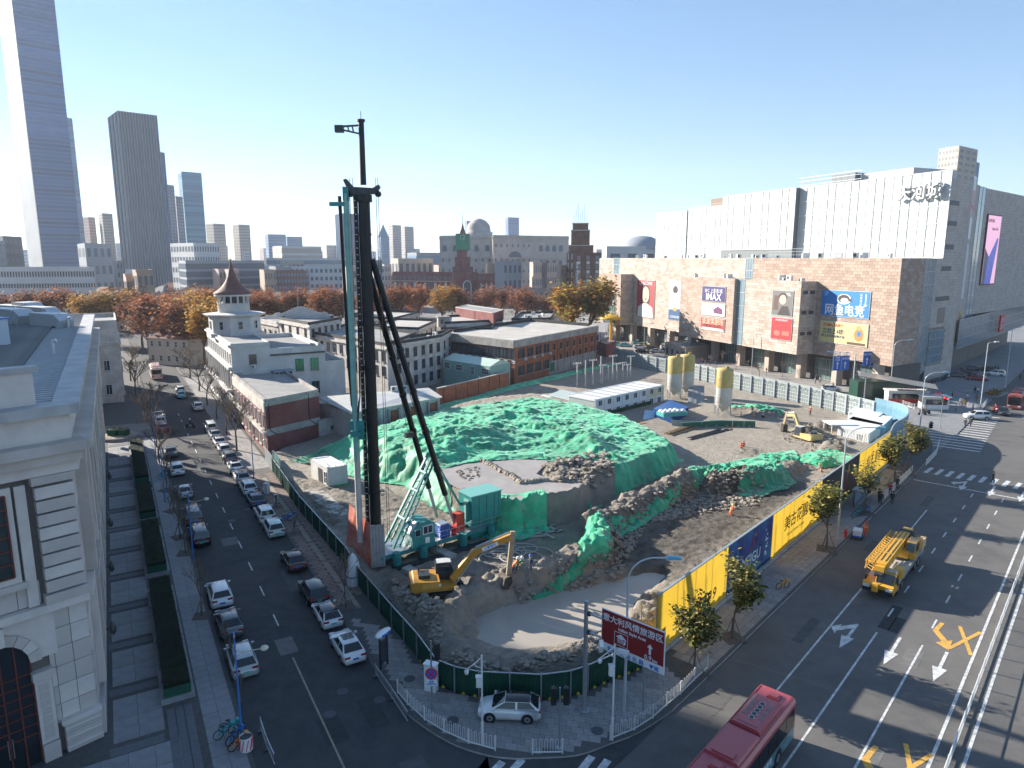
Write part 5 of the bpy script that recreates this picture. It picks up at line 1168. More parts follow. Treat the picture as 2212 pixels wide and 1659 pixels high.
def hstone(p,u,n,w_,z0,z1,pw,ph,lim,seed,**k): clad(hall,p,u,n,w_,z0,z1,pw,ph,M_ls,t=.09,gap=.035,limit=lim,seed=seed,name='stone_block',stag=False,**k)
# chamfered facade: local x from the street corner, z up
AX0,AX1,AZ0,ATOP = 3.3,6.3,0.0,8.2
WX0,WX1,WZ0,WZ1 = 3.5,6.1,11.6,16.2
CP = lambda x,z,d=0.0: (cA[0] + ch[0]*x + chn[0]*d,cA[1] + ch[1]*x + chn[1]*d,z)
crz = math.atan2(chn[0],-chn[1])
hstone(cA,ch,chn,2.3,2.0,9.0,1.0,1.15,60,1)
hstone(CP(2.3,0)[:2],ch,chn,CL - 2.3,1.6,9.0,1.15,1.1,80,2,holes=((AX0 - 2.5,AX1 - 2.1,0,ATOP + .5),))
hstone(CP(2.3,0)[:2],ch,chn,CL - 2.3,9.6,16.6,1.2,1.35,60,3,holes=((WX0 - 2.5,WX1 - 2.1,WZ0,WZ1 + .3),))
def cbox(x0,x1,z0,z1,d0,d1,m,name):
 return MB().box((0,-(d0 + d1)/2,0),(x1 - x0,d1 - d0,z1 - z0),m).build(name,hall,CP((x0 + x1)/2,(z0 + z1)/2),crz)
# rusticated corner pier with deep grooves
for k in range(9): cbox(-.05,2.0,.15 + k*.2,.33 + k*.2,0,.45,M_ls[k % 3],'plinth_course')
cbox(-.1,2.15,1.95,2.25,0,.55,M_ls[1],'string_course')
for k in range(8):
 z0 = 10.2 + k*.78; cbox(.0,2.05,z0,z0 + .66,0.02,.5,M_ls[k % 3],'rusticated_block')
cbox(-.15,CL,9.1,9.55,0,.55,M_ls[1],'string_course'); cbox(-.1,2.2,9.55,10.1,0,.62,M_ls[0],'pier_base'); cbox(-.1,2.2,16.5,16.95,0,.62,M_ls[0],'pier_cap')
cbox(2.45,3.0,9.6,16.6,.02,.28,M_ls[1],'pilaster'); cbox(6.6,7.2,9.6,16.6,.02,.28,M_ls[1],'pilaster')
cbox(-.3,CL,16.97,17.63,0,.53,M_ls[1],'entablature'); cbox(-.5,CL,17.63,18.22,0,.98,M_ls[2],'cornice'); cbox(-.7,CL,18.22,18.78,0,1.38,M_ls[0],'cornice'); cbox(-.2,CL,18.78,20.23,0,.33,M_ls[1],'attic_course'); cbox(-.6,CL,20.23,20.78,-.6,.85,M_metal,'coping')
cbox(1.2,CL,20.75,22.6,-1.0,-.5,M_ls[1],'parapet'); cbox(.9,CL,22.6,22.9,-1.3,-.3,M_metal,'coping')
# arched doorway
cbox(AX0,AX1,0.1,ATOP - 1.8,-.8,-.5,M_fdark,'door_recess')
def ring(cx,cz,r0,r1,d0,d1,n,m,name,a0=0,a1=math.pi):
 for k in range(n):
  t0,t1 = a0 + (a1 - a0)*k/n + .01,a0 + (a1 - a0)*(k + 1)/n - .01
  q = [(cx + r0*math.cos(t0),cz + r0*math.sin(t0)),(cx + r1*math.cos(t0),cz + r1*math.sin(t0)),(cx + r1*math.cos(t1),cz + r1*math.sin(t1)),(cx + r0*math.cos(t1),cz + r0*math.sin(t1))]
  vs = [(x,-d,z) for d in (d0,d1) for x,z in q]
  MB().add(vs,[(3,2,1,0),(4,5,6,7),(0,1,5,4),(1,2,6,5),(2,3,7,6),(3,0,4,7)],m[k % len(m)]).build(name,hall,CP(0,0),crz)
acx,ar,acz = (AX0 + AX1)/2,(AX1 - AX0)/2,ATOP - 1.8
# local x of crz runs opposite to ch when mirrored, so build with signed x
sx = 1 if (math.cos(crz)*ch[0] + math.sin(crz)*ch[1]) > 0 else -1
ring(sx*acx,acz,ar,ar + .6,-.5,.35,9,M_ls,'voussoir')
dk = glass('door_glass',(.02,.025,.03),.08,rand=0)
dg_ = MB().box((0,-.03,acz/2),(2*ar,.06,acz),dk)
dg_.add([(0 + ar*math.cos(math.pi*k/16),-.06,acz + ar*math.sin(math.pi*k/16)) for k in range(17)],[tuple(range(17))],dk)
dr = dg_.build('arched_door',hall,CP(acx,.1),crz)
for k in range(5): MB().box((-ar + 2*ar*k/4,-.09,(acz + (0 if k in (0,4) else 1.1))/2),(.09,.1,acz + (0 if k in (0,4) else 1.1)),M_redf).build('glazing_bar',dr)
for k in range(7): MB().box((0,-.085,1.9 + k*.62),(2*ar,.09,.07),M_redf).build('glazing_bar',dr)
for x in (-.12,.12): MB().cyl((x,-.18,1.0),(x,-.18,2.2),.03,M_steel,n=6).build('handle',dr)
for x in (AX0 - .95,AX1 + .05):
 cbox(x,x + .9,.1,1.2,0,.45,M_ls[0],'jamb_base'); cbox(x,x + .9,1.25,5.2,0,.32,M_ls[1],'jamb'); cbox(x - .1,x + 1.0,5.25,5.75,0,.55,M_ls[2],'impost')
 for k in range(7): cbox(x + .2,x + .7,1.5 + k*.5,1.9 + k*.5,.3,.36,M_ls[0],'jamb_panel')
cbox(acx - .35,acx + .35,ATOP - .25,ATOP + .8,0,.6,M_ls[1],'keystone')
for s_ in (1,-1):
 r_,W_,T_ = ar + .5,ar + 1.5,ATOP + .95; pts = [(s_*r_*math.cos(a),acz + r_*math.sin(a)) for a in np.linspace(0,math.pi/2,9)] + [(0,T_),(s_*W_,T_),(s_*W_,acz)]
 MB().ext(pts,'y',-.1,.0,M_ls[1]).build('spandrel',hall,CP(acx,0),crz)
# tall window above the door
cbox(WX0 - .35,WX1 + .35,WZ0 - .4,WZ1 + .4,0,.2,M_ls[1],'window_surround');
wn = MB().box((0,-.22,0),(WX1 - WX0,.05,WZ1 - WZ0),glass('hall_glass',(.05,.06,.06),.05,rand=0)).build('window',hall,CP((WX0 + WX1)/2,(WZ0 + WZ1)/2),crz)
for k in range(4): MB().box((-1.3 + k*.867,-.27,0),(.1,.1,WZ1 - WZ0),M_redf).build('glazing_bar',wn)
for k in range(7): MB().box((0,-.275,-2.3 + k*4.6/6),(WX1 - WX0,.09,.09),M_redf).build('glazing_bar',wn)
cbox(WX0 - .6,WX1 + .6,WZ0 - .75,WZ0 - .4,0,.45,M_ls[2],'window_sill')
sg_ = cbox(9.6,11.2,3.6,4.1,0,.4,mat('shop_board',(.05,.025,.02),.5),'shop_sign'); text('励',M_signw,sg_,(-.3,-.5,.5),(math.pi/2,0,0),1.0)
# long street wing: piers, windows, cornice
SP = lambda t,z,d=0.0: (*ST(WO + d,t),z)
srz = math.atan2(sn[0],-sn[1])
def sbox(t0,t1,z0,z1,d0,d1,m,name): return MB().box((0,-(d0 + d1)/2,0),(t1 - t0,d1 - d0,z1 - z0),m).build(name,hall,SP((t0 + t1)/2,(z0 + z1)/2),srz)
hstone(ST(WO,N0),sd,sn,N1 - N0,2.0,16.8,2.4,1.2,60,5)
sbox(N0,N1,.05,1.6,0,.35,M_ls[0],'plinth'); sbox(N0,N1,9.1,9.55,0,.5,M_ls[1],'string_course'); sbox(N0 - .4,N1,16.95,17.6,0,.5,M_ls[1],'entablature'); sbox(N0 - .6,N1,17.6,18.2,0,.95,M_ls[2],'cornice'); sbox(N0 - .8,N1,18.2,18.75,0,1.35,M_ls[0],'cornice')
sbox(N0,N1,18.75,20.2,0,.3,M_ls[1],'attic_course'); sbox(N0 - .3,N1,20.2,20.7,-.6,.85,M_metal,'coping')
for k in range(15):
 t = N0 + 3.0 + k*5.7
 sbox(t,t + 1.2,9.6,16.9,.02,.75,M_ls[k % 3],'pier'); sbox(t - .1,t + 1.3,2.0,9.0,.02,.5,M_ls[(k + 1) % 3],'pier')
 if t + 4 < N1:
  for z,h_ in ((2.2,5.2),(10.6,5)):
   link('window',win_mesh(2.4,h_,M_redf,M_gl,2,4),hall,SP(t + 3.4,z,.1),srz)
  sbox(t + 1.6,t + 5.2,8.0,8.5,0,.7,M_ls[0],'window_hood')
 if k in (0,2,4,7):
  MB().box((0,-.95,0),(.1,.3,.1),M_dsteel).lathe([(.02,-.5),(.2,-.3),(.22,0),(.1,.3),(.02,.45)],M_dsteel,(0,-1.2,0),n=8).build('wall_lantern',hall,SP(t + .6,5.2),srz)
# zinc walkway, upstand and ribbed tile roof
MB().prism([ST(WO - .6,N0 + 1),ST(WO - .6,N1),ST(WO - 3.6,N1),ST(WO - 3.6,N0 + 1)],WZ - .02,WZ + .35,M_metal).build('walkway',hall)
wk = MB().box((0,0,0),(2.9,.06,.05),M_metal).data('walkway_seam')
for k in range(100):
 t = N0 + 1.5 + k*.85
 if t < N1: link('walkway_seam',wk,hall,SP(t,WZ + .37,-2.1),-AZ_ST)
M_tile = layered('roof_tile',(0.20,0.19,0.185),(0.27,0.255,0.24),1.2,(.17,.16,.15),.3,rough=.85)
rt = MB(); n_t = 84; xs_r = np.linspace(WO - 3.6,WO - 36,40)
tile = MB().ext([(-.42,0),(.42,0),(.42,.05),(.22,.08),(.12,.24),(-.12,.24),(-.22,.08),(-.42,.05)],'x',0,33.0,M_tile)
td = tile.data('tile_course')
slope = R(3.0)
MB().prism([ST(WO - 3.6,N0 + 3),ST(WO - 3.6,N1 - 1),ST(WO - 37,N1 - 1),ST(WO - 37,N0 + 3)],WZ,WZ + .3,M_tile).build('roof_deck',hall)
for k in range(98):
 t = N0 + 4 + k*.86
 if t < N1 - 1: link('tile_course',td,hall,SP(t,WZ + .3,-3.7),rot=(0,0,math.pi - AZ_ST))
# roof plant: ducts, hatches, vents, blue housing
M_duct = mat('duct_metal',(.55,.55,.56),.45,.3,var=.08)
for (x,y,w_,d_,h_) in ((110,722,5,2.2,1.5),(85,705,6,2.0,1.6),(62,700,3,2.5,2.0),(30,700,6,2.2,1.6),(20,715,7,2.5,1.8)):
 p = gp(x,y,WZ + 1); du = MB().box((0,0,h_/2 + .5),(w_,d_,h_),M_duct).box((w_/2 + .6,0,h_/2 + .35),(1.4,d_*.9,h_*.8),M_duct,ry=.5).build('roof_duct',hall,(*p,WZ),R(-28))
 MB().box((-w_*.3,0,.3),(.2,d_,.6),M_dsteel).box((w_*.3,0,.3),(.2,d_,.6),M_dsteel).build('support',du)
p = gp(12,790,WZ); MB().box((0,0,1.3),(4,3.2,2.6),mat('housing_pale',(.5,.56,.62),.5,var=.05)).box((0,0,2.66),(4.3,3.5,.14),M_blue).build('plant_housing',hall,(p[0] - 2,p[1],WZ + .3),R(-30))
for (x,y) in ((122,812),(152,742)): p = gp(x,y,WZ); MB().cyl((0,0,0),(0,0,1.5),.14,M_duct,n=8).cyl((0,0,1.5),(.35,0,1.6),.15,M_duct,n=8).build('vent_pipe',hall,(*p,WZ))
sbox(N1 - 5,N1 - .5,WZ,WZ + 1.6,-6,-4,M_ls[1],'chimney')
# tall blocks further left, out of frame: they shade the street, the near roof and the near end of the avenue
rb = Bld('office_block','plain tall grey office block beyond the stone hall',ST(-50,95),ST(-80,95),ST(-50,190),60,M_grst,parapet=1.0)
rb.grid('B',20,(6,14,22,30,38,46,54),3.2,4)
rb2 = Bld('tower_block','tall grey tower standing behind the office block',ST(-81,188),ST(-105,188),ST(-81,236),112,M_grst,parapet=1.0)
rb2.grid('B',10,(64,74,84,94),3.2,5)
# narrow pale building at the cross street
z_ = 17.0
nb = Bld('corner_building','narrow pale grey building with tall thin windows behind the stone hall',ST(1.0,171),ST(-20,171),ST(1.0,195),z_,M_oldw,parapet=1.0,rim=M_oldw)
nb.band('B',12.6,.5,.45,M_oldw); nb.band('A',12.6,.5,.45,M_oldw)
nb.grid('B',5,(2.0,7.2),1.3,2.6,fm=M_frame,nx=1,ny=2); nb.grid('B',5,(13.4,),1.2,1.6,fm=M_frame); nb.piers('B',(3.0,8,13,18,23),.7,1,11.6,.25,M_oldw)
nb.grid('A',4,(2.0,7.2),1.1,2.2,fm=M_frame)
for x,z in ((3.5,6.3),(3.5,1.2),(8,6.3)): nb.put('B',acm,x,z,name='air_conditioner')
# white corner building with the belvedere
W1 = Bld('white_building','white plastered building with round belvedere and brown spire',ST(19.4,141.5),ST(26.6,141.5),ST(19.4,178),14.6,M_wh,parapet=.25,rim=M_wh)
wo = W1.o
W1b = Bld('','',ST(26.6,141.5),ST(37.4,141.5),ST(26.6,170),12.6,M_wh,parapet=.9,rim=M_wh,parent=wo)
W1c = Bld('','',ST(37.4,141.5),ST(41.4,141.5),ST(37.4,166),9.3,M_wh,parapet=.9,rim=M_wh,parent=wo)
W1b.band('A',12.0,.3,.3,M_fdark); W1.band('A',14.2,.35,.3,M_wh); W1.band('B',14.2,.35,.5,M_wh); W1.band('B',9.8,.5,.7,M_wh)
W1.put('A',win_mesh(1.3,1.8),3.9,10.7); W1.put('A',acm,3.9,9.8,name='air_conditioner')
gw = glass('green_glass',(.04,.22,.13),.1)
for x in (5.6,8.6):
 W1b.put('A',win_mesh(1.5,2.4,M_fgreen,gw,2,2),x,8.6); W1b.put('A',win_mesh(1.5,2.4,M_fgreen,M_gl,2,2),x,3.8)
by = MB().box((0,-.9,1.6),(3.6,1.8,1.0),M_wh).box((0,-.9,3.9),(3.9,2.1,.12),mat('porch_blue',(.22,.26,.36),.5,var=.1)); bo = W1b.put('A',by.data('bay'),2.0,5.2,name='bay')
link('window',win_mesh(3.4,1.7,M_frame,M_gl,4,2,False),bo,(0,-1.82,2.1))
# street front with columns and arched windows
for k in range(12):
 x = 1.6 + k*2.95; W1.put('B',MB().cyl((0,-.55,0),(0,-.55,3.6),.22,M_wh,n=8).box((0,-.5,3.75),(.6,.6,.3),M_wh).data('column'),x,6.0,name='column')
W1.grid('B',12,(6.2,1.4),1.3,2.8,fm=M_frame); W1.band('B',5.4,.5,1.2,M_wh); W1.grid('B',12,(10.8,),1.1,2.0,fm=M_frame)
# belvedere drum and spire
bc = ST(23.6,163); bl = (bc[0] - wo.location.x,bc[1] - wo.location.y)
dr_ = MB().lathe([(6.0,0),(6.0,.8),(5.4,.9),(5.4,4.2),(6.4,4.6),(6.6,4.9),(3.9,5.2)],M_wh,n=8,smooth=False).build('belvedere_base',wo,(*bl,14.2),R(12))
for k in range(8):
 a = R(12 + 22.5 + 45*k); link('window',win_mesh(.9,1.7,M_frame,M_gl,1,2,False),dr_,(5.05*math.cos(R(22.5 + 45*k)),5.05*math.sin(R(22.5 + 45*k)),1.7),R(22.5 + 45*k) + math.pi/2)
MB().lathe([(3.3,0),(3.3,2.1),(3.45,2.2)],M_wh,n=24).build('drum',wo,(*bl,19.2));
for k in range(14):
 a = 2*math.pi*k/14; MB().box((0,0,.8),(.3,.3,1.6),M_wh).build('post',wo,(bl[0] + 3.1*math.cos(a),bl[1] + 3.1*math.sin(a),21.35),a)
MB().cyl((0,0,0),(0,0,1.6),2.3,M_fdark,n=12).build('lantern_core',wo,(*bl,21.35))
MB().lathe([(3.9,-.25),(4.0,0),(3.2,.55),(2.3,1.3),(1.5,2.4),(.9,3.6),(.5,5.0),(.22,6.4),(.12,6.8)],layered('spire_tile',(.14,.07,.06),(.20,.10,.085),.9,rough=.7,bump=.3,bscale=5),n=24).cyl((0,0,-.6),(0,0,-.25),3.9,M_wh,n=24).lathe([(.05,6.8),(.28,7.1),(.05,7.5)],mat('finial_gold',(.5,.35,.1),.4,.6,var=0),n=8).build('spire',wo,(*bl,23.5))
# red annexe
an_ = Bld('red_annexe','flat roofed annexe with dark red end wall beside the teal fence',ST(19.8,112),ST(29.4,116.5),ST(19.4,141),8.6,M_brickd,parapet=.55,rim=M_conc2,roof=M_roofg)
an_.band('A',3.2,1.1,.08,M_conc2,name='concrete_band'); an_.band('A',8.0,.6,.1,M_conc2,name='concrete_band'); an_.band('B',7.0,1.6,.25,M_oldw); an_.grid('B',9,(1.0,4.2),1.3,2.2,fm=M_frame); an_.band('B',3.4,.5,.5,M_oldw)
pd = MB().cyl((0,-.1,0),(0,-.1,4.4),.07,M_dsteel,n=6).cyl((0,-.1,0),(1.5,-.1,-1.0),.07,M_dsteel,n=6).data('drainpipe'); an_.put('A',pd,8.4,4.2,name='drainpipe'); an_.put('A',pd,.6,4.0,name='drainpipe')
# low yard building with pale ribbed roof behind the boundary wall
zc = 5.6
c_ = gp(760,905,3.4); sh = thing('ribbed_shed','low workshop with pale ribbed metal roof behind the broken wall','building',(*gp(757,936),0))
q = [gp(757,893,zc),gp(955,858,zc),gp(925,838,zc + 1),gp(683,858,zc + 1)]; ql = [(p[0] - sh.location.x,p[1] - sh.location.y) for p in q]
M_rib = layered('ribbed_white_metal',(.48,.47,.46),(.56,.55,.53),.5,rough=.5)
rf = MB().add([(*ql[0],zc),(*ql[1],zc),(*ql[2],zc + 1),(*ql[3],zc + 1),(*ql[0],zc - .12),(*ql[1],zc - .12),(*ql[2],zc + .88),(*ql[3],zc + .88)],[(0,1,2,3),(4,7,6,5),(0,4,5,1),(1,5,6,2),(2,6,7,3),(3,7,4,0)],M_rib).build('roof',sh)
for k in range(64):
 a,b = lerp(ql[0],ql[1],k/63),lerp(ql[3],ql[2],k/63); MB().bar((*a,zc + .04),(*b,zc + 1.04),.08,.08,M_rib).build('rib',rf)
MB().prism([lerp(ql[0],ql[2],.02),lerp(ql[1],ql[3],.02),lerp(ql[2],ql[0],.02),lerp(ql[3],ql[1],.02)],0,zc - .12,M_oldw).build('wall',sh)
rzw = math.atan2(ql[1][1] - ql[0][1],ql[1][0] - ql[0][0])
for k in range(9):
 a = lerp(ql[0],ql[1],(k + .5)/9); MB().box((0,-.1,2.6),(.45,.3,5.1),M_conc2).build('pier',sh,(*a,0),rzw)
 if k % 2: b = lerp(ql[0],ql[1],(k + 1)/9); MB().box((0,-.02,3.6),(1.4,.25,2.4),M_brick).build('bricked_opening',sh,(*b,0),rzw)
for k in range(2): link('air_conditioner',acm,sh,(*lerp(ql[2],ql[3],.22 + .1*k),zc + 1),R(20),scale=1.4)
# boundary wall of the site, in broken lengths of brick and render
def wall_len(name,label,pa,pb,h_,m,cap=M_conc2,th=.4,courses=True):
 a,b = gp(*pa),gp(*pb); L_ = math.hypot(b[0] - a[0],b[1] - a[1]); t = thing(name,label,'wall',(*a,.1),math.atan2(b[1] - a[1],b[0] - a[0]),group='lengths of the old site boundary wall')
 MB().box((L_/2,0,h_/2),(L_,th,h_),m).build('wall',t); MB().box((L_/2,0,h_ + .05),(L_ + .1,th + .15,.12),cap).build('coping',t)
 for k in range(int(L_/4)): MB().box((2 + k*4,-th/2 - .05,h_/2),(.4,.2,h_),m).build('pier',t)
 return t,L_
t,L_ = wall_len('boundary_wall','peeling white boundary wall beside the red annexe',(690,955),(790,925),3.6,M_oldw)
for x in (3,5.5): MB().box((x,-.22,1.9),(.8,.06,.7),M_fdark).build('opening',t)
wall_len('boundary_wall','stained grey boundary wall behind the piling rig',(790,925),(945,884),3.2,M_conc2)
wall_len('boundary_wall','old red brick boundary wall below the green shed',(945,884),(1098,843),4.3,M_brick,M_roofl)
# green shed
gs_ = thing('green_shed','pale green sheet metal shed with ridge roof before the brick building','shed',(*gp(1040,842,0),0))
q0 = gp(1059,812,4.0); q1 = gp(957,795,4.0); qb = gp(1102,802,4.0)
lo = lambda p: (p[0] - gs_.location.x,p[1] - gs_.location.y)
A0,A1,B0 = lo(q0),lo(q1),lo(qb); B1 = (B0[0] + A1[0] - A0[0],B0[1] + A1[1] - A0[1])
M_gsh = mat('shed_green',(.20,.36,.32),.6,var=.1,scale=.5)
MB().prism([A0,A1,B1,B0],0,6.2,M_gsh).build('wall',gs_)
r0,r1 = lerp(A0,B0,.5),lerp(A1,B1,.5)
MB().add([(*A0,6.2),(*A1,6.2),(*B1,6.2),(*B0,6.2),(*r0,7.3),(*r1,7.3)],[(0,1,5,4),(2,3,4,5),(0,4,3),(1,2,5)],mat('shed_roof',(.42,.52,.45),.5,var=.1)).build('roof',gs_)
dgs = math.hypot(A1[0] - A0[0],A1[1] - A0[1]); rz_ = math.atan2(A0[1] - A1[1],A0[0] - A1[0])
for f_,w_,h_,zz in ((.1,2.2,1.3,4.2),(.36,1.3,2.0,3.6),(.64,2.2,1.4,4.1),(.9,2.0,1.4,4.2)): link('window',win_mesh(w_,h_,M_frame,M_gl,3,2,False),gs_,(*lerp(A0,A1,f_),zz),rz_)
for f_ in (.22,.02): link('air_conditioner',acm,gs_,(*lerp(A0,A1,f_),2.9),rz_)
# old brick building
zb = zat(1111,831.5,736); Cb = gp(1111,831.5)
bb = Bld('brick_building','long weathered red brick building with flat roof at the back of the site',Cb,gp(958,719,zb),gp(1291,704,zb),zb,M_brick,parapet=.12,rim=M_roofl,roof=M_roofl)
LA,LB = bb.face('A')[4],bb.face('B')[4]
bb.band('A',zb - 1.9,1.9,.35,M_conc2); bb.band('B',zb - 1.7,1.7,.35,M_conc2)
nA = 10
for k in range(nA):
 for d_ in (-.9,.9): bb.put('A',win_mesh(1.2,2.5,M_fdark,M_gl,1,2),LA*(k + .5)/nA + d_*.8,zb - 4.8)
 bb.put('A',acm,LA*(k + .5)/nA - 1.3,zb - 5.7,name='air_conditioner')
for x in (3.2,7.3,11.4,15.5):
 for z in (zb - 4.7,zb - 9.0):
  for d_ in (-.8,.8): bb.put('B',win_mesh(1.1,2.4,M_fdark,M_gl,1,2),x + d_,z)
 bb.put('B',acm,x + 1.7,zb - 5.4,name='air_conditioner')
for k in range(8):
 x = 19.5 + k*3.7; bb.put('B',win_mesh(1.0,1.7,M_fdark,M_gl,1,2),x,zb - 4.4); bb.put('B',win_mesh(.9,1.6,M_fdark,M_gl,1,2),x,zb - 7.4)
 bb.put('B',MB().cyl((0,-.12,0),(0,-.12,8.5),.07,M_dsteel,n=6).data('drainpipe'),x + 1.8,.5,name='drainpipe')
bb.band('B',0.1,zb*.33,.12,M_conc2,x0=17,x1=LB - 1,name='rendered_base'); bb.put('B',MB().box((0,-.12,1.2),(2.2,.12,2.4),mat('door_green',(.02,.14,.08),.6)).data('door'),18.5,1.0,name='door')
pr = bb.D; b2 = [lerp(bb.C,bb.D,.06),lerp(bb.A,bb.B,.06),lerp(bb.D,bb.C,.06),lerp(bb.B,bb.A,.06)]
up = MB()
for p,q_ in ((b2[1],b2[2]),(b2[2],b2[3])):
 p,q_ = bb.L(p),bb.L(q_); d_ = math.hypot(q_[0] - p[0],q_[1] - p[1]); up.box(((p[0] + q_[0])/2,(p[1] + q_[1])/2,zb + .45),(d_,.3,.9),M_bit,rz=math.atan2(q_[1] - p[1],q_[0] - p[0]))
up.build('bitumen_upstand',bb.o)
# brick courses as pieces on the end wall facing the camera
p_,u_,n_,rz__,d__ = bb.face('B')
# old white buildings behind
def oldw(label,Cp,Ap,Bp,z,rows,cA_,cB_,wall=M_oldw,rim=M_bit,par=.7,ww=1.2,wh=2.2,name='old_white_building',base=None,roof=None):
 b = Bld(name,label,gp(*Cp,z),gp(*Ap,z),gp(*Bp,z),z,wall,parapet=par,rim=rim,roof=roof,group='old white buildings behind the site')
 if cA_: b.grid('A',cA_,rows,ww,wh,nx=1,ny=2)
 if cB_: b.grid('B',cB_,rows,ww,wh,nx=1,ny=2)
 b.band('A',z - .9,.35,.35,wall); b.band('B',z - .9,.35,.35,wall); return b
o1 = oldw('three storey white wing with paired windows behind the piling rig',(954,728),(832,748),(975,716),11.5,(1.2,4.7,8.0),7,2)
o2 = oldw('long weathered white range with dark parapet beside the belvedere building',(836,748),(676,722),(900,722),11.8,(4.9,8.2),11,0)
o3 = oldw('white block with scrolled gable behind the belvedere',(668,702),(603,690),(735,690),14.5,(8.0,11.2),4,5)
sgb = MB()
for k in range(24):
 x = -9 + k*.75; h_ = 1.0 + 2.4*math.exp(-(x/4.2)**2) + (.5 if abs(abs(x) - 6.5) < .9 else 0); sgb.box((x + .37,0,h_/2),(.76,.4,h_),M_wh)
g_ = o3.L(gp(648,688,14.5)); sgb.build('scrolled_gable',o3.o,(*g_,14.4),R(8))
MB().cyl((0,0,0),(0,0,9),.06,M_steel,n=6).build('flagpole',o3.o,(g_[0],g_[1] - 1,14.4))
o4 = oldw('white range with bitumen roof edge left of the red brick office',(1062,712),(952,712),(1085,692),11.0,(4.5,7.8),8,6,roof=M_roofl)
o5 = oldw('white building with brick roof hut in front of the red brick office',(1086,694),(962,700),(1076,680),12.0,(5.2,8.6),10,3,roof=M_roofl)
hut = Bld('','',gp(1066,690,13),gp(984,676,13),gp(1088,682,13),14.8,M_brickd,parapet=.2,rim=M_roofl,z0=11.8,parent=o5.o)
for k in range(2): MB().box((0,0,1.3),(.08,.08,2.8),mat('ladder_rust',(.2,.08,.04),.8)).build('ladder',o5.o,(*o5.L(gp(1022 + 3*k,690,12)),11.8))
o6 = oldw('teal painted curved block with roof units beside the yellow tree',(1190,690),(1105,692),(1200,676),11.5,(6.0,),5,0,wall=layered('teal_render',(.36,.42,.44),(.46,.52,.53),.3,rough=.85))
oldw('flat roofed white range in the gap right of the mast stays',(905,712),(800,708),(945,694),10.5,(3.5,7),9,4,roof=M_roofl); oldw('low white range before the pink pilastered house',(1150,700),(1090,704),(1192,688),9.0,(2.5,5.6),6,5); oldw('white workshop range behind the teal block',(1180,684),(1120,686),(1225,674),8.0,(3,),6,6,roof=M_roofl); oldw('long low white roofs behind the scrolled gable',(850,690),(745,684),(905,676),9.5,(3,6),9,5,roof=M_roofl)
roofclutter(o6,6,3,o6.o); roofclutter(o1,2,4,o1.o); roofclutter(o2,3,5,o2.o)
tnk = MB().box((0,0,1.5),(3.2,2.6,3),M_conc2).box((0,0,3.05),(3.8,3.2,.2),M_conc2).box((-.5,-1.31,1.7),(.7,.04,1.2),M_fdark).build('stair_head',o4.o,(*o4.L(gp(957,706,11)),11),R(15))
o7 = oldw('low white range with hipped grey canopy behind the belvedere',(600,700),(556,692),(640,690),11.0,(6.5,),4,3,rim=M_wh)
# site machines and cabins
M_teal = mat('rig_teal',(0.03,0.23,0.22),.45,var=.15,scale=1.5); M_tealp = mat('rig_pale_teal',(0.22,0.42,0.38),.5,var=.2,scale=1); M_mast = mat('mast_black',(0.016,0.016,0.018),.45,.3,var=.25,scale=1)
M_pile = layered('pile_concrete',(.45,.43,.40),(.54,.51,.48),.6,rough=.8)
MZ = 1.1; RX = (-13.4,64.8)
rz_r = R(37.4); rig = thing('piling_rig','tall black mast piling rig on a teal walking base','piling rig',(*RX,MZ),rz_r)
w2l = lambda dx,dy: (dx*math.cos(rz_r) + dy*math.sin(rz_r),-dx*math.sin(rz_r) + dy*math.cos(rz_r))
rl = lambda p: w2l(p[0] - RX[0],p[1] - RX[1])
m_ = MB().cyl((0,0,1.2),(0,0,35.4),.53,M_mast,n=20); mast = m_.build('mast',rig)
for k in range(8): MB().cyl((0,0,3.2 + k*4.1),(0,0,3.45 + k*4.1),.58,M_mast,n=20).build('mast_flange',mast)
gx,gy = w2l(-.72,-.1); MB().box((gx,gy,19),(.3,.3,34),M_mast,rz=-rz_r).build('guide_rail',rig)
rung = MB().box((0,0,0),(.16,.05,.05),M_wpaint).data('rung')
for k in range(56): link('rung',rung,rig,(gx + w2l(0,-.18)[0],gy + w2l(0,-.18)[1],2.6 + k*.6),-rz_r)
# crosshead, top pole and jib (laid along world X)
b = MB().ext([(-1.75,37.9),(-1.5,38.0),(-.9,37.3),(.9,37.2),(1.4,37.5),(1.5,37.3),(1.1,36.7),(-.8,36.6),(-1.4,37.1)],'y',-.35,.35,M_dsteel); b.cyl((0,0,36),(0,0,36.6),.75,M_mast,n=16)
hd = b.build('crosshead',rig,(0,0,-1.1),-rz_r)
for x in (-1.5,-1.2,1.3): MB().cyl((x,-.2,36.7),(x,.2,36.7),.28,M_mast,n=12).build('sheave',hd)
tp = MB().cyl((0,0,37.5),(0,0,42.9),.28,M_mast,r1=.25,n=14).cyl((0,0,42.9),(0,0,43.1),.36,M_mast,n=14).cyl((0,0,43),(0,0,43.8),.03,M_mast,n=6).build('top_pole',rig,(0,0,-1.1),-rz_r)
j = MB()
for y in (-.18,.18): j.bar((-.2,y,42.6),(-1.9,y,42.5),.07,.1,M_dsteel).bar((-.2,y,41.9),(-1.6,y,42.2),.07,.1,M_dsteel).bar((-.8,y,42.55),(-.7,y,42.0),.06,.06,M_dsteel).bar((-1.2,y,42.5),(-1.1,y,42.1),.06,.06,M_dsteel)
j.build('jib',tp); MB().box((-1.95,0,42.3),(.75,.5,.6),M_dsteel).build('winch',tp)
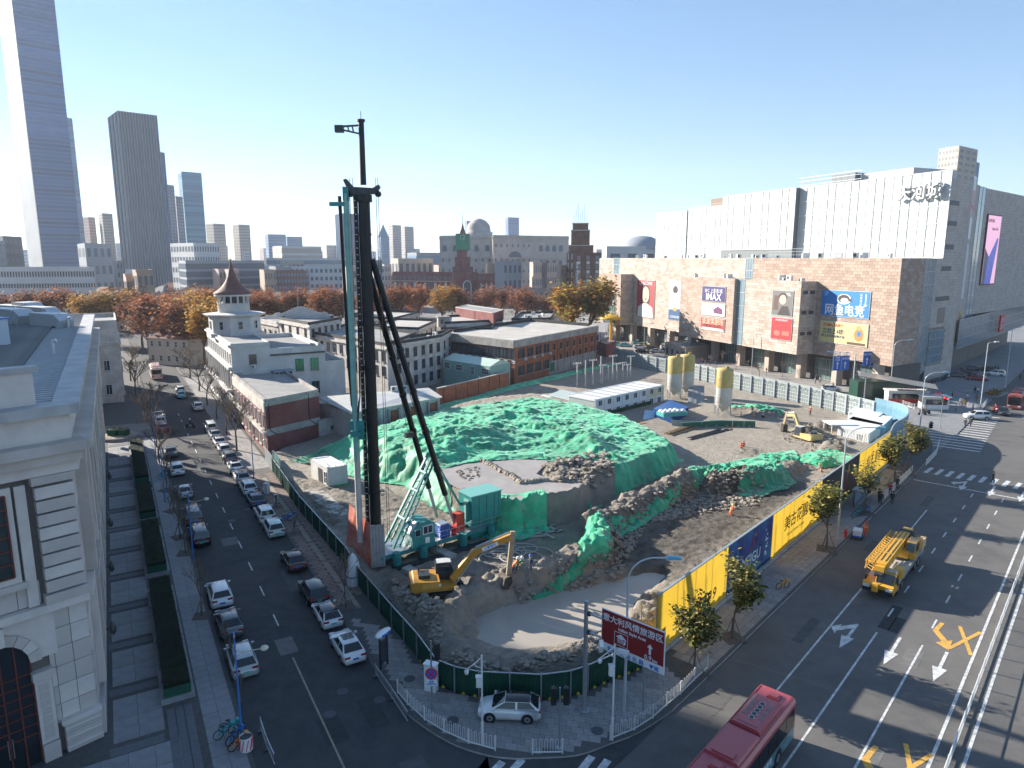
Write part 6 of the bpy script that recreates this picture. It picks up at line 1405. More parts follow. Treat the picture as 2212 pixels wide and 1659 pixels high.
# pile and leader with hammer head
px,py = w2l(-1.55,-.2)
pl_ = MB().cyl((px,py,2.4),(px,py,11.5),.3,M_pile,n=12).build('pile',rig)
MB().box((px,py,24),(.46,.46,25),M_tealp,rz=-rz_r).box((px,py,24),(.2,.62,25),M_tealp,rz=-rz_r).build('leader',rig,(0,0,-.9))
hq = w2l(-2.3,-.2); MB().box((hq[0],hq[1],35.6),(1.5,.5,.35),M_teal,rz=-rz_r).box((px,py,36.5),(.5,.5,1.2),M_teal,rz=-rz_r).build('hammer_head',rig,(0,0,-.9))
MB().box((px + .25,py,14.2),(1.3,.9,.9),M_teal,rz=-rz_r).box((px + .6,py,13.6),(.7,1.0,1.6),M_teal,rz=-rz_r).box((px,py,13.4),(.9,.8,.5),M_teal,rz=-rz_r).build('pile_clamp',rig)
for q in range(3):
 dx = -2.05 - .1*q; pts = [(*w2l(dx,-.2),35.4),(*w2l(dx + .1,-.2),28),(*w2l(dx + .22,-.25),20),(*w2l(dx + .4,-.3),17 - q*.4),(*w2l(-1.3,-.35),15.4 - q*.5),(*w2l(-1.0,-.35),17),(*w2l(-.9,-.3),24)]
 MB().tube(pts,.06,M_black,n=6).build('hose',rig)
for dx,z0 in ((1.35,2.5),(1.15,2.5),(-.95,3),(-1.25,12)): MB().cyl((*w2l(dx,-.1),z0),(*w2l(dx*.98,-.1),37),.025,M_black,n=4).build('cable',rig)
# back stays
F1,F2 = rl(gp(984,1142,2.6)),rl(gp(944,1118,2.6));
for F,zt,ox in ((F1,29.8,.5),(F2,28.6,.35)):
 top = (ox,-.2 if F is F1 else .3,zt); bot = (*F,1.6); st = MB().cyl(top,lerp(top,bot,.86),.3,M_mast,n=12).cyl(lerp(top,bot,.86),bot,.18,M_steel,n=10).build('stay',rig)
 for k in range(1,6): a = lerp(top,bot,k*.15); c = lerp(top,bot,k*.15 + .012); MB().cyl(a,c,.38,M_mast,n=12).build('stay_flange',st)
# A-frame
AP = (*rl((-8.5,70.0)),9.8)
for dy in (-.9,.9):
 bs = (1.3,dy,1.5); tp_ = (AP[0],AP[1] + dy*.45,AP[2]); fr_ = MB().bar(bs,tp_,.22,.22,M_teal).bar((2.0,dy,1.5),(AP[0] + .3,AP[1] + dy*.45,AP[2] - .5),.16,.16,M_teal)
 for k in range(12): a = lerp(bs,tp_,k/12); c = lerp((2.0,dy,1.5),(AP[0] + .3,AP[1] + dy*.45,AP[2] - .5),(k + .6)/12); fr_.bar(a,c,.07,.07,M_tealp)
 fr_.build('a_frame',rig); MB().bar(tp_,(*rl(gp(1012,1124,2.6)),1.6),.12,.12,M_teal).build('back_leg',rig)
for k in (3,6,8): a = lerp((1.3,0,1.5),AP,k/10); MB().cyl((a[0],a[1] - .8,a[2]),(a[0],a[1] + .8,a[2]),.16,M_tealp,n=8).build('drum',rig)
for dy in (-.3,.3): MB().cyl(AP,(.6,dy,27),.03,M_black,n=4).build('cable',rig)
blk = lerp(AP,(.6,0,27),.1); MB().box((AP[0] - 2.6,AP[1] - .3,12.3),(.9,.4,.5),M_dsteel).build('hook_block',rig)
for dy in (-.25,.25): MB().cyl((AP[0] - 2.6,AP[1] - .3 + dy,12.5),(.5,dy,31),.022,M_black,n=4).build('cable',rig)
# walking base: deck, skids, jacks, fittings
MB().box((6.4,0,1.1),(13.4,3.2,.35),M_teal).box((6.4,0,1.3),(13.4,3.0,.06),M_steel).build('deck',rig)
for x in (1.2,4.2,9.0,12.6):
 for y in (-1.9,1.9): MB().cyl((x,y,.15),(x,y,1.5),.42,M_teal,n=14).cyl((x,y,0),(x,y,.18),.6,M_dsteel,n=14).build('jack',rig)
for y in (-3.2,-.3): MB().box((2,y - .2,.22),(1.0,6.5,.44),M_conc).build('skid_beam',rig,(-.5 if y < -1 else 4,y,0),R(8))
for y in (-2.6,2.6): MB().box((7,y,.12),(12.5,.8,.3),M_dsteel).build('skid',rig)
cbx = MB().ext([(-1.3,0),(1.3,0),(1.3,2.2),(.6,2.6),(-.5,2.5),(-1.4,1.4)],'y',-1.1,1.1,M_teal); cab = cbx.build('cabin',rig,(4.3,-.75,1.35),R(0))
MB().box((-.98,0,1.95),(.05,1.7,1.15),M_frame,ry=R(38)).build('windscreen',cab); link('window',win_mesh(1.1,.85,M_frame,M_gl,2,1,False),cab,(.45,-1.1,1.25)); link('window',win_mesh(.6,.7,M_tealp,M_gl,1,1,False),cab,(-.7,-1.1,1.2)); MB().box((.4,-1.13,.55),(.5,.04,.6),M_signw).build('notice',cab)
MB().box((0,0,.65),(1.2,1.2,1.3),mat('tank_blue',(.03,.10,.38),.4,var=.15)).box((0,0,1.35),(1.0,1.0,.15),M_steel).build('tank',rig,(7.2,-.6,1.35))
MB().box((0,0,1.0),(1.0,.9,2.0),mat('cabinet_red',(.55,.07,.04),.5,var=.08)).build('switch_cabinet',rig,(9.3,-.5,1.35)); MB().cyl((0,0,0),(0,0,.9),.28,M_red,n=10).build('gas_bottle',rig,(8.3,-1.2,1.35))
gb = link('generator',MB().box((0,0,1.45),(3.9,2.5,2.9),M_teal).data('generator'),rig,(12.4,-.1,2.1)); MB().box((0,0,2.95),(4.1,2.7,.1),mat('generator_roof',(.16,.40,.36),.5,var=.1)).build('roof',gb)
for x in (-1.0,0,1.0,1.6): MB().box((x,-1.27,1.4),(.03,.03,2.7),M_dsteel).build('door_seam',gb)
MB().box((-1.97,-.3,1.3),(.05,1.0,2.3),M_tealp).build('door',gb); MB().box((-2.3,-1.0,1.3),(.7,.05,2.2),M_teal,rz=.5).build('open_door',gb)
MB().box((12.2,0,1.05),(3.4,2.2,2.0),M_teal).build('generator_base',rig)
rg = MB()
for x in np.arange(3,14.5,1.4): rg.bar((x,-1.7,1.3),(x,-1.7,2.3),.04,.04,M_steel)
rg.bar((3,-1.7,2.3),(14.2,-1.7,2.3),.04,.04,M_steel).bar((3,-1.7,1.8),(14.2,-1.7,1.8),.03,.03,M_steel); rg.build('handrail',rig)
ld = MB()
for x in (5.9,6.4): ld.bar((x,-1.9,-.6),(x,-1.7,1.3),.05,.05,M_tealp)
for k in range(5): ld.bar((5.9,-1.85,-.4 + k*.35),(6.4,-1.85,-.4 + k*.35),.04,.04,M_tealp)
ld.build('ladder',rig)
for k in range(14): MB().box((0,0,0),(rnd.uniform(.2,.6),rnd.uniform(.2,.5),rnd.uniform(.2,.7)),rnd.choice((M_dsteel,M_steel,M_teal,M_red,M_conc2,M_black))).build('deck_fitting',rig,(rnd.uniform(2,11),rnd.uniform(-1.3,1.3),1.55),rnd.uniform(0,3))
# red tarpaulin and steel guard plate beside the mast
def cloth(name,label,q,m,cat,nx=22,ny=22,amp=.18,seed=0,group=None,thick=True):
 r = np.random.RandomState(seed); vs = []; fs = []
 for jn in range(ny + 1):
  for i in range(nx + 1):
   u,v = i/nx,jn/ny; p = [(1 - u)*(1 - v)*q[0][k] + u*(1 - v)*q[1][k] + u*v*q[2][k] + (1 - u)*v*q[3][k] for k in range(3)]
   f = amp*(math.sin(u*17 + 3*v + seed)*(.4 + v) + .5*math.sin(u*41 + v*5 + seed)) ; p[1] += f; p[0] += f*.3; p[2] += .12*math.sin(u*5)*v; vs.append(tuple(p))
 for jn in range(ny):
  for i in range(nx): a = jn*(nx + 1) + i; fs.append((a,a + 1,a + nx + 2,a + nx + 1))
 c = q[3]; return MB().add([(v[0] - c[0],v[1] - c[1],v[2] - c[2]) for v in vs],fs,m,True).build(name,None,tuple(c),label=label,cat=cat,group=group)
M_tarp = layered('tarp_red',(.42,.085,.055),(.52,.14,.09),.8,(.62,.42,.36),.5,rough=.6,mixC=.5)
ya = gp(748,1180,1)[1] - 1.6; yb = gp(803,1222,.8)[1] - 1.6
cloth('tarpaulin','torn red tarpaulin hung beside the mast foot',[at_y(754,1088,ya),at_y(806,1138,yb),at_y(800,1222,yb),at_y(748,1176,ya)],M_tarp,'tarpaulin',amp=.07)
p = at_y(818,1225,yb); t = thing('guard_plate','grey corrugated guard plate at the mast foot','plate',p); c_ = corr(1.35,4.3,mat('plate_grey',(.30,.31,.31),.6,.2,var=.2,scale=1)); c_.build('sheet',t,(0,0,0),R(15));
for x in (-.6,.6): MB().box((x,.1,2.1),(.1,.1,4.3),M_dsteel).build('stake',t,(0,0,0),R(15))
# white site cabin
Cc = gp(709,1056,.9); t = Bld('site_cabin','white open fronted site cabin beside the piling rig',Cc,gp(673,1033,.9),gp(752,1049,.9),3.7,M_wh,parapet=.1,rim=M_wpaint,roof=mat('cabin_roof',(.66,.66,.65),.5,var=.08),z0=.8,cat='cabin')
t.put('A',MB().box((0,-.02,1.1),(1.4,.06,2.2),M_fdark).data('opening'),2.4,.95,name='opening'); t.put('A',win_mesh(.7,1.6,M_frame,M_gl,1,2,False),.7,1.5); t.put('B',MB().box((0,-.3,.2),(2.0,.5,.35),mat('mat_green',(.02,.25,.06),.8)).data('step'),1.8,.9,name='step')
for k in range(5): t.put('B',MB().box((0,.05,.06),(.06,2.9,.08),M_steel).data('roof_seam'),.4 + k*.75,3.75,out=-1.5,name='roof_seam')
# excavator ---------------------------------------------------------------
M_exc = mat('excavator_ochre',(.50,.24,.035),.45,var=.18,scale=1.2); M_trk = layered('track_mud',(.05,.045,.04),(.12,.10,.085),2,rough=.9)
def excavator(name,label,loc,rz,sw,boom,m=M_exc):
 """local +x forward; sw house swing; boom = list of (x, z) joints"""
 t = thing(name,label,'excavator',loc,rz)
 for y in (-1.1,1.1):
  tk = MB().ext([(-1.9,.15),(-1.6,0),(1.6,0),(1.9,.15),(2.1,.5),(1.8,.85),(-1.8,.85),(-2.1,.5)],'y',y - .3,y + .3,M_trk).build('track',t)
  for k in range(14): MB().box((-1.75 + k*.27,y,.88),(.18,.62,.06),M_trk).build('track_shoe',tk)
  for k in range(5): MB().cyl((-1.4 + k*.7,y - .32,.3),(-1.4 + k*.7,y + .32,.3),.2,M_dsteel,n=10).build('roller',tk)
 MB().cyl((0,0,.7),(0,0,1.1),.8,M_dsteel,n=16).build('turntable',t)
 h = MB().ext([(-2.6,1.25),(-2.3,1.1),(1.3,1.1),(1.3,1.3),(-.2,1.4),(-.2,2.0),(-2.4,2.1),(-2.7,1.8)],'y',-1.3,1.3,m).build('house',t,(0,0,0),sw)
 MB().box((-1.5,0,2.2),(1.0,1.2,.3),M_dsteel).cyl((-1.9,.6,2.1),(-1.9,.6,2.6),.08,M_dsteel,n=8).build('engine_hood',h); MB().box((-2.45,0,1.6),(.5,2.5,.8),m).build('counterweight',h)
 MB().box((-.9,-1.31,1.65),(1.6,.03,.5),mat('excavator_panel',(.62,.33,.07),.5,var=.1)).build('side_panel',h); MB().cyl((-.2,-1.31,1.7),(-.2,-1.34,1.7),.1,M_signw,n=12).build('emblem',h)
 c_ = MB().ext([(-.4,1.3),(1.1,1.3),(1.2,2.0),(.8,2.95),(-.4,2.95)],'y',.35,1.25,M_dsteel).build('cab',h); MB().box((.35,.8,2.98),(1.25,.95,.06),mat('cab_roof',(.5,.5,.48),.5,var=.1)).build('cab_roof',c_)
 MB().box((.3,1.27,2.3),(1.0,.03,.9),M_gl).box((.3,.33,2.3),(1.0,.03,.9),M_gl).box((1.03,.8,2.45),(.03,.75,.9),M_gl,ry=-.4).build('glazing',c_)
 (x0,z0),(x1,z1),(x2,z2),(x3,z3),(x4,z4) = boom
 bm = MB().bar((x0,-.15,z0),(x1,-.15,z1),.45,.6,m).bar((x1 - .1,-.15,z1 - .05),(x2,-.15,z2),.42,.5,m).build('boom',h)
 for s_ in (-.42,.12): MB().cyl((x0 + .3,s_,z0 - .35),(lerp((x0,z0),(x1,z1),.9)[0],s_,lerp((x0,z0),(x1,z1),.9)[1] - .2),.07,M_steel,n=8).build('boom_cylinder',bm)
 MB().cyl((x1,-.15,z1 + .4),(x2 - .1,-.15,z2 + .45),.08,M_steel,n=8).build('stick_cylinder',bm)
 sk = MB().bar((x2 + .2,-.15,z2 + .5),(x3,-.15,z3),.32,.42,mat('stick_worn',(.34,.26,.17),.6,var=.25)).build('stick',h)
 MB().ext([(x3 - .4,z3 - .1),(x3 + .15,z3 + .1),(x3 + .3,z3 - .5),(x4,z4 - .3),(x4 - .6,z4 - .2)],'y',-.65,.35,M_trk).build('bucket',h)
 if m is M_exc: sgn_ = MB().box((0,-.24,0),(1.5,.03,.34),M_signw).build('boom_plate',bm,((x1*.6 + x2*.4),-.15,(z1*.6 + z2*.4)),rot=(0,-math.atan2(z2 - z1,x2 - x1),0)); text('山重建机',M_sbl,sgn_,(0,-.26,0),(math.pi/2,0,0),.28)
 return t
ep = gp(953,1292,1.2); excavator('excavator','ochre excavator with raised boom working in front of the piling rig',(*ep,1.4),R(8),R(4),[(1.0,1.6),(3.1,4.0),(6.3,5.1),(6.1,1.5),(6.0,.6)])
ep = gp(1737,957,.2); excavator('excavator','pale yellow excavator digging beside the white containers',(*ep,.15),R(112),R(0),[(1.0,1.6),(2.8,4.4),(4.2,4.0),(5.0,2.2),(5.2,1.0)],mat('excavator_pale',(.55,.40,.17),.45,var=.15,scale=1.2))
# container offices
M_cw = mat('cabin_white',(.64,.65,.65),.45,var=.06,scale=.8); M_cg = mat('cabin_grey_green',(.42,.48,.46),.5,var=.08); M_cy = mat('cabin_yellowed',(.60,.53,.33),.5,var=.1)
zo = zat(1285,913,864); of = Bld('site_office','long two storey row of white portable offices',gp(1285,913),gp(1228,853,zo),gp(1433,832,zo),zo,M_cw,parapet=.08,rim=M_cw,roof=mat('office_roof',(.66,.65,.63),.5,var=.06),cat='office')
LB_ = of.face('B')[4]; LA_ = of.face('A')[4]
fr_m = MB().box((0,-.05,zo/2),(.16,.14,zo),M_cw).data('frame_post')
for k in range(9): of.put('B',fr_m,LB_*k/8,0,name='frame_post')
for k in range(8):
 for z in (.95,zo/2 + .85): of.put('B',win_mesh(1.1,1.3,M_frame,M_gl,2,1,False),LB_*(k + .5)/8,z)
 if k > 5: of.put('B',MB().box((0,-.012,zo/4),(LB_/8 - .2,.03,zo/2 - .3),M_cy).data('wall_sheet'),LB_*(k + .5)/8,zo/2 + .1,name='wall_sheet')
 of.put('B',MB().box((0,0,.05),(.1,LA_,.06),M_steel).data('roof_seam'),LB_*(k + .98)/8,zo + .02,out=-LA_/2,name='roof_seam')
for z in (zo/2,zo - .2,.1): of.band('B',z - .1,.22,.16,M_cw,name='floor_rail'); of.band('A',z - .1,.22,.16,M_cw,name='floor_rail')
for z in (.3,zo/2 + .15): of.put('A',MB().box((0,-.02,zo/4 - .15),(LA_ - .3,.05,zo/2 - .5),M_cg).data('end_panel'),LA_/2,z,name='end_panel')
hedge_m = mat('artificial_hedge',(.02,.05,.02),.9,var=.4,scale=4)
of.band('B',.1,1.6,.25,hedge_m,x0=4,x1=LB_*.8,name='green_screen')
def container(label,C,A,B,h_,m,ribs=True,group=None,roof=None,z0=.15):
 b = Bld('container',label,C,A,B,h_,m,parapet=0,z0=z0,cat='container',group=group,roof=roof or m)
 for f in 'AB':
  d = b.face(f)[4]; me = MB().box((0,-.03,(h_ - z0)/2),(.09,.07,h_ - z0 - .25),m).data('rib')
  if ribs:
   for k in range(int(d/.28)): b.put(f,me,.2 + k*.28,z0,name='rib')
  b.band(f,h_ - .14,.14,.06,m,name='top_rail')
 return b
gpz = lambda x,y: gp(x,y,.15)
container('low white container left of the site office',gpz(1186,905),gpz(1145,888),gpz(1216,892),2.6,M_cw,group='site containers'); container('grey container behind the low white one',gpz(1232,893),gpz(1185,880),gpz(1260,880),2.9,M_cg,group='site containers')
bcn = container('dark blue container among the stores beside the office',gpz(1452,925),gpz(1412,908),gpz(1486,905),2.6,mat('container_blue',(.015,.09,.28),.5,var=.15),group='site containers')
c1 = container('white ribbed container nearest the yellow hoarding',gpz(1875,968),gpz(1808,950),gpz(1905,945),2.7,M_cw,group='site containers'); c1.put('A',win_mesh(1.4,1.2,M_frame,M_gl,3,1,False),1.6,1.0)
container('blue and white ribbed container in the middle of three',gpz(1905,950),gpz(1826,934),gpz(1925,930),2.7,mat('container_pale_blue',(.28,.40,.50),.5,var=.2,scale=.5),group='site containers',roof=M_cw)
container('white ribbed container against the grey fence',gpz(1895,930),gpz(1830,918),gpz(1915,913),2.8,M_cw,group='site containers')
cn = thing('open_shelter','small white flat roofed shelter by the pale excavator','shelter',(*gpz(1795,950),.15));
for x in (0,4):
 for y in (0,3): MB().box((x,y,1.3),(.12,.12,2.6),M_cw).build('post',cn)
MB().box((2,1.5,2.65),(4.6,3.5,.15),M_cw).build('roof',cn)
# silos
M_sily = layered('silo_yellow',(.46,.33,.09),(.54,.40,.13),.7,(.36,.30,.2),.6,rough=.6,mixC=.4); M_silg = layered('silo_dust',(.48,.45,.40),(.56,.53,.48),.7,rough=.8)
for k,(x,y,lb) in enumerate(((1455,868,'yellow and grey cement silo nearest the site office'),(1481,862,'yellow cement silo half hidden behind another'),(1560,905,'yellow and grey cement silo standing alone by the green panels'))):
 t = thing('cement_silo',lb,'silo',(*gpz(x,y),.15),group='cement silos')
 b = MB().lathe([(.3,1.6),(1.6,3.0),(1.62,6.4)],M_silg,n=24).build('cone_and_skirt',t); MB().lathe([(1.62,6.4),(1.62,9.6),(1.5,9.9),(.1,10.1)],M_sily,n=24).build('tank',t)
 for z in (3.0,4.5,6.4,8.0): MB().cyl((0,0,z),(0,0,z + .1),1.68,M_silg if z < 6 else M_sily,n=24).build('hoop',t)
 for q in range(4):
  a = R(45 + 90*q); MB().bar((1.5*math.cos(a),1.5*math.sin(a),3.4),(1.8*math.cos(a),1.8*math.sin(a),0),.16,.16,M_steel).build('leg',t)
  a2 = R(135 + 90*q); MB().bar((1.75*math.cos(a),1.75*math.sin(a),.4),(1.55*math.cos(a2),1.55*math.sin(a2),2.6),.08,.08,M_steel).build('brace',t)
 MB().bar((-1.66,0,3),(-1.66,0,9.8),.3,.06,M_steel).build('ladder',t); MB().box((.5,0,10.2),(.6,.4,.4),M_sily).build('filter',t)
# concrete poles
pk = ((1246,784,845),(1264,779,844),(1280,777,840),(1297,770,837),(1301,788,837),(1313.5,790,828),(1323,768,832),(1332,785,828),(1345,783,825),(1355,787,823),(1361.5,769,823))
for k,(x,yt,yb_) in enumerate(pk):
 p = gp(x,yb_); h_ = zat(x,yb_,yt); t = thing('concrete_pole','bare concrete utility pole with crossarm lying idle behind the site office','utility pole',(*p,.1),group='row of bare concrete poles')
 t['label'] = ('%s concrete utility pole from the brick building side, behind the site office' % ('First Second Third Fourth Fifth Sixth Seventh Eighth Ninth Tenth Eleventh'.split()[k]))
 MB().cyl((0,0,0),(0,0,h_),.19,M_pile,r1=.13,n=10).build('shaft',t)
 if k % 2 == 0 or k > 6:
  MB().box((0,0,h_ - .3),(2.2,.1,.1),M_steel,rz=R(20)).build('crossarm',t)
  for q in (-.9,-.3,.4,.9): MB().lathe([(.05,0),(.1,.08),(.06,.16),(.09,.22),(.02,.3)],M_signw,(q*math.cos(R(20)),q*math.sin(R(20)),h_ - .25),n=8).build('insulator',t)
# rags and sheets strewn over the back yard
rg_c = [mat('rag_%d' % i,c,.8,var=.15) for i,c in enumerate(((.55,.55,.58),(.35,.40,.50),(.40,.07,.10),(.55,.33,.40),(.18,.20,.25),(.62,.62,.6),(.30,.33,.45)))]
area = G4([(960,880),(1110,850),(1260,815),(1330,800),(1370,815),(1320,850),(1230,862),(1130,872),(1000,885)],.2); rg_ = MB(); r = random.Random(5); n_ = 0
while n_ < 420:
 x,y = r.uniform(-25,45),r.uniform(140,205)
 if not in_poly((x,y),area): continue
 n_ += 1; a = r.uniform(-.3,.3) + R(32); w_,d_ = r.uniform(.6,2.2),r.uniform(.6,1.5); rg_.box((x,y,.26 + r.uniform(0,.12)),(w_,d_,.05),r.choice(rg_c),rz=a,rx=r.uniform(-.06,.06),ry=r.uniform(-.06,.06))
rg_.build('strewn_sheets',None,label='scattered pale and coloured sheets spread over the back yard',cat='sheets',kind='stuff')
for k,(x,y) in enumerate(((1240,824),(1262,818))): p = gpz(x,y); cloth('ground_sheet',('large crimson sheet spread near the concrete poles','smaller crimson sheet beside the first one')[k],[(p[0],p[1] + 3,.42),(p[0] + 4.5,p[1] + 4,.42),(p[0] + 5,p[1],.4),(p[0],p[1] - 1,.4)],rg_c[2],'sheet',12,12,.05,k)
# timber and pipe stacks
def stack(name,label,a,b,rows,r_,m,seed,cat):
 r = random.Random(seed); pa,pb = gpz(*a),gpz(*b); t = thing(name,label,cat,(*pa,.3),math.atan2(pb[1] - pa[1],pb[0] - pa[0])); L_ = math.hypot(pb[0] - pa[0],pb[1] - pa[1])
 for j_,n_ in enumerate(rows):
  for i in range(n_): MB().cyl((r.uniform(-.8,.5),0,0),(L_ + r.uniform(-.8,1.2),r.uniform(-.5,.5),r.uniform(-.05,.1)),r_*r.uniform(.75,1.15),r.choice(m),n=8).build('log' if 'log' in name else 'pipe',t,(0,(i - n_/2)*r_*2.2,r_ + j_*r_*1.75))
stack('log_pile','pile of rough timber logs on the yard slab',(1445,948),(1510,926),(11,9,6,3),.16,[mat('log_%d' % i,c,.9,var=.2) for i,c in enumerate(((.30,.19,.10),(.40,.28,.16),(.20,.13,.08)))],1,'logs')
stack('pipe_stack','stack of long dark steel pipes beside the logs',(1490,958),(1566,938),(12,9,5),.15,[M_dsteel,M_black,mat('pipe_brown',(.09,.07,.06),.6)],2,'pipes')
# stores: crates, barriers, bags
M_or = mat('barrier_orange',(.65,.16,.025),.5,var=.08)
def jersey(label,x,y,rz):
 t = thing('road_barrier',label,'barrier',(*gpz(x,y),.15),rz,group='orange plastic barriers'); MB().ext([(-.35,0),(.35,0),(.3,.25),(.15,.5),(.12,.95),(-.12,.95),(-.15,.5),(-.3,.25)],'x',-.85,.85,M_or).build('body',t)
 for x_ in (-.5,.2): MB().box((x_,0,.45),(.4,.4,.22),M_hk).build('slot',t)
for a in (('orange barrier tipped beside the blue tarpaulin',1376,920,R(-10)),('orange barrier leaning by the green screen',1388,925,R(30)),('orange barrier next to the grey panels',1463,925,R(-5)),('orange barrier frame by the pipe stack',1530,928,R(20)),('orange barrier at the foot of the alone silo',1578,932,R(-40))): jersey(*a)
def gpanel(label,x,y,rz,n,m):
 t = thing('mesh_panel',label,'panel',(*gpz(x,y),.15),rz,group='sheet panels round the stores')
 for k in range(n): MB().box((k*2.0,0,.95),(1.94,.06,1.9),m).box((k*2.0,0,1.92),(1.98,.1,.08),M_tealp).build('panel',t); MB().add([(k*2 - .3,-.04,.7),(k*2 + .3,-.04,.7),(k*2,-.04,1.2)],[(0,1,2)],M_tealp).build('mark',t)
gpanel('dark green sheet panels with pale triangles before the stores',1482,935,R(14),4,mat('panel_green',(.02,.12,.08),.5,var=.1)); gpanel('dark green sheet panels at the foot of the silo',1545,930,R(-6),4,mat('panel_green',(.02,.12,.08),.5,var=.1)); gpanel('grey sheet panels beside the orange barrier',1462,930,R(-18),2,M_gsheet)
t = thing('crate','teal tray of white bags on the blue container','crate',(*gp(1452,895,2.75),2.62),R(20)); MB().box((0,0,.35),(5.2,2.4,.7),mat('tray_teal',(.05,.32,.30),.5)).build('tray',t)
for k in range(9): MB().lathe([(.5,0),(.55,.2),(.35,.45),(.05,.55)],M_wpaint,n=10).build('bag',t,(-2 + (k % 5),-.5 + (k // 5),.6))
cloth('covered_load','grey tarpaulin cover over goods between the silos',[(*gpz(1485,862),3.3),(*gpz(1520,862),3.2),(*gpz(1522,885),.3),(*gpz(1486,890),.3)],mat('tarp_grey',(.24,.25,.25),.7,var=.2),'tarpaulin',amp=.12)
cloth('covered_load','blue and white tarpaulin heap beside the green screen',[(*gpz(1392,905),1.9),(*gpz(1412,903),1.7),(*gpz(1416,922),.3),(*gpz(1385,924),.3)],mat('tarp_bluewhite',(.42,.52,.6),.6,var=.3),'tarpaulin',amp=.15,seed=3)
# timber walkway boards, slabs and hoses in front of the drying pond
t = thing('haul_slab','pale concrete slab strip beside the street fence','slab',(*gp(705,1085,1.1),.95),R(-56)); MB().box((0,0,.12),(11.5,2.2,.32),M_conc).build('slab',t); MB().box((6.2,.2,.05),(2.6,2.0,.3),M_conc).build('slab',t)
for k,(x,y,rz,L_) in enumerate(((1170,1150,-55,4.5),(1185,1150,20,3.5),(1165,1140,25,4),(1190,1140,-60,3),(1150,1160,10,3))): t = thing('timber_board',('long board','short board','cross board','end board','lowest board')[k] + ' lying on the mud below the netted bank','board',(*gp(x,y,1.3),1.35),R(rz),group='boards on the mud'); MB().box((0,0,0),(L_,.35,.08),mat('board_grey',(.36,.33,.29),.9,var=.2)).box((0,.2,.02),(L_*.9,.05,.1),M_conc2).build('plank',t)
hs = MB(); r = random.Random(3); hp = gp(1110,1195,1.4)
for k in range(7):
 cx,cy,rr_ = hp[0] + r.uniform(-1.5,1.8),hp[1] + r.uniform(-1.2,1.2),r.uniform(.8,1.9); hs.tube([(cx + rr_*1.3*math.cos(a),cy + rr_*math.sin(a),1.38 + .02*k) for a in np.linspace(r.uniform(0,6),r.uniform(9,13),26)],.05,M_pile,n=5)
hs.build('hose_coil',None,label='tangle of pale hoses on the mud behind the excavator bucket',cat='hose')
t = thing('fabric_drum','tall white fabric wrapped drum by the green fence','drum',(*gp(764,1262,.13),.13)); MB().lathe([(.62,0),(.66,1.2),(.6,2.2),(.3,2.9),(.05,3.2)],mat('fabric_white',(.6,.61,.62),.7,var=.15,scale=1.5,bump=.4,bscale=4),n=16).build('cover',t); MB().cyl((0,0,.9),(0,0,.98),.68,M_dsteel,n=16).build('strap',t)
# vehicles
M_tyre = mat('tyre_rubber',(.018,.018,.019),.85,var=.15); M_rim = mat('alloy_rim',(.42,.43,.45),.3,.8,var=0); M_cgl = mat('car_glass',(.012,.015,.018),.04,var=0,spec=.8)
M_tail = mat('tail_lamp',(.30,.012,.012),.25,var=0); M_headl = mat('head_lamp',(.65,.68,.7),.15,var=0); M_plb = mat('plate_blue',(.03,.12,.45),.4,var=0); M_plg = mat('plate_green',(.12,.42,.25),.4,var=0)
def paint(n,c): return mat('car_paint_' + n,c,.25,.15,var=.03,coat=.6)
PAINT = {'white': paint('white',(.70,.70,.70)),'black': paint('black',(.016,.016,.018)),'silver': paint('silver',(.40,.42,.43)),'grey': paint('grey',(.12,.125,.13)),'brown': paint('brown',(.07,.028,.02)),'blue': paint('blue',(.03,.05,.11)),'red': paint('red',(.35,.02,.025)),'teal': paint('teal',(.20,.50,.52)),'yellow': paint('yellow',(.55,.36,.05)),'pale': paint('pale',(.48,.56,.52))}
SH_ = {'sedan': dict(L=4.75,W=1.84,H=1.46,hood=.92,belt=.95,trunk=1.02,cab=(1.05,.15,-1.15,-1.85)),'suv': dict(L=4.6,W=1.88,H=1.68,hood=1.05,belt=1.08,trunk=1.1,cab=(1.15,.45,-1.75,-2.15)),'hatch': dict(L=4.3,W=1.78,H=1.5,hood=.95,belt=.98,trunk=1.05,cab=(1.2,.25,-1.4,-2.0)),'van': dict(L=4.9,W=1.85,H=1.85,hood=1.1,belt=1.12,trunk=1.12,cab=(1.6,1.0,-2.2,-2.4))}
wheel_t = MB().cyl((0,-.11,0),(0,.11,0),.33,M_tyre,n=18).data('wheel'); wheel_r = MB().cyl((0,-.118,0),(0,.118,0),.215,M_rim,n=12).cyl((0,-.125,0),(0,.125,0),.07,M_dsteel,n=8).data('rim')
_cars = {}
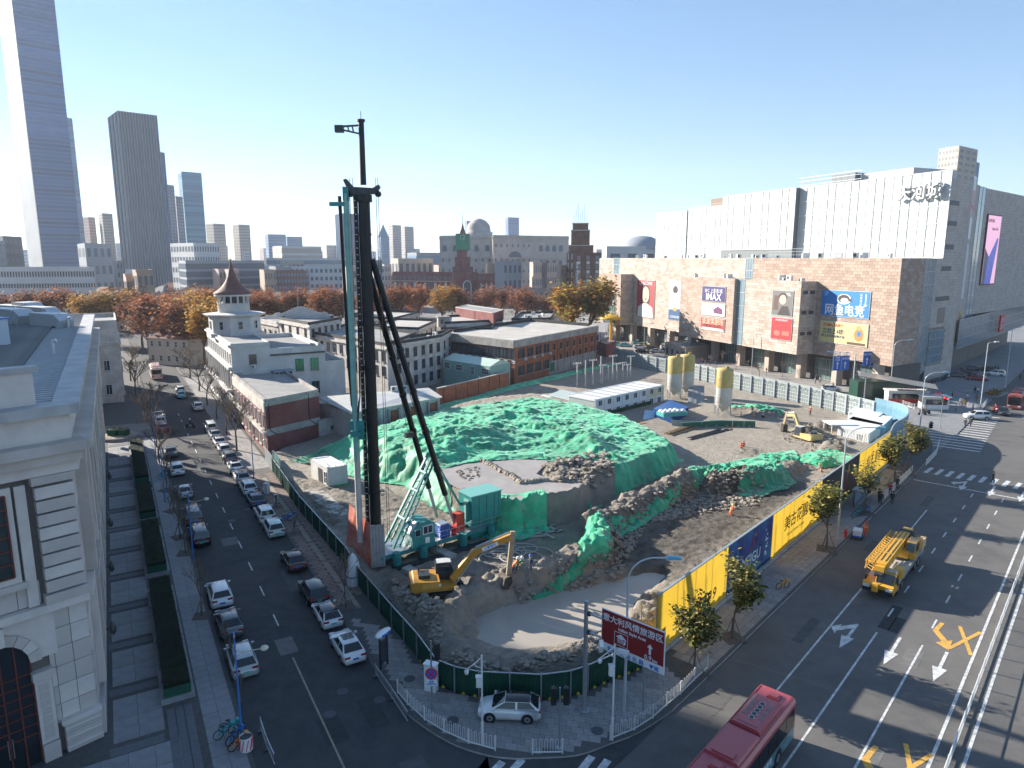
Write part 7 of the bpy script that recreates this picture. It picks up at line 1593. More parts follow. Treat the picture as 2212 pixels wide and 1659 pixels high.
def car_proto(kind,colr,roofc=None,plate='b'):
 k = (kind,colr,roofc,plate)
 if k in _cars: return copy_tree(_cars[k])
 s = SH_[kind]; L,W,H = s['L'],s['W'],s['H']; pm = PAINT[colr]; hw = W/2; a,b,c,d = s['cab']
 t = thing('parked_car','car','car'); b_ = MB()
 st = [(L/2,.72,.55,.32),(L/2 - .12,.9,s['hood'] - .22,.22),(L/2 - .45,.97,s['hood'] - .08,.2),(a,1.0,s['belt'] - .02,.2),(0,1.0,s['belt'],.2),(d + .1,1.0,s['belt'] + .02,.2),(-L/2 + .35,.97,s['trunk'],.22),(-L/2 + .08,.92,s['trunk'] - .08,.28),(-L/2,.8,.62,.36)]
 rings = []
 for x,wf,zt,zb in st:
  w_ = hw*wf; rings.append([(x,-w_*.9,zb),(x,-w_,zb + .2),(x,-w_,(zb + zt)/2 + .08),(x,-w_*.97,zt - .06),(x,-w_*.84,zt),(x,w_*.84,zt),(x,w_*.97,zt - .06),(x,w_,(zb + zt)/2 + .08),(x,w_,zb + .2),(x,w_*.9,zb)])
 vs = [p for r_ in rings for p in r_]; n = 10; fs = []
 for i in range(len(rings) - 1):
  for q in range(n): fs.append((i*n + q,i*n + (q + 1) % n,(i + 1)*n + (q + 1) % n,(i + 1)*n + q))
 fs += [tuple(range(n)),tuple(range((len(rings) - 1)*n,len(rings)*n))]
 b_.add(vs,fs,pm,True)
 for sy in (-1,1):
  for x in (L*.3,-L*.29): b_.cyl((x,sy*(hw - .03),.34),(x,sy*(hw + .012),.34),.41,M_black,n=18)
 b_.build('body',t)
 wb,wt = hw*.9,hw*.70; zr = H - .06
 A,B,C_,D = (a,s['belt']),(b,zr),(c,zr),(d,s['belt'] + .03)
 def q4(name,pts,m): MB().add(pts,[tuple(range(len(pts)))],m).build(name,t)
 MB().add([(A[0],-wb,A[1]),(B[0],-wt,B[1]),(C_[0],-wt,C_[1]),(D[0],-wb,D[1]),(A[0],wb,A[1]),(B[0],wt,B[1]),(C_[0],wt,C_[1]),(D[0],wb,D[1])],[(0,1,2,3),(4,7,6,5),(0,4,5,1),(2,6,7,3),(1,5,6,2)],pm).build('pillars',t)
 e = .012; ins = lambda p,q,f: lerp(p,q,f)
 def pane(name,P,push):
  cx = [sum(p[i] for p in P)/len(P) for i in range(3)]; q4(name,[tuple(cx[i] + (p[i] - cx[i])*.88 + push[i] for i in range(3)) for p in P],M_cgl)
 pane('windscreen',[(A[0],-wb,A[1]),(A[0],wb,A[1]),(B[0],wt,B[1]),(B[0],-wt,B[1])],(.02,0,.02)); pane('rear_window',[(D[0],wb,D[1]),(D[0],-wb,D[1]),(C_[0],-wt,C_[1]),(C_[0],wt,C_[1])],(-.02,0,.02))
 for sy in (-1,1):
  mid = (a + d)/2 - .1
  pane('side_window',[(A[0] - .1,sy*wb,A[1]),(B[0],sy*wt,B[1]),(mid,sy*wt,B[1]),(mid,sy*wb,A[1])],(0,sy*.015,.01)); pane('side_window',[(mid,sy*wb,A[1]),(mid,sy*wt,C_[1]),(C_[0],sy*wt,C_[1]),(D[0] + .1,sy*wb,D[1])],(0,sy*.015,.01))
  MB().box((a - .15,sy*(hw + .08),s['belt'] + .08),(.14,.2,.13),pm).build('mirror',t)
  MB().box((L/2 - .14,sy*hw*.66,s['hood'] - .27),(.16,.42,.12),M_headl).build('headlight',t); MB().box((-L/2 + .07,sy*hw*.68,s['trunk'] - .17),(.12,.42,.15),M_tail).build('tail_light',t)
  for x in (L*.3,-L*.29): wh = link('wheel',wheel_t,t,(x,sy*(hw - .1),.33)); link('rim',wheel_r,wh,(0,sy*.004,0))
 rp = PAINT[roofc] if roofc else pm
 MB().add([(B[0] + .02,-wt,zr),(B[0] + .02,wt,zr),(C_[0] - .02,wt,zr),(C_[0] - .02,-wt,zr),(B[0] - .12,-wt*.9,H),(B[0] - .12,wt*.9,H),(C_[0] + .12,wt*.9,H),(C_[0] + .12,-wt*.9,H)],[(4,5,6,7),(0,1,5,4),(1,2,6,5),(2,3,7,6),(3,0,4,7)],rp,True).build('roof',t)
 MB().box((-L/2 - .005,0,.68),(.02,.46,.15),M_plb if plate == 'b' else M_plg).build('number_plate',t)
 _cars[k] = t; return t
def car(kind,colr,loc,rz,label,group=None,roofc=None,plate='b',name='parked_car',sunroof=False):
 t = car_proto(kind,colr,roofc,plate)
 t.name = name; t.location = (loc[0],loc[1],loc[2] if len(loc) > 2 else .01); t.rotation_euler = (0,0,rz); t['label'] = label; t['category'] = 'car'
 if group: t['group'] = group
 if sunroof: MB().box((-.2,0,SH_[kind]['H'] + .005),(.95,.9,.02),M_cgl).build('sunroof',t)
 return t
UPST = math.pi/2 - AZ_ST        # facing away up the side street
RC = [('sedan','white',50.6,None,'b','white saloon with sunroof parked first from the corner, beside the bus totem'),('hatch','white',56.4,'black','g','white and black hatchback parked second from the corner'),('suv','black',61.1,None,'g','black off-roader parked third from the corner by the fabric drum'),('sedan','brown',69.1,None,'b','dark brown saloon parked alone beside the red pavers'),('suv','pale',79.0,None,'g','pale green off-roader parked below the two blue bicycles'),('suv','white',84.0,None,'b','white off-roader parked by the grey bollard'),('sedan','blue',90.0,None,'b','dark blue saloon at the edge of the shadow on the fence side'),('suv','white',95.4,None,'b','white off-roader just inside the sunlit street'),('suv','white',100.4,'black','b','white off-roader with dark roof, second in the sun'),('sedan','white',106.5,None,'b','white saloon, third in the sun on the fence side'),('suv','grey',112.0,None,'b','dark grey off-roader between white cars near the red annexe'),('hatch','white',117.7,None,'b','white hatchback beside the large bare tree trunk'),('sedan','white',123.0,None,'b','white saloon just past the large bare tree trunk'),('sedan','silver',128.6,None,'b','silver saloon in front of the columned white building'),('van','white',134.0,None,'b','white van, last of the close row on the fence side'),('suv','white',155.2,None,'b','white off-roader parked by the yellow carts up the street')]
for kd,cl,t_,rf,pl_,lb in RC: car(kd,cl,ST(14.0,t_),UPST,lb,'cars parked on the fence side of the street',rf,pl_,sunroof=(t_ in (50.6,106.5)))
LC = [('suv','white',65.0,None,'b','white estate parked under the bare shrubs on the plaza side'),('sedan','grey',59.2,None,'b','grey saloon behind twiggy saplings on the plaza side'),('suv','silver',52.8,None,'g','silver off-roader nearest the blue lamp and bicycles'),('van','black',80.6,None,'g','black van with pale windscreen on the plaza side'),('van','grey',87.6,None,'b','dark grey van parked ahead of the black van'),('sedan','silver',98.2,None,'b','silver saloon in the shade behind bare branches'),('suv','white',109.5,None,'b','white off-roader half in shadow on the plaza side'),('sedan','grey',120.2,None,'b','grey saloon in the sun by the bare tree on the plaza side'),('sedan','red',138.6,None,'b','red saloon beside the round planter'),('suv','white',144.4,None,'b','white off-roader beyond the red saloon'),('sedan','white',150.5,None,'b','white saloon at the cross street corner')]
for kd,cl,t_,rf,pl_,lb in LC: car(kd,cl,ST(6.4,t_),UPST,lb,'cars parked on the plaza side of the street',rf,pl_)
p = gp(1101,1545,.13); car('hatch','white',(*p,.14),R(176),'white hatchback with dark glass roof parked on the corner pavement',None,'black',name='parked_car')
p = gp(2110,905); car('suv','white',p,R(172),'white off-roader crossing the far junction',name='car'); p = gp(2166,895); car('sedan','black',p,R(-118),'black saloon waiting behind the stop line with headlights',name='car')
MC = [(1313,751,'teal','sedan','first turquoise taxi from the yellow umbrella'),(1332,748,'teal','sedan','second turquoise taxi from the yellow umbrella'),(1352,750,'teal','sedan','third turquoise taxi from the yellow umbrella'),(1380,744,'teal','sedan','turquoise taxi beside the yellow cab'),(1383,754,'white','sedan','white saloon in the taxi rank below the yellow cab'),(1392,750,'yellow','sedan','yellow cab by the mall forecourt'),(1410,757,'brown','sedan','brown saloon beside the yellow cab'),(1388,763,'black','sedan','black saloon closest to the grey fence'),(1420,763,'silver','sedan','silver saloon next to the black one by the fence'),(1440,754,'white','suv','white off-roader by the stone pavilion'),(1440,762,'blue','sedan','dark blue saloon by the stone pavilion wall'),(1293,746,'white','hatch','white hatchback at the corner of the brick building'),(1298,758,'silver','sedan','silver saloon behind the little brick hut'),(1508,808,'white','sedan','white saloon passing behind the silos'),(1795,846,'white','hatch','white hatchback behind the grey fence by the kiosks')]
for x,y,c_,kd,lb in MC: car(kd,c_,(*gp(x,y),.15),rnd.uniform(-.3,.3) + R(-20),lb,'cars by the mall')
DC = [(2085,812,'black','sedan','black saloon at the mall side entrance'),(2095,800,'grey','sedan','grey saloon behind the black one by the mall'),(2110,822,'red','sedan','dark red saloon in front of the mall side entrance'),(2150,812,'white','suv','white off-roader under the mall side canopy'),(2130,803,'black','suv','black off-roader deepest under the mall canopy'),(2065,815,'grey','sedan','grey saloon beside the scooters')]
for x,y,c_,kd,lb in DC: car(kd,c_,gp(x,y),R(150) + rnd.uniform(-.2,.2),lb,'cars by the mall side entrance')
p = ST(10.6,186); car('sedan','teal',ST(12.2,171),UPST,'turquoise taxi following the bus up the street',name='car'); car('suv','white',ST(12.6,177),UPST,'white off-roader ahead of the turquoise taxi',name='car')
# buses
def bus(label,loc,rz,m,L=11.0,W=2.5,H=3.15,side=None,detail=True,white=False):
 t = thing('bus',label,'bus',loc,rz)                       # local +x forward
 pr_ = [(-W/2,.35),(-W/2,2.9),(-W/2 + .14,H - .05),(-W/2 + .3,H),(W/2 - .3,H),(W/2 - .14,H - .05),(W/2,2.9),(W/2,.35)]
 MB().ext(pr_,'x',-L/2,L/2,m).build('body',t)
 sm = side or m
 for sy in (-1,1):
  MB().box((0,sy*(W/2 + .006),.85),(L - .4,.02,.9),sm).build('side_skirt',t)
  for k in range(7): MB().box((-L/2 + .95 + k*(L - 1)/7,sy*(W/2 + .012),2.0),((L - 1)/7 - .08,.03,1.25),M_cgl).build('window',t)
  for x in (L*.27,-L*.25):
   MB().cyl((x,sy*(W/2 - .2),.5),(x,sy*(W/2 + .02),.5),.62,M_black,n=18).build('wheel_arch',t); w_ = MB().cyl((x,sy*(W/2 - .25),.48),(x,sy*(W/2 + .03),.48),.48,M_tyre,n=20).build('wheel',t); MB().cyl((x,sy*(W/2),.48),(x,sy*(W/2 + .045),.48),.28,M_rim,n=14).build('rim',w_)
  MB().box((-L/2 - .01,sy*.95,1.0),(.04,.3,.4),M_tail).build('tail_light',t); MB().box((L/2 + .01,sy*.9,.8),(.04,.45,.22),M_headl).build('headlight',t)
 MB().box((L/2 + .012,0,1.85),(.03,W - .3,1.7),M_cgl).build('windscreen',t); MB().box((-L/2 - .012,0,2.1),(.03,W - .4,1.1),M_cgl).build('rear_window',t)
 MB().box((L/2 + .3,W/2 - .1,2.4),(.5,.12,.5),M_black).build('mirror',t)
 ac = MB().ext([(-W/2 + .3,H),(-W/2 + .38,H + .22),(-W/2 + .6,H + .3),(W/2 - .6,H + .3),(W/2 - .38,H + .22),(W/2 - .3,H)],'x',-3.9,-.4,m).build('roof_unit',t)
 for k in range(5): MB().cyl((-3.0 + k*.42,0,H + .3),(-3.0 + k*.42,0,H + .35),.19,M_steel,n=14).cyl((-3.0 + k*.42,0,H + .35),(-3.0 + k*.42,0,H + .36),.14,M_black,n=14).build('fan',ac)
 for k in range(3):
  for y in (-.5,.5): MB().box((-2.9 + k*.62,y,H + .305),(.5,.3,.02),mat('grille_grey',(.25,.14,.14),.6,var=.1)).build('grille',ac)
 for k in range(9): MB().box((-.62,-.55 + k*.14,H + .3),(.12,.06,.02),M_black).build('slot',ac)
 MB().ext([(-W/2 + .2,H),(-W/2 + .3,H + .16),(W/2 - .3,H + .16),(W/2 - .2,H)],'x',-.1,2.9,m).build('battery_cover',t); MB().box((2.5,0,H + .2),(.5,1.3,.12),m).build('battery_rib',t)
 for x in (-4.7,3.6): MB().box((x,.1,H + .06),(.7,.75,.1),m).box((x,.1,H + .12),(.5,.55,.1),m).build('roof_hatch',t)
 for sy in (-1,1): MB().box((0,sy*(W/2 - .2),H + .02),(L - .2,.04,.05),m).build('roof_gutter',t)
 return t
M_busr = mat('bus_red',(.42,.075,.085),.35,var=.05,coat=.4); M_busg = layered('bus_advert',(.04,.10,.10),(.10,.22,.20),.8,(.25,.36,.45),.4,rough=.35)
BRZ = math.pi/2 - AZ_AV + math.pi
bs_ = bus('red single decker bus with green side advert driving out of the frame',(*AV(-14.25,36.8),.01),BRZ,M_busr,side=M_busg)
text('我的 双源号',M_signw,bs_,(-.4,1.272,.95),(math.pi/2,0,math.pi),.5)
bus('red bus with dark windscreen waiting at the far junction',(*AV(-15.4,180),.01),BRZ,mat('bus_dull_red',(.34,.09,.08),.4,var=.05)); bus('pale pink and white bus far up the side street',(*ST(9.0,204),.02),UPST,mat('bus_pink',(.60,.42,.40),.4,var=.05))
# crane truck
M_cy2 = mat('crane_yellow',(.62,.33,.035),.4,var=.08,scale=2); M_cyl = mat('crane_lattice',(.60,.36,.06),.5,var=.1)
ct = thing('crane_truck','yellow mobile crane truck with stowed boom and lattice jib on the avenue','crane truck',(*AV(-14.3,73.5),.01),BRZ)
MB().box((0,0,1.05),(12.2,2.5,.5),M_steel).build('chassis',ct); MB().box((-.4,0,1.33),(10.8,2.6,.08),mat('deck_plate',(.45,.42,.40),.6,var=.1)).build('deck',ct)
for x in (4.3,2.9,-2.4,-3.8):
 for sy in (-1,1): w_ = MB().cyl((x,sy*.95,.55),(x,sy*1.28,.55),.55,M_tyre,n=20).build('wheel',ct); MB().cyl((x,sy*1.1,.55),(x,sy*1.3,.55),.28,M_rim,n=12).build('rim',w_); MB().box((x,sy*1.15,1.2),(1.3,.4,.1),M_steel).build('mudguard',w_,(0,0,0))
fc = MB().ext([(4.4,.6),(6.3,.6),(6.45,1.3),(6.25,1.5),(5.6,2.35),(4.4,2.4)],'y',-.3,1.3,M_cy2).ext([(5.0,.6),(6.3,.6),(6.45,1.2),(6.3,1.35),(5.0,1.4)],'y',-1.3,-.3,M_cy2).build('driving_cab',ct)
MB().box((5.98,.5,1.93),(.05,1.45,.95),M_cgl,ry=R(-37)).build('windscreen',fc); MB().box((5.3,1.31,1.85),(1.0,.03,.6),M_cgl).build('side_window',fc); MB().box((5.0,.5,2.43),(1.0,1.5,.08),mat('cab_roof_ribs',(.42,.32,.2),.6,var=.2)).build('cab_roof',fc); MB().box((6.42,0,.75),(.2,2.5,.35),M_black).build('bumper',fc)
for sy in (-.95,.95): MB().box((6.45,sy,1.05),(.08,.55,.25),M_headl).build('headlight',fc)
MB().box((5.9,1.5,1.9),(.12,.12,.7),M_black).box((5.5,-1.2,1.6),(.9,.1,.5),M_black).build('mirror',fc)
MB().box((3.3,1.0,1.8),(1.1,.7,.9),M_cy2).build('tool_box',ct); MB().box((1.8,.75,1.6),(1.5,.95,.5),M_conc).box((.6,.9,1.55),(1.0,.6,.42),M_conc).build('outrigger_pads',ct)
MB().cyl((-1.6,0,1.35),(-1.6,0,1.75),.95,M_dsteel,n=18).build('slew_ring',ct)
up_ = MB().box((-2.2,-.1,2.1),(3.2,2.0,.7),M_cy2).build('superstructure',ct); MB().box((-4.6,0,2.1),(1.0,2.5,1.1),M_cy2).build('counterweight',ct); MB().box((-5.5,1.1,1.9),(1.8,.5,.9),mat('winch_box',(.58,.40,.22),.5)).build('winch_housing',ct); MB().box((-4.2,0,2.95),(1.6,1.5,.5),M_dsteel).cyl((-4.2,-.7,3.1),(-4.2,.7,3.1),.35,M_dsteel,n=14).build('winch',ct)
oc = MB().ext([(-2.9,1.8),(-1.3,1.5),(-1.1,2.3),(-1.4,3.25),(-2.9,3.3)],'y',.55,1.35,M_cy2).build('operator_cab',ct); MB().box((-1.22,.95,2.75),(.05,.72,.95),M_cgl,ry=R(-17)).build('windscreen',oc); MB().box((-2.1,1.36,2.6),(1.2,.03,.9),M_cgl).build('side_window',oc)
for k in range(5): MB().box((-2.7 + k*.32,.95,3.33),(.06,.75,.05),M_steel).build('roof_grille',oc)
bm_ = MB().bar((-5.2,-.15,2.95),(5.3,-.15,2.6),.85,.8,M_cy2).build('boom',ct)
for y in (-.35,.05): MB().bar((-4.6,y,3.38),(4.6,y,3.05),.06,.03,mat('boom_stripe',(.10,.07,.03),.6)).build('boom_stripe',bm_)
for x in (-1.2,2.6,4.9): MB().box((x,-.15,2.78 - x*.033),(.14,.95,.9),M_cyl).build('boom_collar',bm_)
MB().box((5.5,-.15,2.4),(.6,.8,.9),M_cy2).cyl((5.7,-.5,2.1),(5.7,.2,2.1),.3,M_dsteel,n=12).build('boom_head',bm_)
for y in (-.35,.05): MB().cyl((6.0,y,2.2),(6.6,y,1.0),.02,M_black,n=4).build('hoist_rope',ct)
MB().box((6.7,-.15,1.15),(.35,.5,.75),M_cy2).cyl((6.7,-.15,.8),(6.7,-.15,.45),.06,M_dsteel,n=8).build('hook_block',ct)
lt = MB()
for y in (-1.45,-.8):
 for z in (2.2,2.95): lt.bar((-3.6,y,z + .25),(5.4,y,z),.07,.07,M_cyl)
for k in range(16):
 x = -3.5 + k*.56; z = 2.2 + .25*(1 - k/16); s_ = 1 if k % 2 else -1
 lt.bar((x,-1.45,z),(x + .56,-.8,z),.04,.04,M_cyl).bar((x,-1.45,z + .75),(x + .56,-.8,z + .75),.04,.04,M_cyl).bar((x,-1.45,z + (.75 if s_ > 0 else 0)),(x + .56,-1.45,z + (0 if s_ > 0 else .75)),.04,.04,M_cyl).bar((x,-.8,z + (.75 if s_ > 0 else 0)),(x + .56,-.8,z + (0 if s_ > 0 else .75)),.04,.04,M_cyl).bar((x,-1.45,z),(x,-1.45,z + .75),.04,.04,M_cyl)
lt.build('lattice_jib',ct)
# bicycles, scooters, tricycle
_bk = {}
def bicycle(label,loc,rz,m,lie=0,group=None):
 k = m.name
 if k not in _bk:
  fr_ = MB()
  for a,b in (((-.45,.35),(-.05,.35)),((-.05,.35),(.3,.75)),((-.05,.35),(-.15,.8)),((-.15,.75),(.3,.75)),((-.45,.35),(-.15,.72)),((.3,.95),(.5,.35))): fr_.bar((a[0],0,a[1]),(b[0],0,b[1]),.05,.05,m)
  fr_.bar((.3,-.28,1.0),(.3,.28,1.0),.03,.03,M_black).box((-.17,0,.86),(.26,.15,.07),M_black).box((.48,0,.8),(.28,.3,.2),m)
  wh = MB(); n = 20
  for q in range(n):
   a0,a1 = 2*math.pi*q/n,2*math.pi*(q + 1)/n; wh.bar((.32*math.cos(a0),0,.32*math.sin(a0)),(.32*math.cos(a1),0,.32*math.sin(a1)),.045,.045,M_tyre)
  for q in range(6): wh.bar((0,0,0),(.31*math.cos(q*1.05),0,.31*math.sin(q*1.05)),.015,.015,m)
  _bk[k] = (fr_.data('frame'),wh.data('wheel'))
 t = link('bicycle',None,None,loc,rot=(lie,0,rz),label=label,cat='bicycle',group=group); link('frame',_bk[k][0],t)
 for x in (-.45,.5): link('wheel',_bk[k][1],t,(x,0,.35))
 return t
M_bt = mat('bike_teal',(.02,.30,.32),.4,var=0); M_by = mat('bike_orange',(.60,.30,.05),.4,var=0); M_bb = mat('bike_blue',(.03,.16,.45),.4,var=0)
z13 = .14
for x,y,m,rz,lb in ((1690,1272,M_by,20,'orange share bicycle alone on the avenue pavement'),(488,1592,M_bt,40,'teal bicycle beside the striped bin'),(500,1580,M_bt,15,'second teal bicycle behind the first by the blue lamp'),(510,1602,M_bb,60,'blue bicycle leaning by the striped bin'),(518,1615,M_by,50,'orange bicycle closest to the striped bin'),(1848,1118,M_bt,30,'teal bicycle at the tree near the orange sweeper'),(1855,1112,M_bt,60,'teal bicycle leaning on the tree guard'),(1866,1108,M_bb,10,'blue bicycle by the tree guard near the bus stop'),(617,1127,M_bb,20,'blue bicycle under the bare tree on the red pavers'),(628,1122,M_bb,40,'second blue bicycle under the same bare tree'),(352,1035,M_bt,10,'bicycle against the tree by the hedge end')):
 bicycle(lb,(*gp(x,y,.14),z13),R(rz),m)
def scooter(label,loc,rz,m,rider=False,group=None):
 t = thing('scooter',label,'scooter',loc,rz,group=group); MB().ext([(-.7,.35),(.3,.3),(.55,.35),(.62,1.0),(.5,1.0),(.35,.5),(-.1,.5),(-.2,.75),(-.75,.8)],'y',-.14,.14,m).build('body',t)
 MB().bar((.55,-.3,1.05),(.55,.3,1.05),.04,.04,M_black).build('handlebar',t); MB().box((-.45,0,.82),(.6,.26,.1),M_black).build('seat',t)
 for x in (-.6,.65): MB().cyl((x,-.06,.25),(x,.06,.25),.25,M_tyre,n=14).build('wheel',t)
 return t
sc_m = [paint('sc1',(.03,.03,.035)),PAINT['grey'],PAINT['blue'],PAINT['white'],PAINT['red']]
for k in range(22):
 x = 1972 + k*4.3 + 3*math.sin(k); y = 846 - k*1.6; scooter('%s parked scooter from the kiosks in the tight row along the mall pavement' % ordn(k),(*gp(x,y),.15),R(30 + rnd.uniform(-12,12)),sc_m[k % 5 if k % 3 == 0 else k % 3],group='scooters parked by the mall')
tr = thing('cleaning_tricycle','white and blue street cleaning tricycle at the kerb','tricycle',(*gp(1852,1160),.01),R(60)); MB().box((-.4,0,.75),(1.2,.9,.6),M_wpaint).build('bin',tr); MB().box((-.4,0,.42),(1.5,.95,.12),M_sbl).build('bed',tr); MB().bar((.2,0,.5),(.9,0,.95),.06,.06,M_sbl).bar((.85,-.3,1.05),(.85,.3,1.05),.04,.04,M_black).build('frame',tr)
for x,y in ((-.7,-.5),(-.7,.5),(.95,0)): MB().cyl((x,y - .05,.3),(x,y + .05,.3),.3,M_tyre,n=14).build('wheel',tr)
# people: one continuous skinned body each
_pose = {}
def pose_mesh(kind):
 if kind in _pose: return _pose[kind]
 s_ = {'stand': (.10,.02,.12,0),'walk': (.12,.24,.2,0),'bend': (.14,.05,.25,.45),'sit': (.14,.0,.3,.1)}[kind]
 wd,st,arm,ben = s_; hy = -ben
 V = [(0,0,.95),(0,hy*.3,1.15),(0,hy*.75,1.38),(0,hy,1.5),(0,hy*1.1 - .01,1.66)]; Rd = [(.15,.12),(.14,.11),(.17,.11),(.06,.06),(.105,.11)]; E = [(0,1),(1,2),(2,3),(3,4)]
 def chain(root,pts):
  p = root
  for q,r_ in pts: V.append(q); Rd.append(r_); E.append((p,len(V) - 1)); p = len(V) - 1
 kn = .5 if kind != 'sit' else .55
 for s in (-1,1):
  f = st*s
  if kind == 'sit': chain(0,[((s*.11,0,.88),(.095,.095)),((s*.16,-.42,.82),(.07,.07)),((s*.16,-.42,.42),(.05,.05)),((s*.16,-.55,.38),(.045,.035))])
  else: chain(0,[((s*.10,0,.86),(.095,.1)),((s*.11,-f*.5,.48),(.065,.068)),((s*.11,-f*.3 + (.1 if f < 0 else 0),.09),(.045,.05)),((s*.12,-f*.3 - .13 + (.1 if f < 0 else 0),.045),(.04,.03))])
  sh_y = hy*.8
  if kind in ('bend','sit'): chain(2,[((s*.2,sh_y,1.4),(.065,.065)),((s*.26,sh_y - .2,1.18),(.05,.05)),((s*.2,sh_y - .42,1.08),(.036,.036)),((s*.19,sh_y - .5,1.06),(.03,.035))])
  else: chain(2,[((s*.2,sh_y,1.42),(.065,.065)),((s*.26,sh_y + f*.35 + .03,1.14),(.05,.05)),((s*.25,sh_y + f*.5 - .08,.90),(.036,.036)),((s*.25,sh_y + f*.55 - .1,.82),(.03,.04))])
 me = bpy.data.meshes.new('body'); me.from_pydata(V,E,[]); o = bpy.data.objects.new('body',me); col.objects.link(o)
 sk = o.modifiers.new('s','SKIN'); sk.use_smooth_shade = True
 for i,r_ in enumerate(Rd): me.skin_vertices[0].data[i].radius = r_
 me.skin_vertices[0].data[0].use_root = True
 sb = o.modifiers.new('d','SUBSURF'); sb.levels = 1; sb.render_levels = 1
 dg = bpy.context.evaluated_depsgraph_get(); r = bpy.data.meshes.new_from_object(o.evaluated_get(dg)); bpy.data.objects.remove(o); r.materials.clear()
 for _ in range(4): r.materials.append(None)          # top, trousers, skin, shoes
 hx,hyy,hz_ = V[4]
 for p in r.polygons:
  c = p.center; hand = abs(c.x) > .15 and ((kind in ('bend','sit') and c.y < hy*.8 - .44) or (kind not in ('bend','sit') and c.z < .88 and abs(c.x) > .2))
  p.material_index = 2 if (c.z > 1.5 or hand) else (3 if c.z < .1 and kind != 'sit' else (1 if c.z < .93 else 0)); p.use_smooth = True
 _pose[kind] = (r,V[4]); return _pose[kind]
M_skin = mat('skin',(.42,.26,.19),.6,var=.05); M_hair = mat('hair_black',(.012,.01,.009),.6,var=0); M_shoe = mat('shoe_dark',(.03,.028,.026),.6,var=0)
CL = lambda n,c: mat('cloth_' + n,c,.85,var=.12,scale=5)
M_vest = mat('vest_orange',(.75,.13,.025),.6,var=.05)
hairm = MB().lathe([(.125,-.03),(.13,.05),(.1,.12),(.03,.155)],M_hair,n=12).data('hair');
def helmet(m): return MB().lathe([(.17,.02),(.15,.05),(.145,.1),(.1,.17),(.02,.195)],m,n=12).data('helmet')
nose = MB().box((0,0,0),(.03,.04,.05),M_skin).data('nose'); eyes_m = MB().box((-.04,0,0),(.025,.01,.015),M_hair).box((.04,0,0),(.025,.01,.015),M_hair).data('eyes')
HM = {'yellow': helmet(mat('helmet_yellow',(.75,.42,.02),.35,var=0)),'blue': helmet(mat('helmet_blue',(.03,.12,.5),.35,var=0)),'red': helmet(mat('helmet_red',(.55,.03,.02),.35,var=0)),'white': helmet(M_wpaint)}
def person(label,x,y,rz,top,trou,kind='stand',hat=None,z=.13,vest=False,h=1.0,group=None,xy=None):
 me,hd = pose_mesh(kind); p = xy or gp(x,y,z); o = link('person',me,None,(*p,z),R(rz),label,'person',group,scale=h)
 for i,m in enumerate((top,trou,M_skin,M_shoe)): o.material_slots[i].link = 'OBJECT'; o.material_slots[i].material = m
 link('helmet' if hat else 'hair',HM[hat] if hat else hairm,o,(hd[0],hd[1] + (0 if hat else .015),hd[2] + .02)); link('nose',nose,o,(hd[0],hd[1] - .12,hd[2] - .02)); link('eyes',eyes_m,o,(hd[0],hd[1] - .105,hd[2] + .015))
 if vest: MB().box((0,hd[1]*.55,1.24),(.42,.3,.05),mat('vest_stripe',(.7,.7,.5),.4,var=0)).build('reflective_band',o)
 return o
BK,NV,GR,WHc,BR,RD = CL('black',(.018,.018,.02)),CL('navy',(.02,.03,.07)),CL('grey',(.16,.16,.17)),CL('white',(.6,.6,.58)),CL('brown',(.12,.07,.045)),CL('red',(.3,.03,.04))
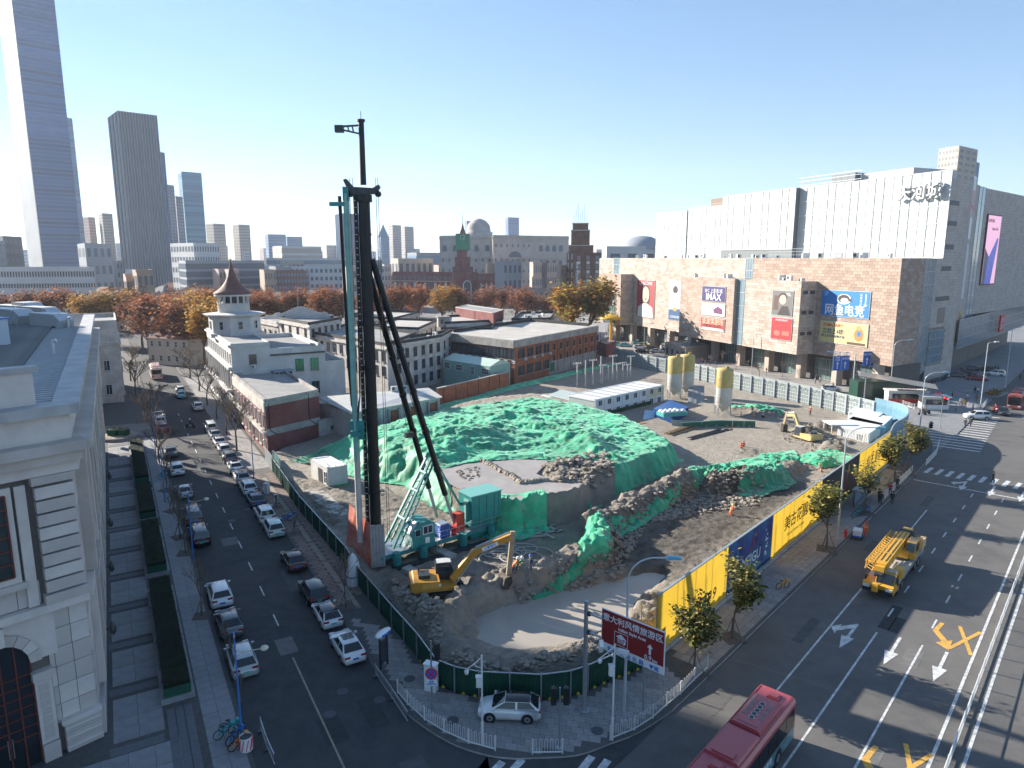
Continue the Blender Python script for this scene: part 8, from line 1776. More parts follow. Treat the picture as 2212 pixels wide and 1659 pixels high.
P_ = [('worker in blue overalls and blue helmet standing by the hose tangle',1146,1238,-60,NV,NV,'stand','blue',2.4,False),('crouching worker under a green cloth beside the excavator bucket',1116,1242,80,CL('green',(.02,.22,.08)),NV,'bend','white',2.2,False),('worker in orange vest and red helmet near the bucket edge',1107,1244,100,M_vest,NV,'bend','white',2.2,True),('worker in yellow helmet dragging green net in the pit',1577,1122,130,M_vest,M_vest,'bend','yellow',.5,True),('worker in orange vest on the sunny yard slab',1600,980,-30,M_vest,BK,'stand','red',.15,True),('second vest worker just behind on the yard slab',1605,976,-20,CL('coral',(.5,.12,.08)),BK,'stand','red',.15,True),('worker in yellow helmet holding net beside the black hoarding',1774,1030,200,CL('pink',(.6,.3,.26)),GR,'bend','yellow',.3,False),('worker in red vest near the alone silo',1600,910,60,M_vest,BK,'walk','red',.15,True),('worker in orange vest left of the heap behind the silo',1627,912,30,M_vest,NV,'stand','yellow',.15,True),('dark clothed worker walking by the netted heap',1647,914,-50,BK,BK,'walk','white',.15,False),('worker in orange vest by the grey fence and excavator',1750,898,20,M_vest,BK,'stand','yellow',1.0,True),('worker standing inside the white site cabin',681,1030,-60,BK,BK,'stand','red',1.0,False),('street sweeper in orange suit beside the cleaning tricycle',1868,1160,150,M_vest,M_vest,'stand','red',.02,True),
('man in black crossing alone on the near zebra',2144,1045,20,BK,BK,'walk',None,.02,False),('person in black with a pale blue bag at the bus stop kerb',1926,1090,-40,BK,BK,'stand',None,.02,False),('person in dark red coat waiting at the bus stop',1922,1070,160,RD,BK,'stand',None,.13,False),('person in black at the bus stop railing',1937,1056,180,BK,BK,'stand',None,.13,False),('person in black under the tree at the bus stop',1902,1090,120,BK,NV,'stand',None,.13,False),('tall person in dark coat beside the bus shelter',1898,1085,100,BK,BK,'stand',None,.13,False),('person in black behind the yellow hoarding tree',1925,1015,90,BK,GR,'stand',None,.13,False),
('first of two people in black crossing by the white off-roader',2084,924,-70,BK,BK,'walk',None,.02,False),('second of two people in black crossing by the white off-roader',2096,922,-60,BK,BK,'walk',None,.02,False),('person in white coat near the corner crossing',2101,886,30,WHc,GR,'stand',None,.13,False),('person in cream jacket in the group on the far corner',2074,876,10,WHc,NV,'walk',None,.13,False),('person in grey in the group on the far corner',2079,877,30,GR,BK,'stand',None,.13,False),('person in yellow jacket in the far corner group',2084,879,-20,CL('ochre',(.35,.22,.06)),BK,'stand',None,.13,False),('person in white strolling behind the far corner group',2089,866,0,WHc,GR,'walk',None,.13,False),('dark coated person walking on the mall corner plaza',2056,863,40,BK,BK,'walk',None,.13,False),('person in beige by the far lamp post',2108,870,-30,BR,GR,'stand',None,.13,False),('person in black near the mall side doors',2105,851,0,BK,BK,'walk',None,.13,False),('pale coated person near the mall side doors',2112,852,0,WHc,NV,'walk',None,.13,False),('person in black by the scooters',2149,801,10,BK,BK,'stand',None,.13,False),('person in dark coat at the mall side steps',2155,803,0,BK,NV,'walk',None,.13,False),('person in black at the edge of the mall side plaza',2203,822,0,BK,BK,'walk',None,.13,False),('person in grey by the traffic light crossing',2064,890,60,CL('lilac',(.35,.3,.4)),GR,'walk',None,.02,False)]
for lb,x,y,rz,a,b,kd,ht,z,vs in P_: person(lb,x,y,rz,a,b,kd,ht,z,vs)
for k in range(16):
 x,y = ((1382,790),(1390,789),(1396,791),(1407,790),(1518,787),(1524,789),(1530,786),(1534,790),(1546,792),(1458,772),(1505,776),(1550,778),(1630,785),(1668,797),(1760,830),(1771,828))[k]
 person('%s passer-by from the brick building along the mall forecourt' % ordn(k),x,y,rnd.uniform(0,360),(BK,NV,GR,WHc,RD,BR)[k % 6],(BK,NV,GR)[k % 3],'walk' if k % 2 else 'stand',None,.14,group='passers-by in front of the mall')
# riders
for lb,x,y,z,top,m,rz in (('motorcycle rider in black heading up the sunny side street',410,925,.01,BK,sc_m[0],30),('scooter rider with red load waiting at the junction',2150,890,.01,RD,sc_m[4],200),('scooter rider in dark coat behind the traffic light',1992,897,.01,BK,sc_m[0],180),('second scooter rider beside the first at the light',2000,895,.01,BR,sc_m[2],170),('scooter rider in white at the near side of the junction',2028,885,.01,WHc,sc_m[3],120)):
 p = gp(x,y); scooter('scooter under the ' + lb.split(' heading')[0].split(' waiting')[0].split(' behind')[0].split(' beside')[0].split(' at ')[0],(*p,z),R(rz),m); person(lb,0,0,rz + 90,top,BK,'sit','white' if 'black' in lb else None,z,xy=p)
# trees
M_bark = mat('bark_grey',(.12,.10,.085),.95,var=.25,scale=3); M_twig = mat('twig_grey',(.16,.13,.11),.95,var=.2)
def branches(seed,h,spread,levels,nb,r0,up=.5,trunk=.3):
 """trunk and branch meshes of a bare tree grown from the origin"""
 r = random.Random(seed); tr_,br = MB(),MB(); tips = []
 def grow(p,d,L,rad,lv):
  e = p + d*L; m = lerp(p,e,.5); m = Vector(m) + Vector((r.uniform(-1,1),r.uniform(-1,1),0))*L*.05; tgt = tr_ if lv == 0 else br
  n = 7 if lv == 0 else (5 if lv < 2 else 3); tgt.cyl(p,m,rad,M_bark if lv < 2 else M_twig,r1=rad*.85,n=n,caps=False); tgt.cyl(m,e,rad*.85,M_bark if lv < 2 else M_twig,r1=rad*.65,n=n,caps=False)
  if lv >= levels: tips.append(e); return
  for k in range(nb if lv else nb + 1):
   a = r.uniform(0,6.283); s_ = spread*r.uniform(.6,1.2); nd = (d + Vector((math.cos(a)*s_,math.sin(a)*s_,r.uniform(-.1,up)))).normalized(); grow(lerp(p,e,r.uniform(.55,1)) if lv and k else e,nd,L*r.uniform(.58,.82),rad*.66,lv + 1)
   if lv > 1: tips.append(Vector(lerp(p,e,r.random())))
 grow(Vector((0,0,0)),Vector((r.uniform(-.05,.05),r.uniform(-.05,.05),1)).normalized(),h*trunk,r0,0)
 return tr_.data('trunk'),br.data('branches'),tips
def lerp(a,b,t):
 v = tuple(p + (q - p)*t for p,q in zip(a,b)); return Vector(v) if isinstance(a,Vector) else v
BARE = [branches(s,h,sp,lv,nb,r0,up,tk) for s,h,sp,lv,nb,r0,up,tk in ((1,10,.75,5,3,.16,.45,.30),(2,9,.8,5,3,.14,.4,.27),(3,6.5,.5,4,3,.07,.6,.3),(4,5,.35,3,4,.06,.8,.16),(5,12,.7,5,3,.2,.4,.28))]
def leaves(tips,n,size,mats_,seed,jit=.45,droop=0):
 r = random.Random(seed); b = MB()
 for k in range(n):
  p = r.choice(tips); c = (p[0] + r.gauss(0,jit),p[1] + r.gauss(0,jit),p[2] + r.gauss(0,jit)); s_ = size*r.uniform(.6,1.3); a,e = r.uniform(0,6.28),r.uniform(-1,1); u = (math.cos(a)*s_,math.sin(a)*s_,e*s_*.5); v = (-math.sin(a)*s_*.6,math.cos(a)*s_*.6,r.uniform(-.5,.5)*s_)
  b.add([(c[0] - u[0],c[1] - u[1],c[2] - u[2]),(c[0] - v[0],c[1] - v[1],c[2] - v[2]),(c[0] + u[0],c[1] + u[1],c[2] + u[2]),(c[0] + v[0],c[1] + v[1],c[2] + v[2])],[(0,1,2,3)],mats_[int(r.random()**1.3*len(mats_))])
 me = bpy.data.meshes.new('foliage'); me.from_pydata(b.v,[],b.f)
 for m in b.mats: me.materials.append(m)
 me.polygons.foreach_set('material_index',b.m); me.update(); return me
LF = lambda n,c: _mats.get('leaf_' + n) or thin(layered('leaf_' + n,tuple(v*.8 for v in c),tuple(min(1,v*1.2) for v in c),1.5,rough=.75,rand=.18),.4)
G1,G2,G3,G4_ = LF('olive',(.16,.16,.035)),LF('green',(.07,.095,.025)),LF('gold',(.32,.25,.05)),LF('straw',(.45,.38,.16))
O1,O2,O3,O4 = LF('rust',(.38,.13,.045)),LF('orange',(.52,.21,.055)),LF('brown',(.26,.13,.08)),LF('amber',(.55,.33,.08))
def put_tree(label,p,v,scale=1.0,leaf=None,group=None,name='tree',guard=False,z=.13):
 tr_,br,tips = v; t = thing(name,label,'tree',(p[0],p[1],z),rnd.uniform(0,6.28),group=group,scale=scale); link('trunk',tr_,t); link('crown' if leaf is None else 'branches',br,t)
 if leaf is not None: link('crown',leaf,t)
 if guard:
  for k in range(3): a = 2.1*k; MB().bar((.7*math.cos(a),.7*math.sin(a),0),(.08*math.cos(a),.08*math.sin(a),1.5),.05,.05,M_twig).build('stake',t)
  MB().box((0,0,.02),(1.5,1.5,.03),M_bark).build('soil_pit',t)
 return t
ord_ = _on
for k,(o,t_,v,s_) in enumerate(((4.6,62.3,2,.95),(4.7,77.4,2,1.1),(4.6,82.5,2,1.15),(4.6,92,3,1.2),(4.5,101,2,1.2),(4.5,116,1,.95),(4.7,126,0,.8),(4.7,138,0,.95),(4.6,152,1,1.15),(3.5,176,4,1.05),(3,200,4,1.1))): put_tree('bare tree on the plaza side kerb, %s from the camera' % ord_[k],ST(o,t_),BARE[v],s_,group='bare trees on the plaza side',guard=k < 5)
for k,(o,t_,v,s_) in enumerate(((16.0,57.5,2,1.0),(16.0,77.1,3,.9),(16.0,86.9,3,.8),(15.9,117.3,0,1.1),(16,129,1,1.05),(16.2,143,1,1.1),(16.2,158,0,1.05),(16.5,176,4,1.0),(16.5,196,4,1.05))): put_tree('bare tree on the fence side kerb, %s from the camera' % ord_[k],ST(o,t_),BARE[v],s_,group='bare trees on the fence side',guard=k < 3)
for k,(x,y) in enumerate(((489,1400),(500,1440),(521,1520),(432,1260))): put_tree('leafless multi-stemmed shrub by the kerb, %s from the camera' % ord_[3 - k],gp(x,y),BARE[3],1.05,group='bare shrubs on the plaza side',name='shrub')
AVT = branches(21,5.4,.55,4,3,.09,.5,.34); AVL = [leaves(AVT[2],n,.15,[G1,G2,G1,G3,G4_],s,.26) for n,s in ((2300,1),(2300,2),(1100,3))]
for k,(t_,s_,q) in enumerate(((44.8,1.12,0),(51.5,1.2,1),(75.2,1.3,0),(89.5,1.2,2),(103.5,1.3,1),(110.5,1.35,0))): put_tree('small yellow green street tree before the hoarding, %s from the camera' % ord_[k],AV(-21.3,t_),AVT,s_,AVL[q],'street trees along the hoarding',guard=True)
for k,(x,y,v,s_) in enumerate(((1485,790,2,.8),(1505,800,1,.6),(1540,795,1,.6),(1560,790,2,.8),(1590,800,2,.9),(1640,815,1,.6),(1655,812,3,1),(1690,815,2,.8),(1730,822,2,.7),(1762,830,3,1.1),(1870,840,2,1.1),(1903,850,1,.75),(1440,772,2,.8),(1400,768,2,.7),(1860,835,3,.8),(1315,740,1,.7))): put_tree('%s bare little tree along the mall forecourt' % ordn(k),gp(x,y),BARE[v],s_,group='bare little trees before the mall')
# autumn park trees: crowns of leaf clumps on a bare frame
PT = [branches(31 + i,15,.7,4,3,.28,.5,.27) for i in range(2)]
def park_leaf(i,n,ms,s): return leaves(PT[i][2],n,.34,ms,s,.8)
PL = {'o': park_leaf(0,4200,[O1,O2,O1,O3],1),'r': park_leaf(1,3800,[O1,O3,O1,O2],2),'y': park_leaf(0,3600,[O4,O2,G3,O4],3),'b': park_leaf(1,1500,[O3,O1],4),'g': park_leaf(1,4200,[G3,O4,O1,G1],5)}
TN = {'o': 'orange','r': 'rusty red','y': 'amber','b': 'thin brown','g': 'green and gold'}
PK = sorted([(45,650,300,'b'),(20,655,270,'b'),(75,640,310,'r'),(110,655,290,'b'),(150,650,300,'b'),(195,665,250,'y'),(240,672,250,'y'),(275,640,300,'b'),(300,665,240,'b'),(330,650,270,'r'),(365,635,290,'o'),(395,650,265,'o'),(420,640,290,'y'),(445,660,250,'o'),(470,640,300,'r'),(490,655,270,'o'),(385,690,230,'o'),(420,700,220,'y'),(345,690,225,'r'),(455,690,225,'y'),(520,640,285,'r'),(545,650,270,'o'),(570,640,290,'o'),(600,645,275,'r'),(625,650,290,'b'),(645,645,280,'o'),(680,650,290,'r'),(710,650,270,'o'),(735,655,270,'o'),(860,668,290,'o'),(955,672,300,'y'),(985,670,300,'o'),(1245,672,232,'g'),(1272,675,236,'g'),(410,735,205,'b'),(370,730,205,'b'),(440,745,200,'y'),(320,720,215,'b'),(785,655,300,'b'),(825,662,290,'r'),(905,668,310,'o'),(1040,668,300,'b'),(1075,667,310,'b'),(1112,670,290,'b'),(1150,672,285,'b'),(1192,674,280,'b')])
for k,(x,y,Y,c) in enumerate(PK):
 q = at_y(x,y,Y); put_tree('%s autumn tree %s, %s from the skyscraper end' % (TN[c],'in the park behind the white building' if x < 760 else 'beside the brown hotel tower' if x > 1200 else 'before the red brick office',ordn(k)),(q[0],q[1]),PT[0 if c in 'oy' else 1],rnd.uniform(1.35,1.65)*(1.25 if c == 'g' else 1),PL[c],'autumn trees behind the site',z=0)
# planters with clipped hedges
M_hedge = [LF('hedge',(.018,.03,.012)),LF('hedge2',(.03,.045,.015))]; M_gnet = mat('hedge_net',(.01,.07,.04),.7,var=.2)
for k,(t0,t1) in enumerate(((50.2,69.5),(72.8,86.5),(89.5,102),(104.8,128),)):
 a = ST(1.75,(t0 + t1)/2); t = thing('hedge_planter','low stone planter with clipped dark hedge, %s from the camera' % ord_[k],'planter',(*a,.13),-AZ_ST,group='hedge planters on the plaza'); L_ = t1 - t0
 MB().box((0,0,.2),(2.2,L_,.4),M_slabp).build('kerb',t); MB().box((0,0,.8),(1.7,L_ - .4,1.2),M_hedge[0]).build('hedge_core',t)
 r = random.Random(k); tips = [(r.uniform(-.85,.85),r.uniform(-L_/2 + .2,L_/2 - .2),r.choice((1.4,1.4,r.uniform(.4,1.4)))) for _ in range(500)]; link('hedge',leaves(tips,int(240*L_),.06,M_hedge,k,.1),t); MB().box((0,-L_/2 + .17,.75),(1.74,.06,.7),M_gnet).build('net_end',t)
a = ST(-.6,136); t = thing('round_planter','round planter with shrubs wrapped in green net','planter',(*a,.13)); MB().cyl((0,0,0),(0,0,.5),3.0,M_slabp,n=28).cyl((0,0,.5),(0,0,.55),2.7,M_soil,n=28).build('bowl',t)
for x in (-.9,.9): MB().box((x,0,1.0),(1.5,1.2,1.1),M_gnet).build('wrapped_shrub',t)
link('foliage',leaves([(rnd.uniform(-1.6,1.6),rnd.uniform(-.6,.6),1.6) for _ in range(60)],500,.1,M_hedge,3,.15),t)
# skyline
def far(label,x0,xc,x1,yt,Y,da,db,m,name='tower',style='grid',n=12,gm_=None,roof=None,zb=0,par=1.0,group=None,cat='building',cols=(4,8),parent=None,fm=None):
 P = lambda x,y,Y_: at_y(x,y,Y_)[:2]
 C,A,B = P(xc,HOR_Y,Y),P(x0,HOR_Y,Y + da),P(x1,HOR_Y,Y + db); z = at_y(xc,yt,Y)[2]
 b = Bld(name,label,C,A,B,z,m,parapet=par,cat=cat,group=group,roof=roof,z0=zb,parent=parent)
 for f,c in zip('AB',cols):
  if not c: continue
  d = b.face(f)[4]; g_ = gm_ or M_glb
  if style == 'bands':
   for k in range(n): b.band(f,zb + (z - zb)*(k + .12)/n,(z - zb)/n*.68,.25,g_,name='window_band')
  elif style == 'fins':
   fd = MB().box((0,-.4,(z - zb)/2),(d/c*.42,.9,z - zb - 2),g_).data('window_strip')
   for k in range(c): b.put(f,fd,d*(k + .5)/c,zb + 1,name='window_strip')
  else: b.grid(f,c,[zb + (z - zb)*(k + .3)/n for k in range(n)],d/c*.55,(z - zb)/n*.5,fm=fm or m,gm_=g_,nx=1,sill=False)
 return b
HOR_Y = 557
def fm_(n,c,r_=.7): return layered('far_' + n,tuple(v*.92 for v in c),tuple(min(1,v*1.06) for v in c),.05,rough=r_)
FB = glass('far_glass_blue',(.045,.11,.26),.4,rand=.35); FD = glass('far_glass_dark',(.06,.085,.125),.4,rand=.2); FL = glass('far_glass_light',(.16,.25,.36),.35,rand=.2)
F_w,F_g,F_b,F_p,F_t,F_bl = fm_('white',(.55,.55,.55)),fm_('grey',(.27,.29,.325)),fm_('beige',(.42,.37,.32)),fm_('pink',(.42,.31,.28)),fm_('tan',(.36,.28,.21)),fm_('blue',(.12,.19,.32),.5)
far('huge blue glass skyscraper with pale stone edge',62,92,178,-60,720,30,26,F_bl,style='bands',n=74,cols=(0,1),gm_=FB).band('A',0,330,.6,F_w,name='stone_edge')
far('blue glass tower half hidden behind the huge skyscraper',140,144,188,250,800,20,20,F_g,style='bands',n=44,cols=(0,1),gm_=FL)
far('broad grey tower with vertical window strips',262,284,366,241,660,34,22,F_g,style='fins',cols=(3,14),gm_=FD)
far('slim grey tower behind the broad striped one',350,352,375,327,740,20,16,F_g,style='fins',cols=(0,4),gm_=FB); far('grey apartment tower right of the striped tower',368,372,389,400,820,16,14,F_g,n=30,cols=(0,3),gm_=FD); far('second grey apartment tower stepping down',385,390,405,425,860,16,14,F_g,n=26,cols=(0,3),gm_=FD)
far('slender turquoise glass tower with open crown',399,407,449,372,900,20,16,F_bl,style='bands',n=46,cols=(1,1),gm_=glass('far_glass_teal',(.10,.26,.36),.12,rand=.3))
far('beige twin apartment block left of the pair',450,466,491,484,1100,18,18,F_b,n=18,cols=(4,6),gm_=FD); far('beige twin apartment block right of the pair',507,520,544,486,1150,18,18,F_b,n=18,cols=(4,6),gm_=FD)
far('striped office tower behind the piling rig',728,738,779,462,950,25,18,F_g,style='fins',cols=(4,12),gm_=FB); far('pale twin tower with domed cap on the horizon',840,850,868,487,1250,20,20,F_b,n=20,cols=(4,6),gm_=FB); far('second twin tower with domed cap',868,876,895,490,1280,20,20,F_b,n=20,cols=(4,6),gm_=FB)
pyr = far('glass tower with pyramid top',818,824,842,512,1100,14,14,F_bl,style='bands',n=24,cols=(1,1),gm_=FL); c_ = pyr.L(lerp(pyr.C,pyr.D,.5)); MB().lathe([(11,0),(.2,20)],FL,n=4,smooth=False).build('pyramid_roof',pyr.o,(*c_,pyr.z1),R(45))
far('blue glass office with slanted roof far left of the rig',575,582,620,507,1250,20,20,F_bl,style='bands',n=14,cols=(1,1),gm_=FL); far('blue glass annex with sloping top',618,622,655,512,1300,20,20,F_bl,style='bands',n=14,cols=(0,1),gm_=FL)
far('small blue tower above the grey stone bank',1005,1010,1031,478,1500,20,20,F_bl,style='bands',n=20,cols=(1,1),gm_=FB); far('tall blue tower right of the dome',1092,1098,1121,470,1600,20,20,F_bl,style='bands',n=24,cols=(1,1),gm_=FB)
far('pink apartment tower behind the skyscraper',186,200,214,470,900,14,14,F_p,n=22,cols=(4,4),gm_=FD); far('pale tower with pitched crown beside the striped tower',222,230,252,462,880,16,14,F_b,n=24,cols=(3,6),gm_=FD)
far('white stadium-like low hall behind the houses',590,610,695,533,900,40,40,F_w,style='bands',n=5,cols=(1,1),gm_=F_b); far('long white civic block with blue shade',575,600,760,560,620,40,30,F_w,style='bands',n=6,cols=(1,1),gm_=F_g); far('low white range before the civic block',545,560,830,578,540,30,25,F_w,n=4,cols=(2,26),gm_=FD)
far('white mall with small square windows',370,420,475,527,560,30,30,F_w,n=5,cols=(8,10),gm_=FD); far('long grey retail block with dark bands',385,400,570,566,500,25,40,F_g,style='bands',n=5,cols=(1,1),gm_=FD); far('grey cube museum with recessed window',170,186,243,528,560,30,25,F_g,n=3,cols=(2,4),gm_=FD); far('dark grey block left of the skyscraper',-30,12,52,512,620,40,30,fm_('slate',(.10,.105,.12)),n=6,cols=(4,4),gm_=FD); far('pale old tower block at the picture edge',-20,-6,14,522,520,20,20,F_g,n=8,cols=(3,3),gm_=FD)
hs_ = far('long white balconied hospital range',-60,-40,201,582,330,14,10,F_w,n=5,cols=(0,40),gm_=FD,fm=F_b)
for z in (4,9,14,19): hs_.band('B',z,1.3,.8,F_w,name='balcony')
far('tan cube house among the park roofs',283,292,329,588,300,10,10,F_t,n=3,cols=(2,3),gm_=FD); far('low pink house left of the tan cube',262,268,290,597,310,8,8,F_p,n=2,cols=(2,4),gm_=FD); far('brown brick apartment block with balconies',566,570,665,588,480,15,15,fm_('redbrick',(.20,.10,.085)),n=5,cols=(0,14),gm_=FL)
far('beige hall with wide flat roof right of the rig',845,860,935,561,560,20,20,F_b,n=2,cols=(2,6),gm_=FD); far('teal and grey low block behind the red office',880,900,968,548,640,20,20,F_g,style='bands',n=4,cols=(1,1),gm_=FL)
# hipped houses
M_tr,M_tg = layered('roof_red_tile',(.13,.045,.035),(.19,.07,.055),.5,rough=.8),layered('roof_grey_tile',(.12,.12,.125),(.18,.18,.185),.5,rough=.8)
hr = random.Random(12)
def house(label,x,y,Y,w_,d_,h_,wm,rm,rz):
 q = at_y(x,y,Y); t = thing('house',label,'house',(q[0],q[1],0),rz,group='old houses round the park'); MB().box((0,0,h_/2),(w_,d_,h_),wm).build('wall',t); e = .5
 MB().add([(-w_/2 - e,-d_/2 - e,h_),(w_/2 + e,-d_/2 - e,h_),(w_/2 + e,d_/2 + e,h_),(-w_/2 - e,d_/2 + e,h_),(-w_/2 + d_*.45,0,h_ + d_*.32),(w_/2 - d_*.45,0,h_ + d_*.32)],[(0,1,5,4),(1,2,5),(2,3,4,5),(3,0,4),(0,3,2,1)],rm).build('roof',t)
 for k in range(int(w_/3)):
  for z in (1.2,h_ - 2.4): link('window',win_mesh(1.1,1.6,F_w,M_gl,1,2,False),t,(-w_/2 + 1.5 + k*3,-d_/2,z))
 MB().box((w_*.2,d_*.1,h_ + d_*.3),(.8,.8,2.2),M_brickd).build('chimney',t)
HS = sorted([(225,610,'r'),(255,612,'g'),(330,620,'w'),(350,606,'g'),(375,590,'b'),(415,606,'r'),(440,612,'r'),(470,608,'w'),(500,604,'r'),(530,608,'g'),(555,612,'r'),(600,618,'w'),(640,622,'g'),(675,618,'w'),(700,615,'b'),(740,612,'w'),(285,700,'g'),(300,672,'r'),(820,630,'w'),(850,640,'b'),(395,772,'r'),(410,748,'r'),(800,618,'g'),(560,590,'w'),(350,580,'b'),(420,585,'g'),(480,590,'w')])
for k,(x,y,c) in enumerate(HS):
 Y = 31*1513/(y + 12 - 557) if y > 640 else 31*1513/(y + 45 - 557); house('%s old villa from the skyscraper side of the park, with %s' % (ordn(k),{'r': 'dark red tiled roof','g': 'grey tiled roof','w': 'white walls and grey roof','b': 'brick walls and red roof'}[c]),x,y,Y,hr.uniform(14,22),hr.uniform(9,13),hr.uniform(6,9),{'r': F_b,'g': F_t,'w': F_w,'b': M_brickd}[c],M_tr if c in 'rb' else M_tg,hr.uniform(-.5,.5))
# distant blocks on the horizon
fr_ = random.Random(8)
for k in range(64):
 Y = fr_.uniform(1000,2600); x = -40 + k*26 + fr_.uniform(-10,10); w_ = fr_.uniform(14,34); yt = 557 - fr_.uniform(6,34) - (12 if k % 7 == 0 else 0)
 if x > 1420: continue
 far('%s small hazy block along the horizon from the skyscraper' % ordn(k),x,x + w_*.3,x + w_,yt,Y,25,25,fr_.choice((F_w,F_g,F_b,F_bl,F_p)),style='bands',n=fr_.randint(5,9),cols=(0,1),gm_=fr_.choice((FL,FB,F_g)),group='hazy blocks on the horizon')
for k in range(40):
 Y = fr_.uniform(420,800); x = 180 + k*27 + fr_.uniform(-10,10); w_ = fr_.uniform(22,60)
 if 1220 < x: continue
 far('%s low flat roofed block behind the park from the striped tower' % ordn(k),x,x + w_*.3,x + w_,557 + fr_.uniform(8,30),Y,12,12,fr_.choice((F_w,F_g,F_b,F_p,F_t)),n=3,cols=(0,4),gm_=FD,group='low blocks between park and skyline')
# red brick office with clock tower
ro = far('red brick office with scaffolded clock tower',846,978,978.1,592,470,22,30,M_brickd,n=1,cols=(0,0),par=.8,roof=M_roofg); z = ro.z1; LA_ = ro.face('A')[4]
ro.grid('A',12,(z - 4.2,),2.2,2.4,gm_=FD,fm=F_p,nx=1,sill=False); ro.grid('A',12,(z - 8.5,1.5,6.5),1.6,2.6,gm_=FD,fm=M_brickd,nx=1,sill=False); ro.piers('A',[LA_*(k + .5)/6 + 1.5 for k in range(6)],1.5,1,z - 7,.7,F_w); ro.band('A',z - 5.4,.7,.8,F_p)
rc_ = far('',975,978,1032,592,455,10,10,M_brickd,cols=(0,0),par=.9,parent=ro.o); LB_ = rc_.face('B')[4]
me = MB().box((0,-.1,6),(5,.3,12),FD); me.add([(2.5*math.cos(math.pi*k/12),-.26,12 + 2.5*math.sin(math.pi*k/12)) for k in range(13)],[tuple(range(13))],FD); rc_.put('B',me.data('arched_window'),LB_*.55,1.5,name='arched_window')
ar_ = MB()
for k in range(12): a0,a1 = math.pi*k/12,math.pi*(k + 1)/12; ar_.bar((2.8*math.cos(a0),-.2,12 + 2.8*math.sin(a0)),(2.8*math.cos(a1),-.2,12 + 2.8*math.sin(a1)),.6,.6,F_w)
for x in (-2.8,2.8): ar_.bar((x,-.2,0),(x,-.2,12),.6,.6,F_w)
rc_.put('B',ar_.data('arch_trim'),LB_*.55,1.5,name='arch_trim')
rw = far('',1031,1032,1088,594,462,4,26,M_brickd,cols=(0,0),par=.8,parent=ro.o); L_ = rw.face('B')[4]; rw.grid('B',7,(z - 4.2,2,8),1.6,2.6,gm_=FD,fm=M_brickd,nx=1,sill=False); rw.piers('B',[L_*(k + .5)/5 for k in range(5)],1.2,1,z - 7,.6,F_w)
def tw_(x0,x1,yt,m,zb,nm='tower_stage'):
 q0,q1 = at_y(x0,yt,470),at_y(x1,yt,470); w_ = q1[0] - q0[0]; return MB().box((0,0,(q0[2] - zb)/2),(w_,w_,q0[2] - zb),m).build(nm,ro.o,((q0[0] + q1[0])/2 - ro.o.location.x,470 + w_/2 - ro.o.location.y - 4,zb)),q0[2]
_,z1 = tw_(978,1020,576,M_brickd,z - .1); _,z2 = tw_(984,1015,555,M_brickd,z1 - .05); _,z3 = tw_(988,1008,540,M_brickd,z2 - .05); o_,z4 = tw_(985,1014,505,mat('scaffold_net',(.03,.22,.13),.8,var=.25,scale=.3),z3 - .05,'scaffold_net'); text('12',F_w,o_,(0,-4.9,8),rotT,4); MB().lathe([(2.2,0),(1.0,3),(.8,4),(.15,7),(.1,14)],M_brickd,n=8).build('spire',ro.o,(o_.location.x,o_.location.y,z4))
# grey stone bank with arches and dome
gb_ = far('large grey stone bank building with arched windows and dome',950,1065,1065.1,511,540,16,40,M_grst,cols=(0,0),par=1.2,roof=M_roofg); gz = gb_.z1; gr_ = far('',1064,1065,1228,511,530,6,30,M_grst,cols=(0,0),par=1.2,parent=gb_.o,roof=M_roofg)
av_ = MB().box((0,-.1,1.6),(3.4,.3,3.2),FD).add([(1.7*math.cos(math.pi*k/10),-.26,3.2 + 1.7*math.sin(math.pi*k/10)) for k in range(11)],[tuple(range(11))],FD).data('arched_window'); L_ = gb_.face('A')[4]; L2 = gr_.face('B')[4]
for k in range(5): gb_.put('A',av_,L_*(k + .5)/5,gz - 11,name='arched_window')
for k in range(4): gr_.put('B',av_,L2*(.62 + .09*k),gz - 11,name='arched_window'); gr_.put('B',MB().box((0,-.2,6),(2.4,.4,12),FD).data('tall_window'),L2*(.62 + .09*k),gz - 30,name='tall_window')
gb_.grid('A',8,(gz - 19,gz - 27,gz - 35),1.6,2.6,gm_=FD,fm=M_grst,sill=False); gr_.grid('B',7,(gz - 8,gz - 19,gz - 27,gz - 35),1.4,2.2,x1=L2*.5,gm_=FD,fm=M_grst,sill=False); gr_.put('B',MB().add([(5.5*math.cos(math.pi*k/14),-.15,5*math.sin(math.pi*k/14)) for k in range(15)],[tuple(range(15))],FD).data('lunette'),L2*.28,gz - 16,name='lunette')
for b_ in (gb_,gr_): [b_.band(f,gz - q,.9,1.0,M_grst) for f in ('A','B') for q in (1.2,16.5) if not (b_ is gb_ and f == 'B')]
q = at_y(1034,507,560); MB().lathe([(11,0),(11,4),(9.4,4.4),(9.4,6),(8.6,9.5),(6,12.5),(2.5,14.2),(.2,14.6)],M_grst,n=24).build('dome',gb_.o,(q[0] - gb_.o.location.x,q[1] - gb_.o.location.y,gz))
pk_ = far('low pink pilastered house before the stone bank',1108,1112,1226,628,430,10,14,fm_('mauve',(.33,.29,.29)),cols=(0,0),par=1.0); L_ = pk_.face('B')[4]; pk_.grid('B',9,(2,7),1.6,2.8,gm_=FD,fm=F_p,sill=False); pk_.piers('B',[L_*k/9 + .6 for k in range(9)],.9,1,pk_.z1 - 2,.4,F_p)
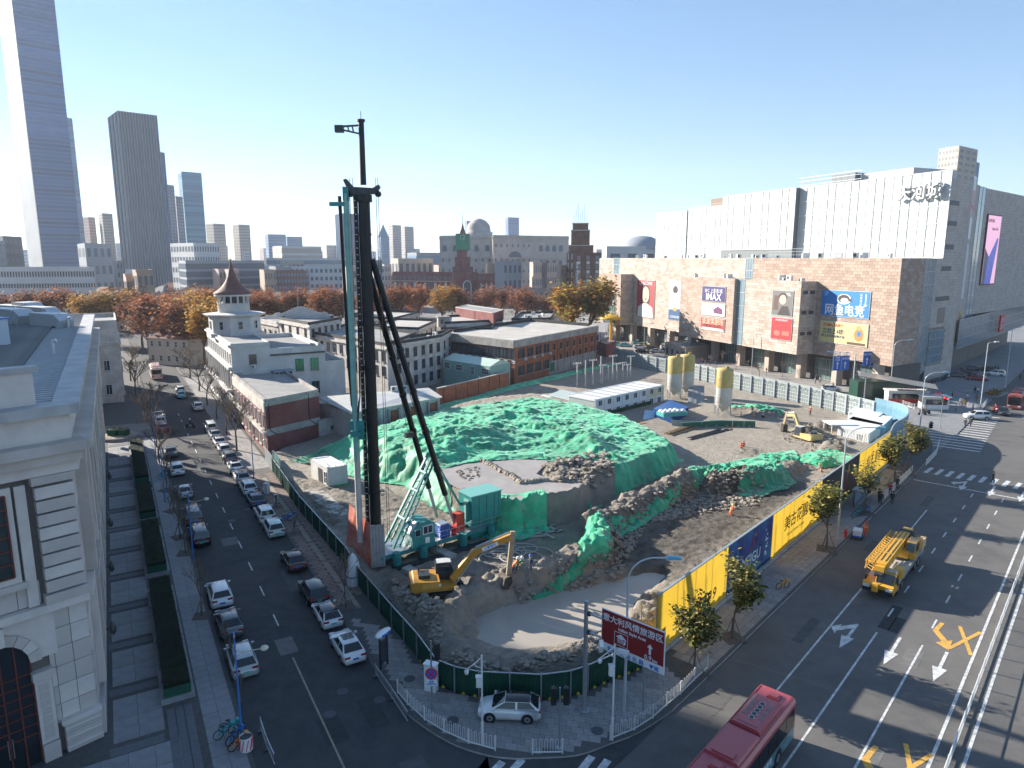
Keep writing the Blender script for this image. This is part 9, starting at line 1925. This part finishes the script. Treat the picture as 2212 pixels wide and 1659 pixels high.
# brown hotel tower
ht = far('brown brick hotel tower with stepped top and vertical sign',1224,1240,1300,548,430,12,16,M_brownb,cols=(0,0),par=.8); hz_ = ht.z1; ht.grid('A',2,[2 + 5.6*k for k in range(6)],2.0,3.8,gm_=F_w,fm=M_brownb,sill=False); ht.grid('B',3,[2 + 5.6*k for k in range(6)],2.6,2.2,gm_=FD,fm=F_w,nx=4,sill=False); ht.grid('B',3,[4.9 + 5.6*k for k in range(5)],2.6,1.8,gm_=F_w,fm=F_w,nx=1,sill=False)
def hs2(x0,x1,yt,zb,Y=434): q0,q1 = at_y(x0,yt,Y),at_y(x1,yt,Y); w_ = q1[0] - q0[0]; o_ = MB().box((0,0,(q0[2] - zb)/2),(w_,w_*.8,q0[2] - zb),M_brownb).box((0,0,q0[2] - zb),(w_ + .6,w_*.8 + .6,.6),F_b).build('tower_stage',ht.o,((q0[0] + q1[0])/2 - ht.o.location.x,Y + 6 - ht.o.location.y,zb)); return o_,q0[2]
o_,z1 = hs2(1232,1282,530,hz_); o_,z2 = hs2(1237,1275,497,z1); o_,z3 = hs2(1240,1272,482,z2)
for k in range(7): MB().cyl((0,0,0),(0,0,6 + 3*(k % 3)),.12,M_steel,n=5).build('mast',ht.o,(o_.location.x - 4 + k*1.3,o_.location.y,z3))
ht.lettering('B','渤\n海\n大\n楼\n酒\n店',M_signw,2.2,22,2.2,out=.4); MB().box((0,0,0),(.3,.3,2.4),M_red).build('sign_cap',ht.o,(ht.face('B')[0][0] + 2,ht.face('B')[0][1] - .5,31))
# white domed hall and far domes behind the mall's end
dm_ = far('pale hall with grey ribbed dome beside the mall',1300,1310,1420,535,470,20,20,F_w,cols=(0,3),n=2,gm_=FD); q = at_y(1388,530,500); MB().lathe([(15,0),(14,3),(11,6),(6,8.4),(.3,9.2)],F_g,n=24).build('dome',dm_.o,(q[0] - dm_.o.location.x,q[1] - dm_.o.location.y,dm_.z1 - .5)); rd_ = far('old red roofed range with red dome on the skyline',1130,1150,1240,540,800,25,25,M_brickd,cols=(0,8),n=3,gm_=FD); q = at_y(1190,530,820); MB().lathe([(8,0),(8.4,3),(7,7),(3,10),(1,11),(1,13),(.2,16)],M_tr,n=16).build('dome',rd_.o,(q[0] - rd_.o.location.x,q[1] - rd_.o.location.y,rd_.z1 - .5))
far('beige slab tower with dense windows behind the mall roof',2004,2046,2086,318,420,14,16,F_b,n=26,cols=(6,3),gm_=FD); far('slim dark block beside the beige slab tower',2078,2082,2093,352,460,6,8,F_bl,n=14,cols=(0,2),gm_=FD)
# yellow umbrella landmark, pavilion, kiosks and small corner things
p = gp(1319,742); t = thing('umbrella_landmark','giant yellow umbrella landmark by the mall entrance','landmark',(*p,.1)); MB().cyl((0,0,0),(0,0,9.5),.55,M_hy,r1=.4,n=12).cyl((0,0,0),(0,0,.8),1.1,M_hy,n=12).build('stem',t); MB().lathe([(4.6,-.7),(4.8,-.5),(3.6,.3),(1.6,.9),(.3,1.3),(.1,2.4)],M_hy,n=24).build('canopy',t,(0,0,9.6))
b = Bld('stone_pavilion','low stone pavilion among bare trees before the mall',gp(1480,782),gp(1436,768),gp(1530,775),4.2,M_ms[2],parapet=.3,cat='pavilion'); b.grid('A',4,(.6,),1.2,2.2); b = Bld('brick_hut','tiny dark brick hut at the end of the grey fence',gp(1310,772),gp(1290,765),gp(1330,764),4,M_brickd,parapet=.2,cat='hut'); b.grid('A',1,(1,),1.2,1.4)
for k,(x,y,lb,m,tx) in enumerate(((1890,855,'round doughnut kiosk with pink ring sign',M_wpaint,'甜甜圈'),(1955,872,'long coffee kiosk with red and white counter',M_wpaint,'COFFEE'),(2015,885,'white trailer kiosk beside the traffic light',M_cream,'小吃'))):
 t = thing('kiosk',lb,'kiosk',(*gp(x,y),.14),R(-8),group='food kiosks on the corner'); w_ = (5,8,5)[k]; MB().box((0,0,1.4),(w_,2.4,2.6),m).build('body',t); MB().box((0,-1.25,1.7),(w_*.8,.08,1.1),M_gl).build('hatch',t); MB().box((0,-1.26,.7),(w_*.96,.1,.8),(PAINT['pale'],M_red,M_wpaint)[k]).build('counter',t); MB().box((0,-.2,2.85),(w_ + .5,3.2,.2),M_wpaint).build('roof',t); text(tx,M_red,t,(0,-1.4,3.4),rotT,.9)
 if k == 0:
  for q in range(14): MB().box((1.2 + .55*math.cos(q*.449),-1.34,.9 + .55*math.sin(q*.449)),(.26,.06,.26),mat('ring_pink',(.55,.15,.35),.5)).build('ring_sign',t)
t = thing('litter_bin','red and white striped concrete bin by the blue lamp','bin',(*gp(533,1622),.13)); MB().cyl((0,0,0),(0,0,.95),.4,M_wpaint,n=18,caps=False).cyl((0,0,0),(0,0,.85),.33,M_dsteel,n=14).build('drum',t)
for k in range(10): a = k*.628; MB().bar((.405*math.cos(a),.405*math.sin(a),.12),(.405*math.cos(a + .45),.405*math.sin(a + .45),.85),.12,.03,M_red).build('stripe',t)
t = thing('hydrant','red fire hydrant on the avenue kerb','hydrant',(*gp(1826,1160,.13),.13)); MB().cyl((0,0,0),(0,0,.7),.13,M_red,n=10).lathe([(.16,.7),(.12,.85),(.03,.95)],M_red,n=10).build('barrel',t); MB().cyl((-.25,0,.5),(.25,0,.5),.07,M_red,n=8).build('outlet',t)
t = thing('bus_shelter','low glass bus shelter at the avenue kerb','shelter',(*AV(-22.3,94),.13),-AZ_AV)
for y in (-3.5,0,3.5): MB().box((-.6,y,1.2),(.1,.1,2.4),M_dsteel).build('post',t)
MB().box((0,0,2.45),(1.7,8,.12),M_gsheet).build('roof',t); MB().box((-.6,0,1.1),(.04,7,1.5),FL).build('glass_back',t); MB().box((-.2,0,.5),(.4,6,.08),M_steel).build('bench',t)
fb = thing('flower_bed','corner flower bed with yellow blooms and low wall','flower bed',(*gp(2148,855),.13),R(40)); MB().box((0,0,.25),(9,3,.5),M_slabp).build('wall',fb); link('blooms',leaves([(rnd.uniform(-4,4),rnd.uniform(-1.2,1.2),.7) for _ in range(120)],900,.16,[G2,O4,G1,O2],6,.2),fb)
for k,(x,y,s_) in enumerate(((577,1066,1),(597,1085,.7))): t = thing('junction_box',('pale metal junction box on the fence side pavement','small grey pillar box by the sunny fence')[k],'cabinet',(*gp(x,y,.13),.13),R(-30),scale=s_); MB().box((0,0,.7),(.7,.45,1.4),M_wpaint).build('body',t); MB().box((0,0,1.42),(.8,.55,.06),M_steel).build('lid',t)
# haze
hzm = bpy.data.materials.new('haze'); hzm.use_nodes = True; ht_ = hzm.node_tree; ht_.nodes.clear(); ho_ = ht_.nodes.new('ShaderNodeOutputMaterial'); pv_ = ht_.nodes.new('ShaderNodeVolumePrincipled')
pv_.inputs['Color'].default_value = (.80,.88,1.0,1); pv_.inputs['Density'].default_value = HAZE; pv_.inputs['Anisotropy'].default_value = .2; ht_.links.new(pv_.outputs[0],ho_.inputs['Volume'])
MB().span((-3200,-400,-1.2),(3200,3300,420),hzm).build('haze',None,kind='stuff')
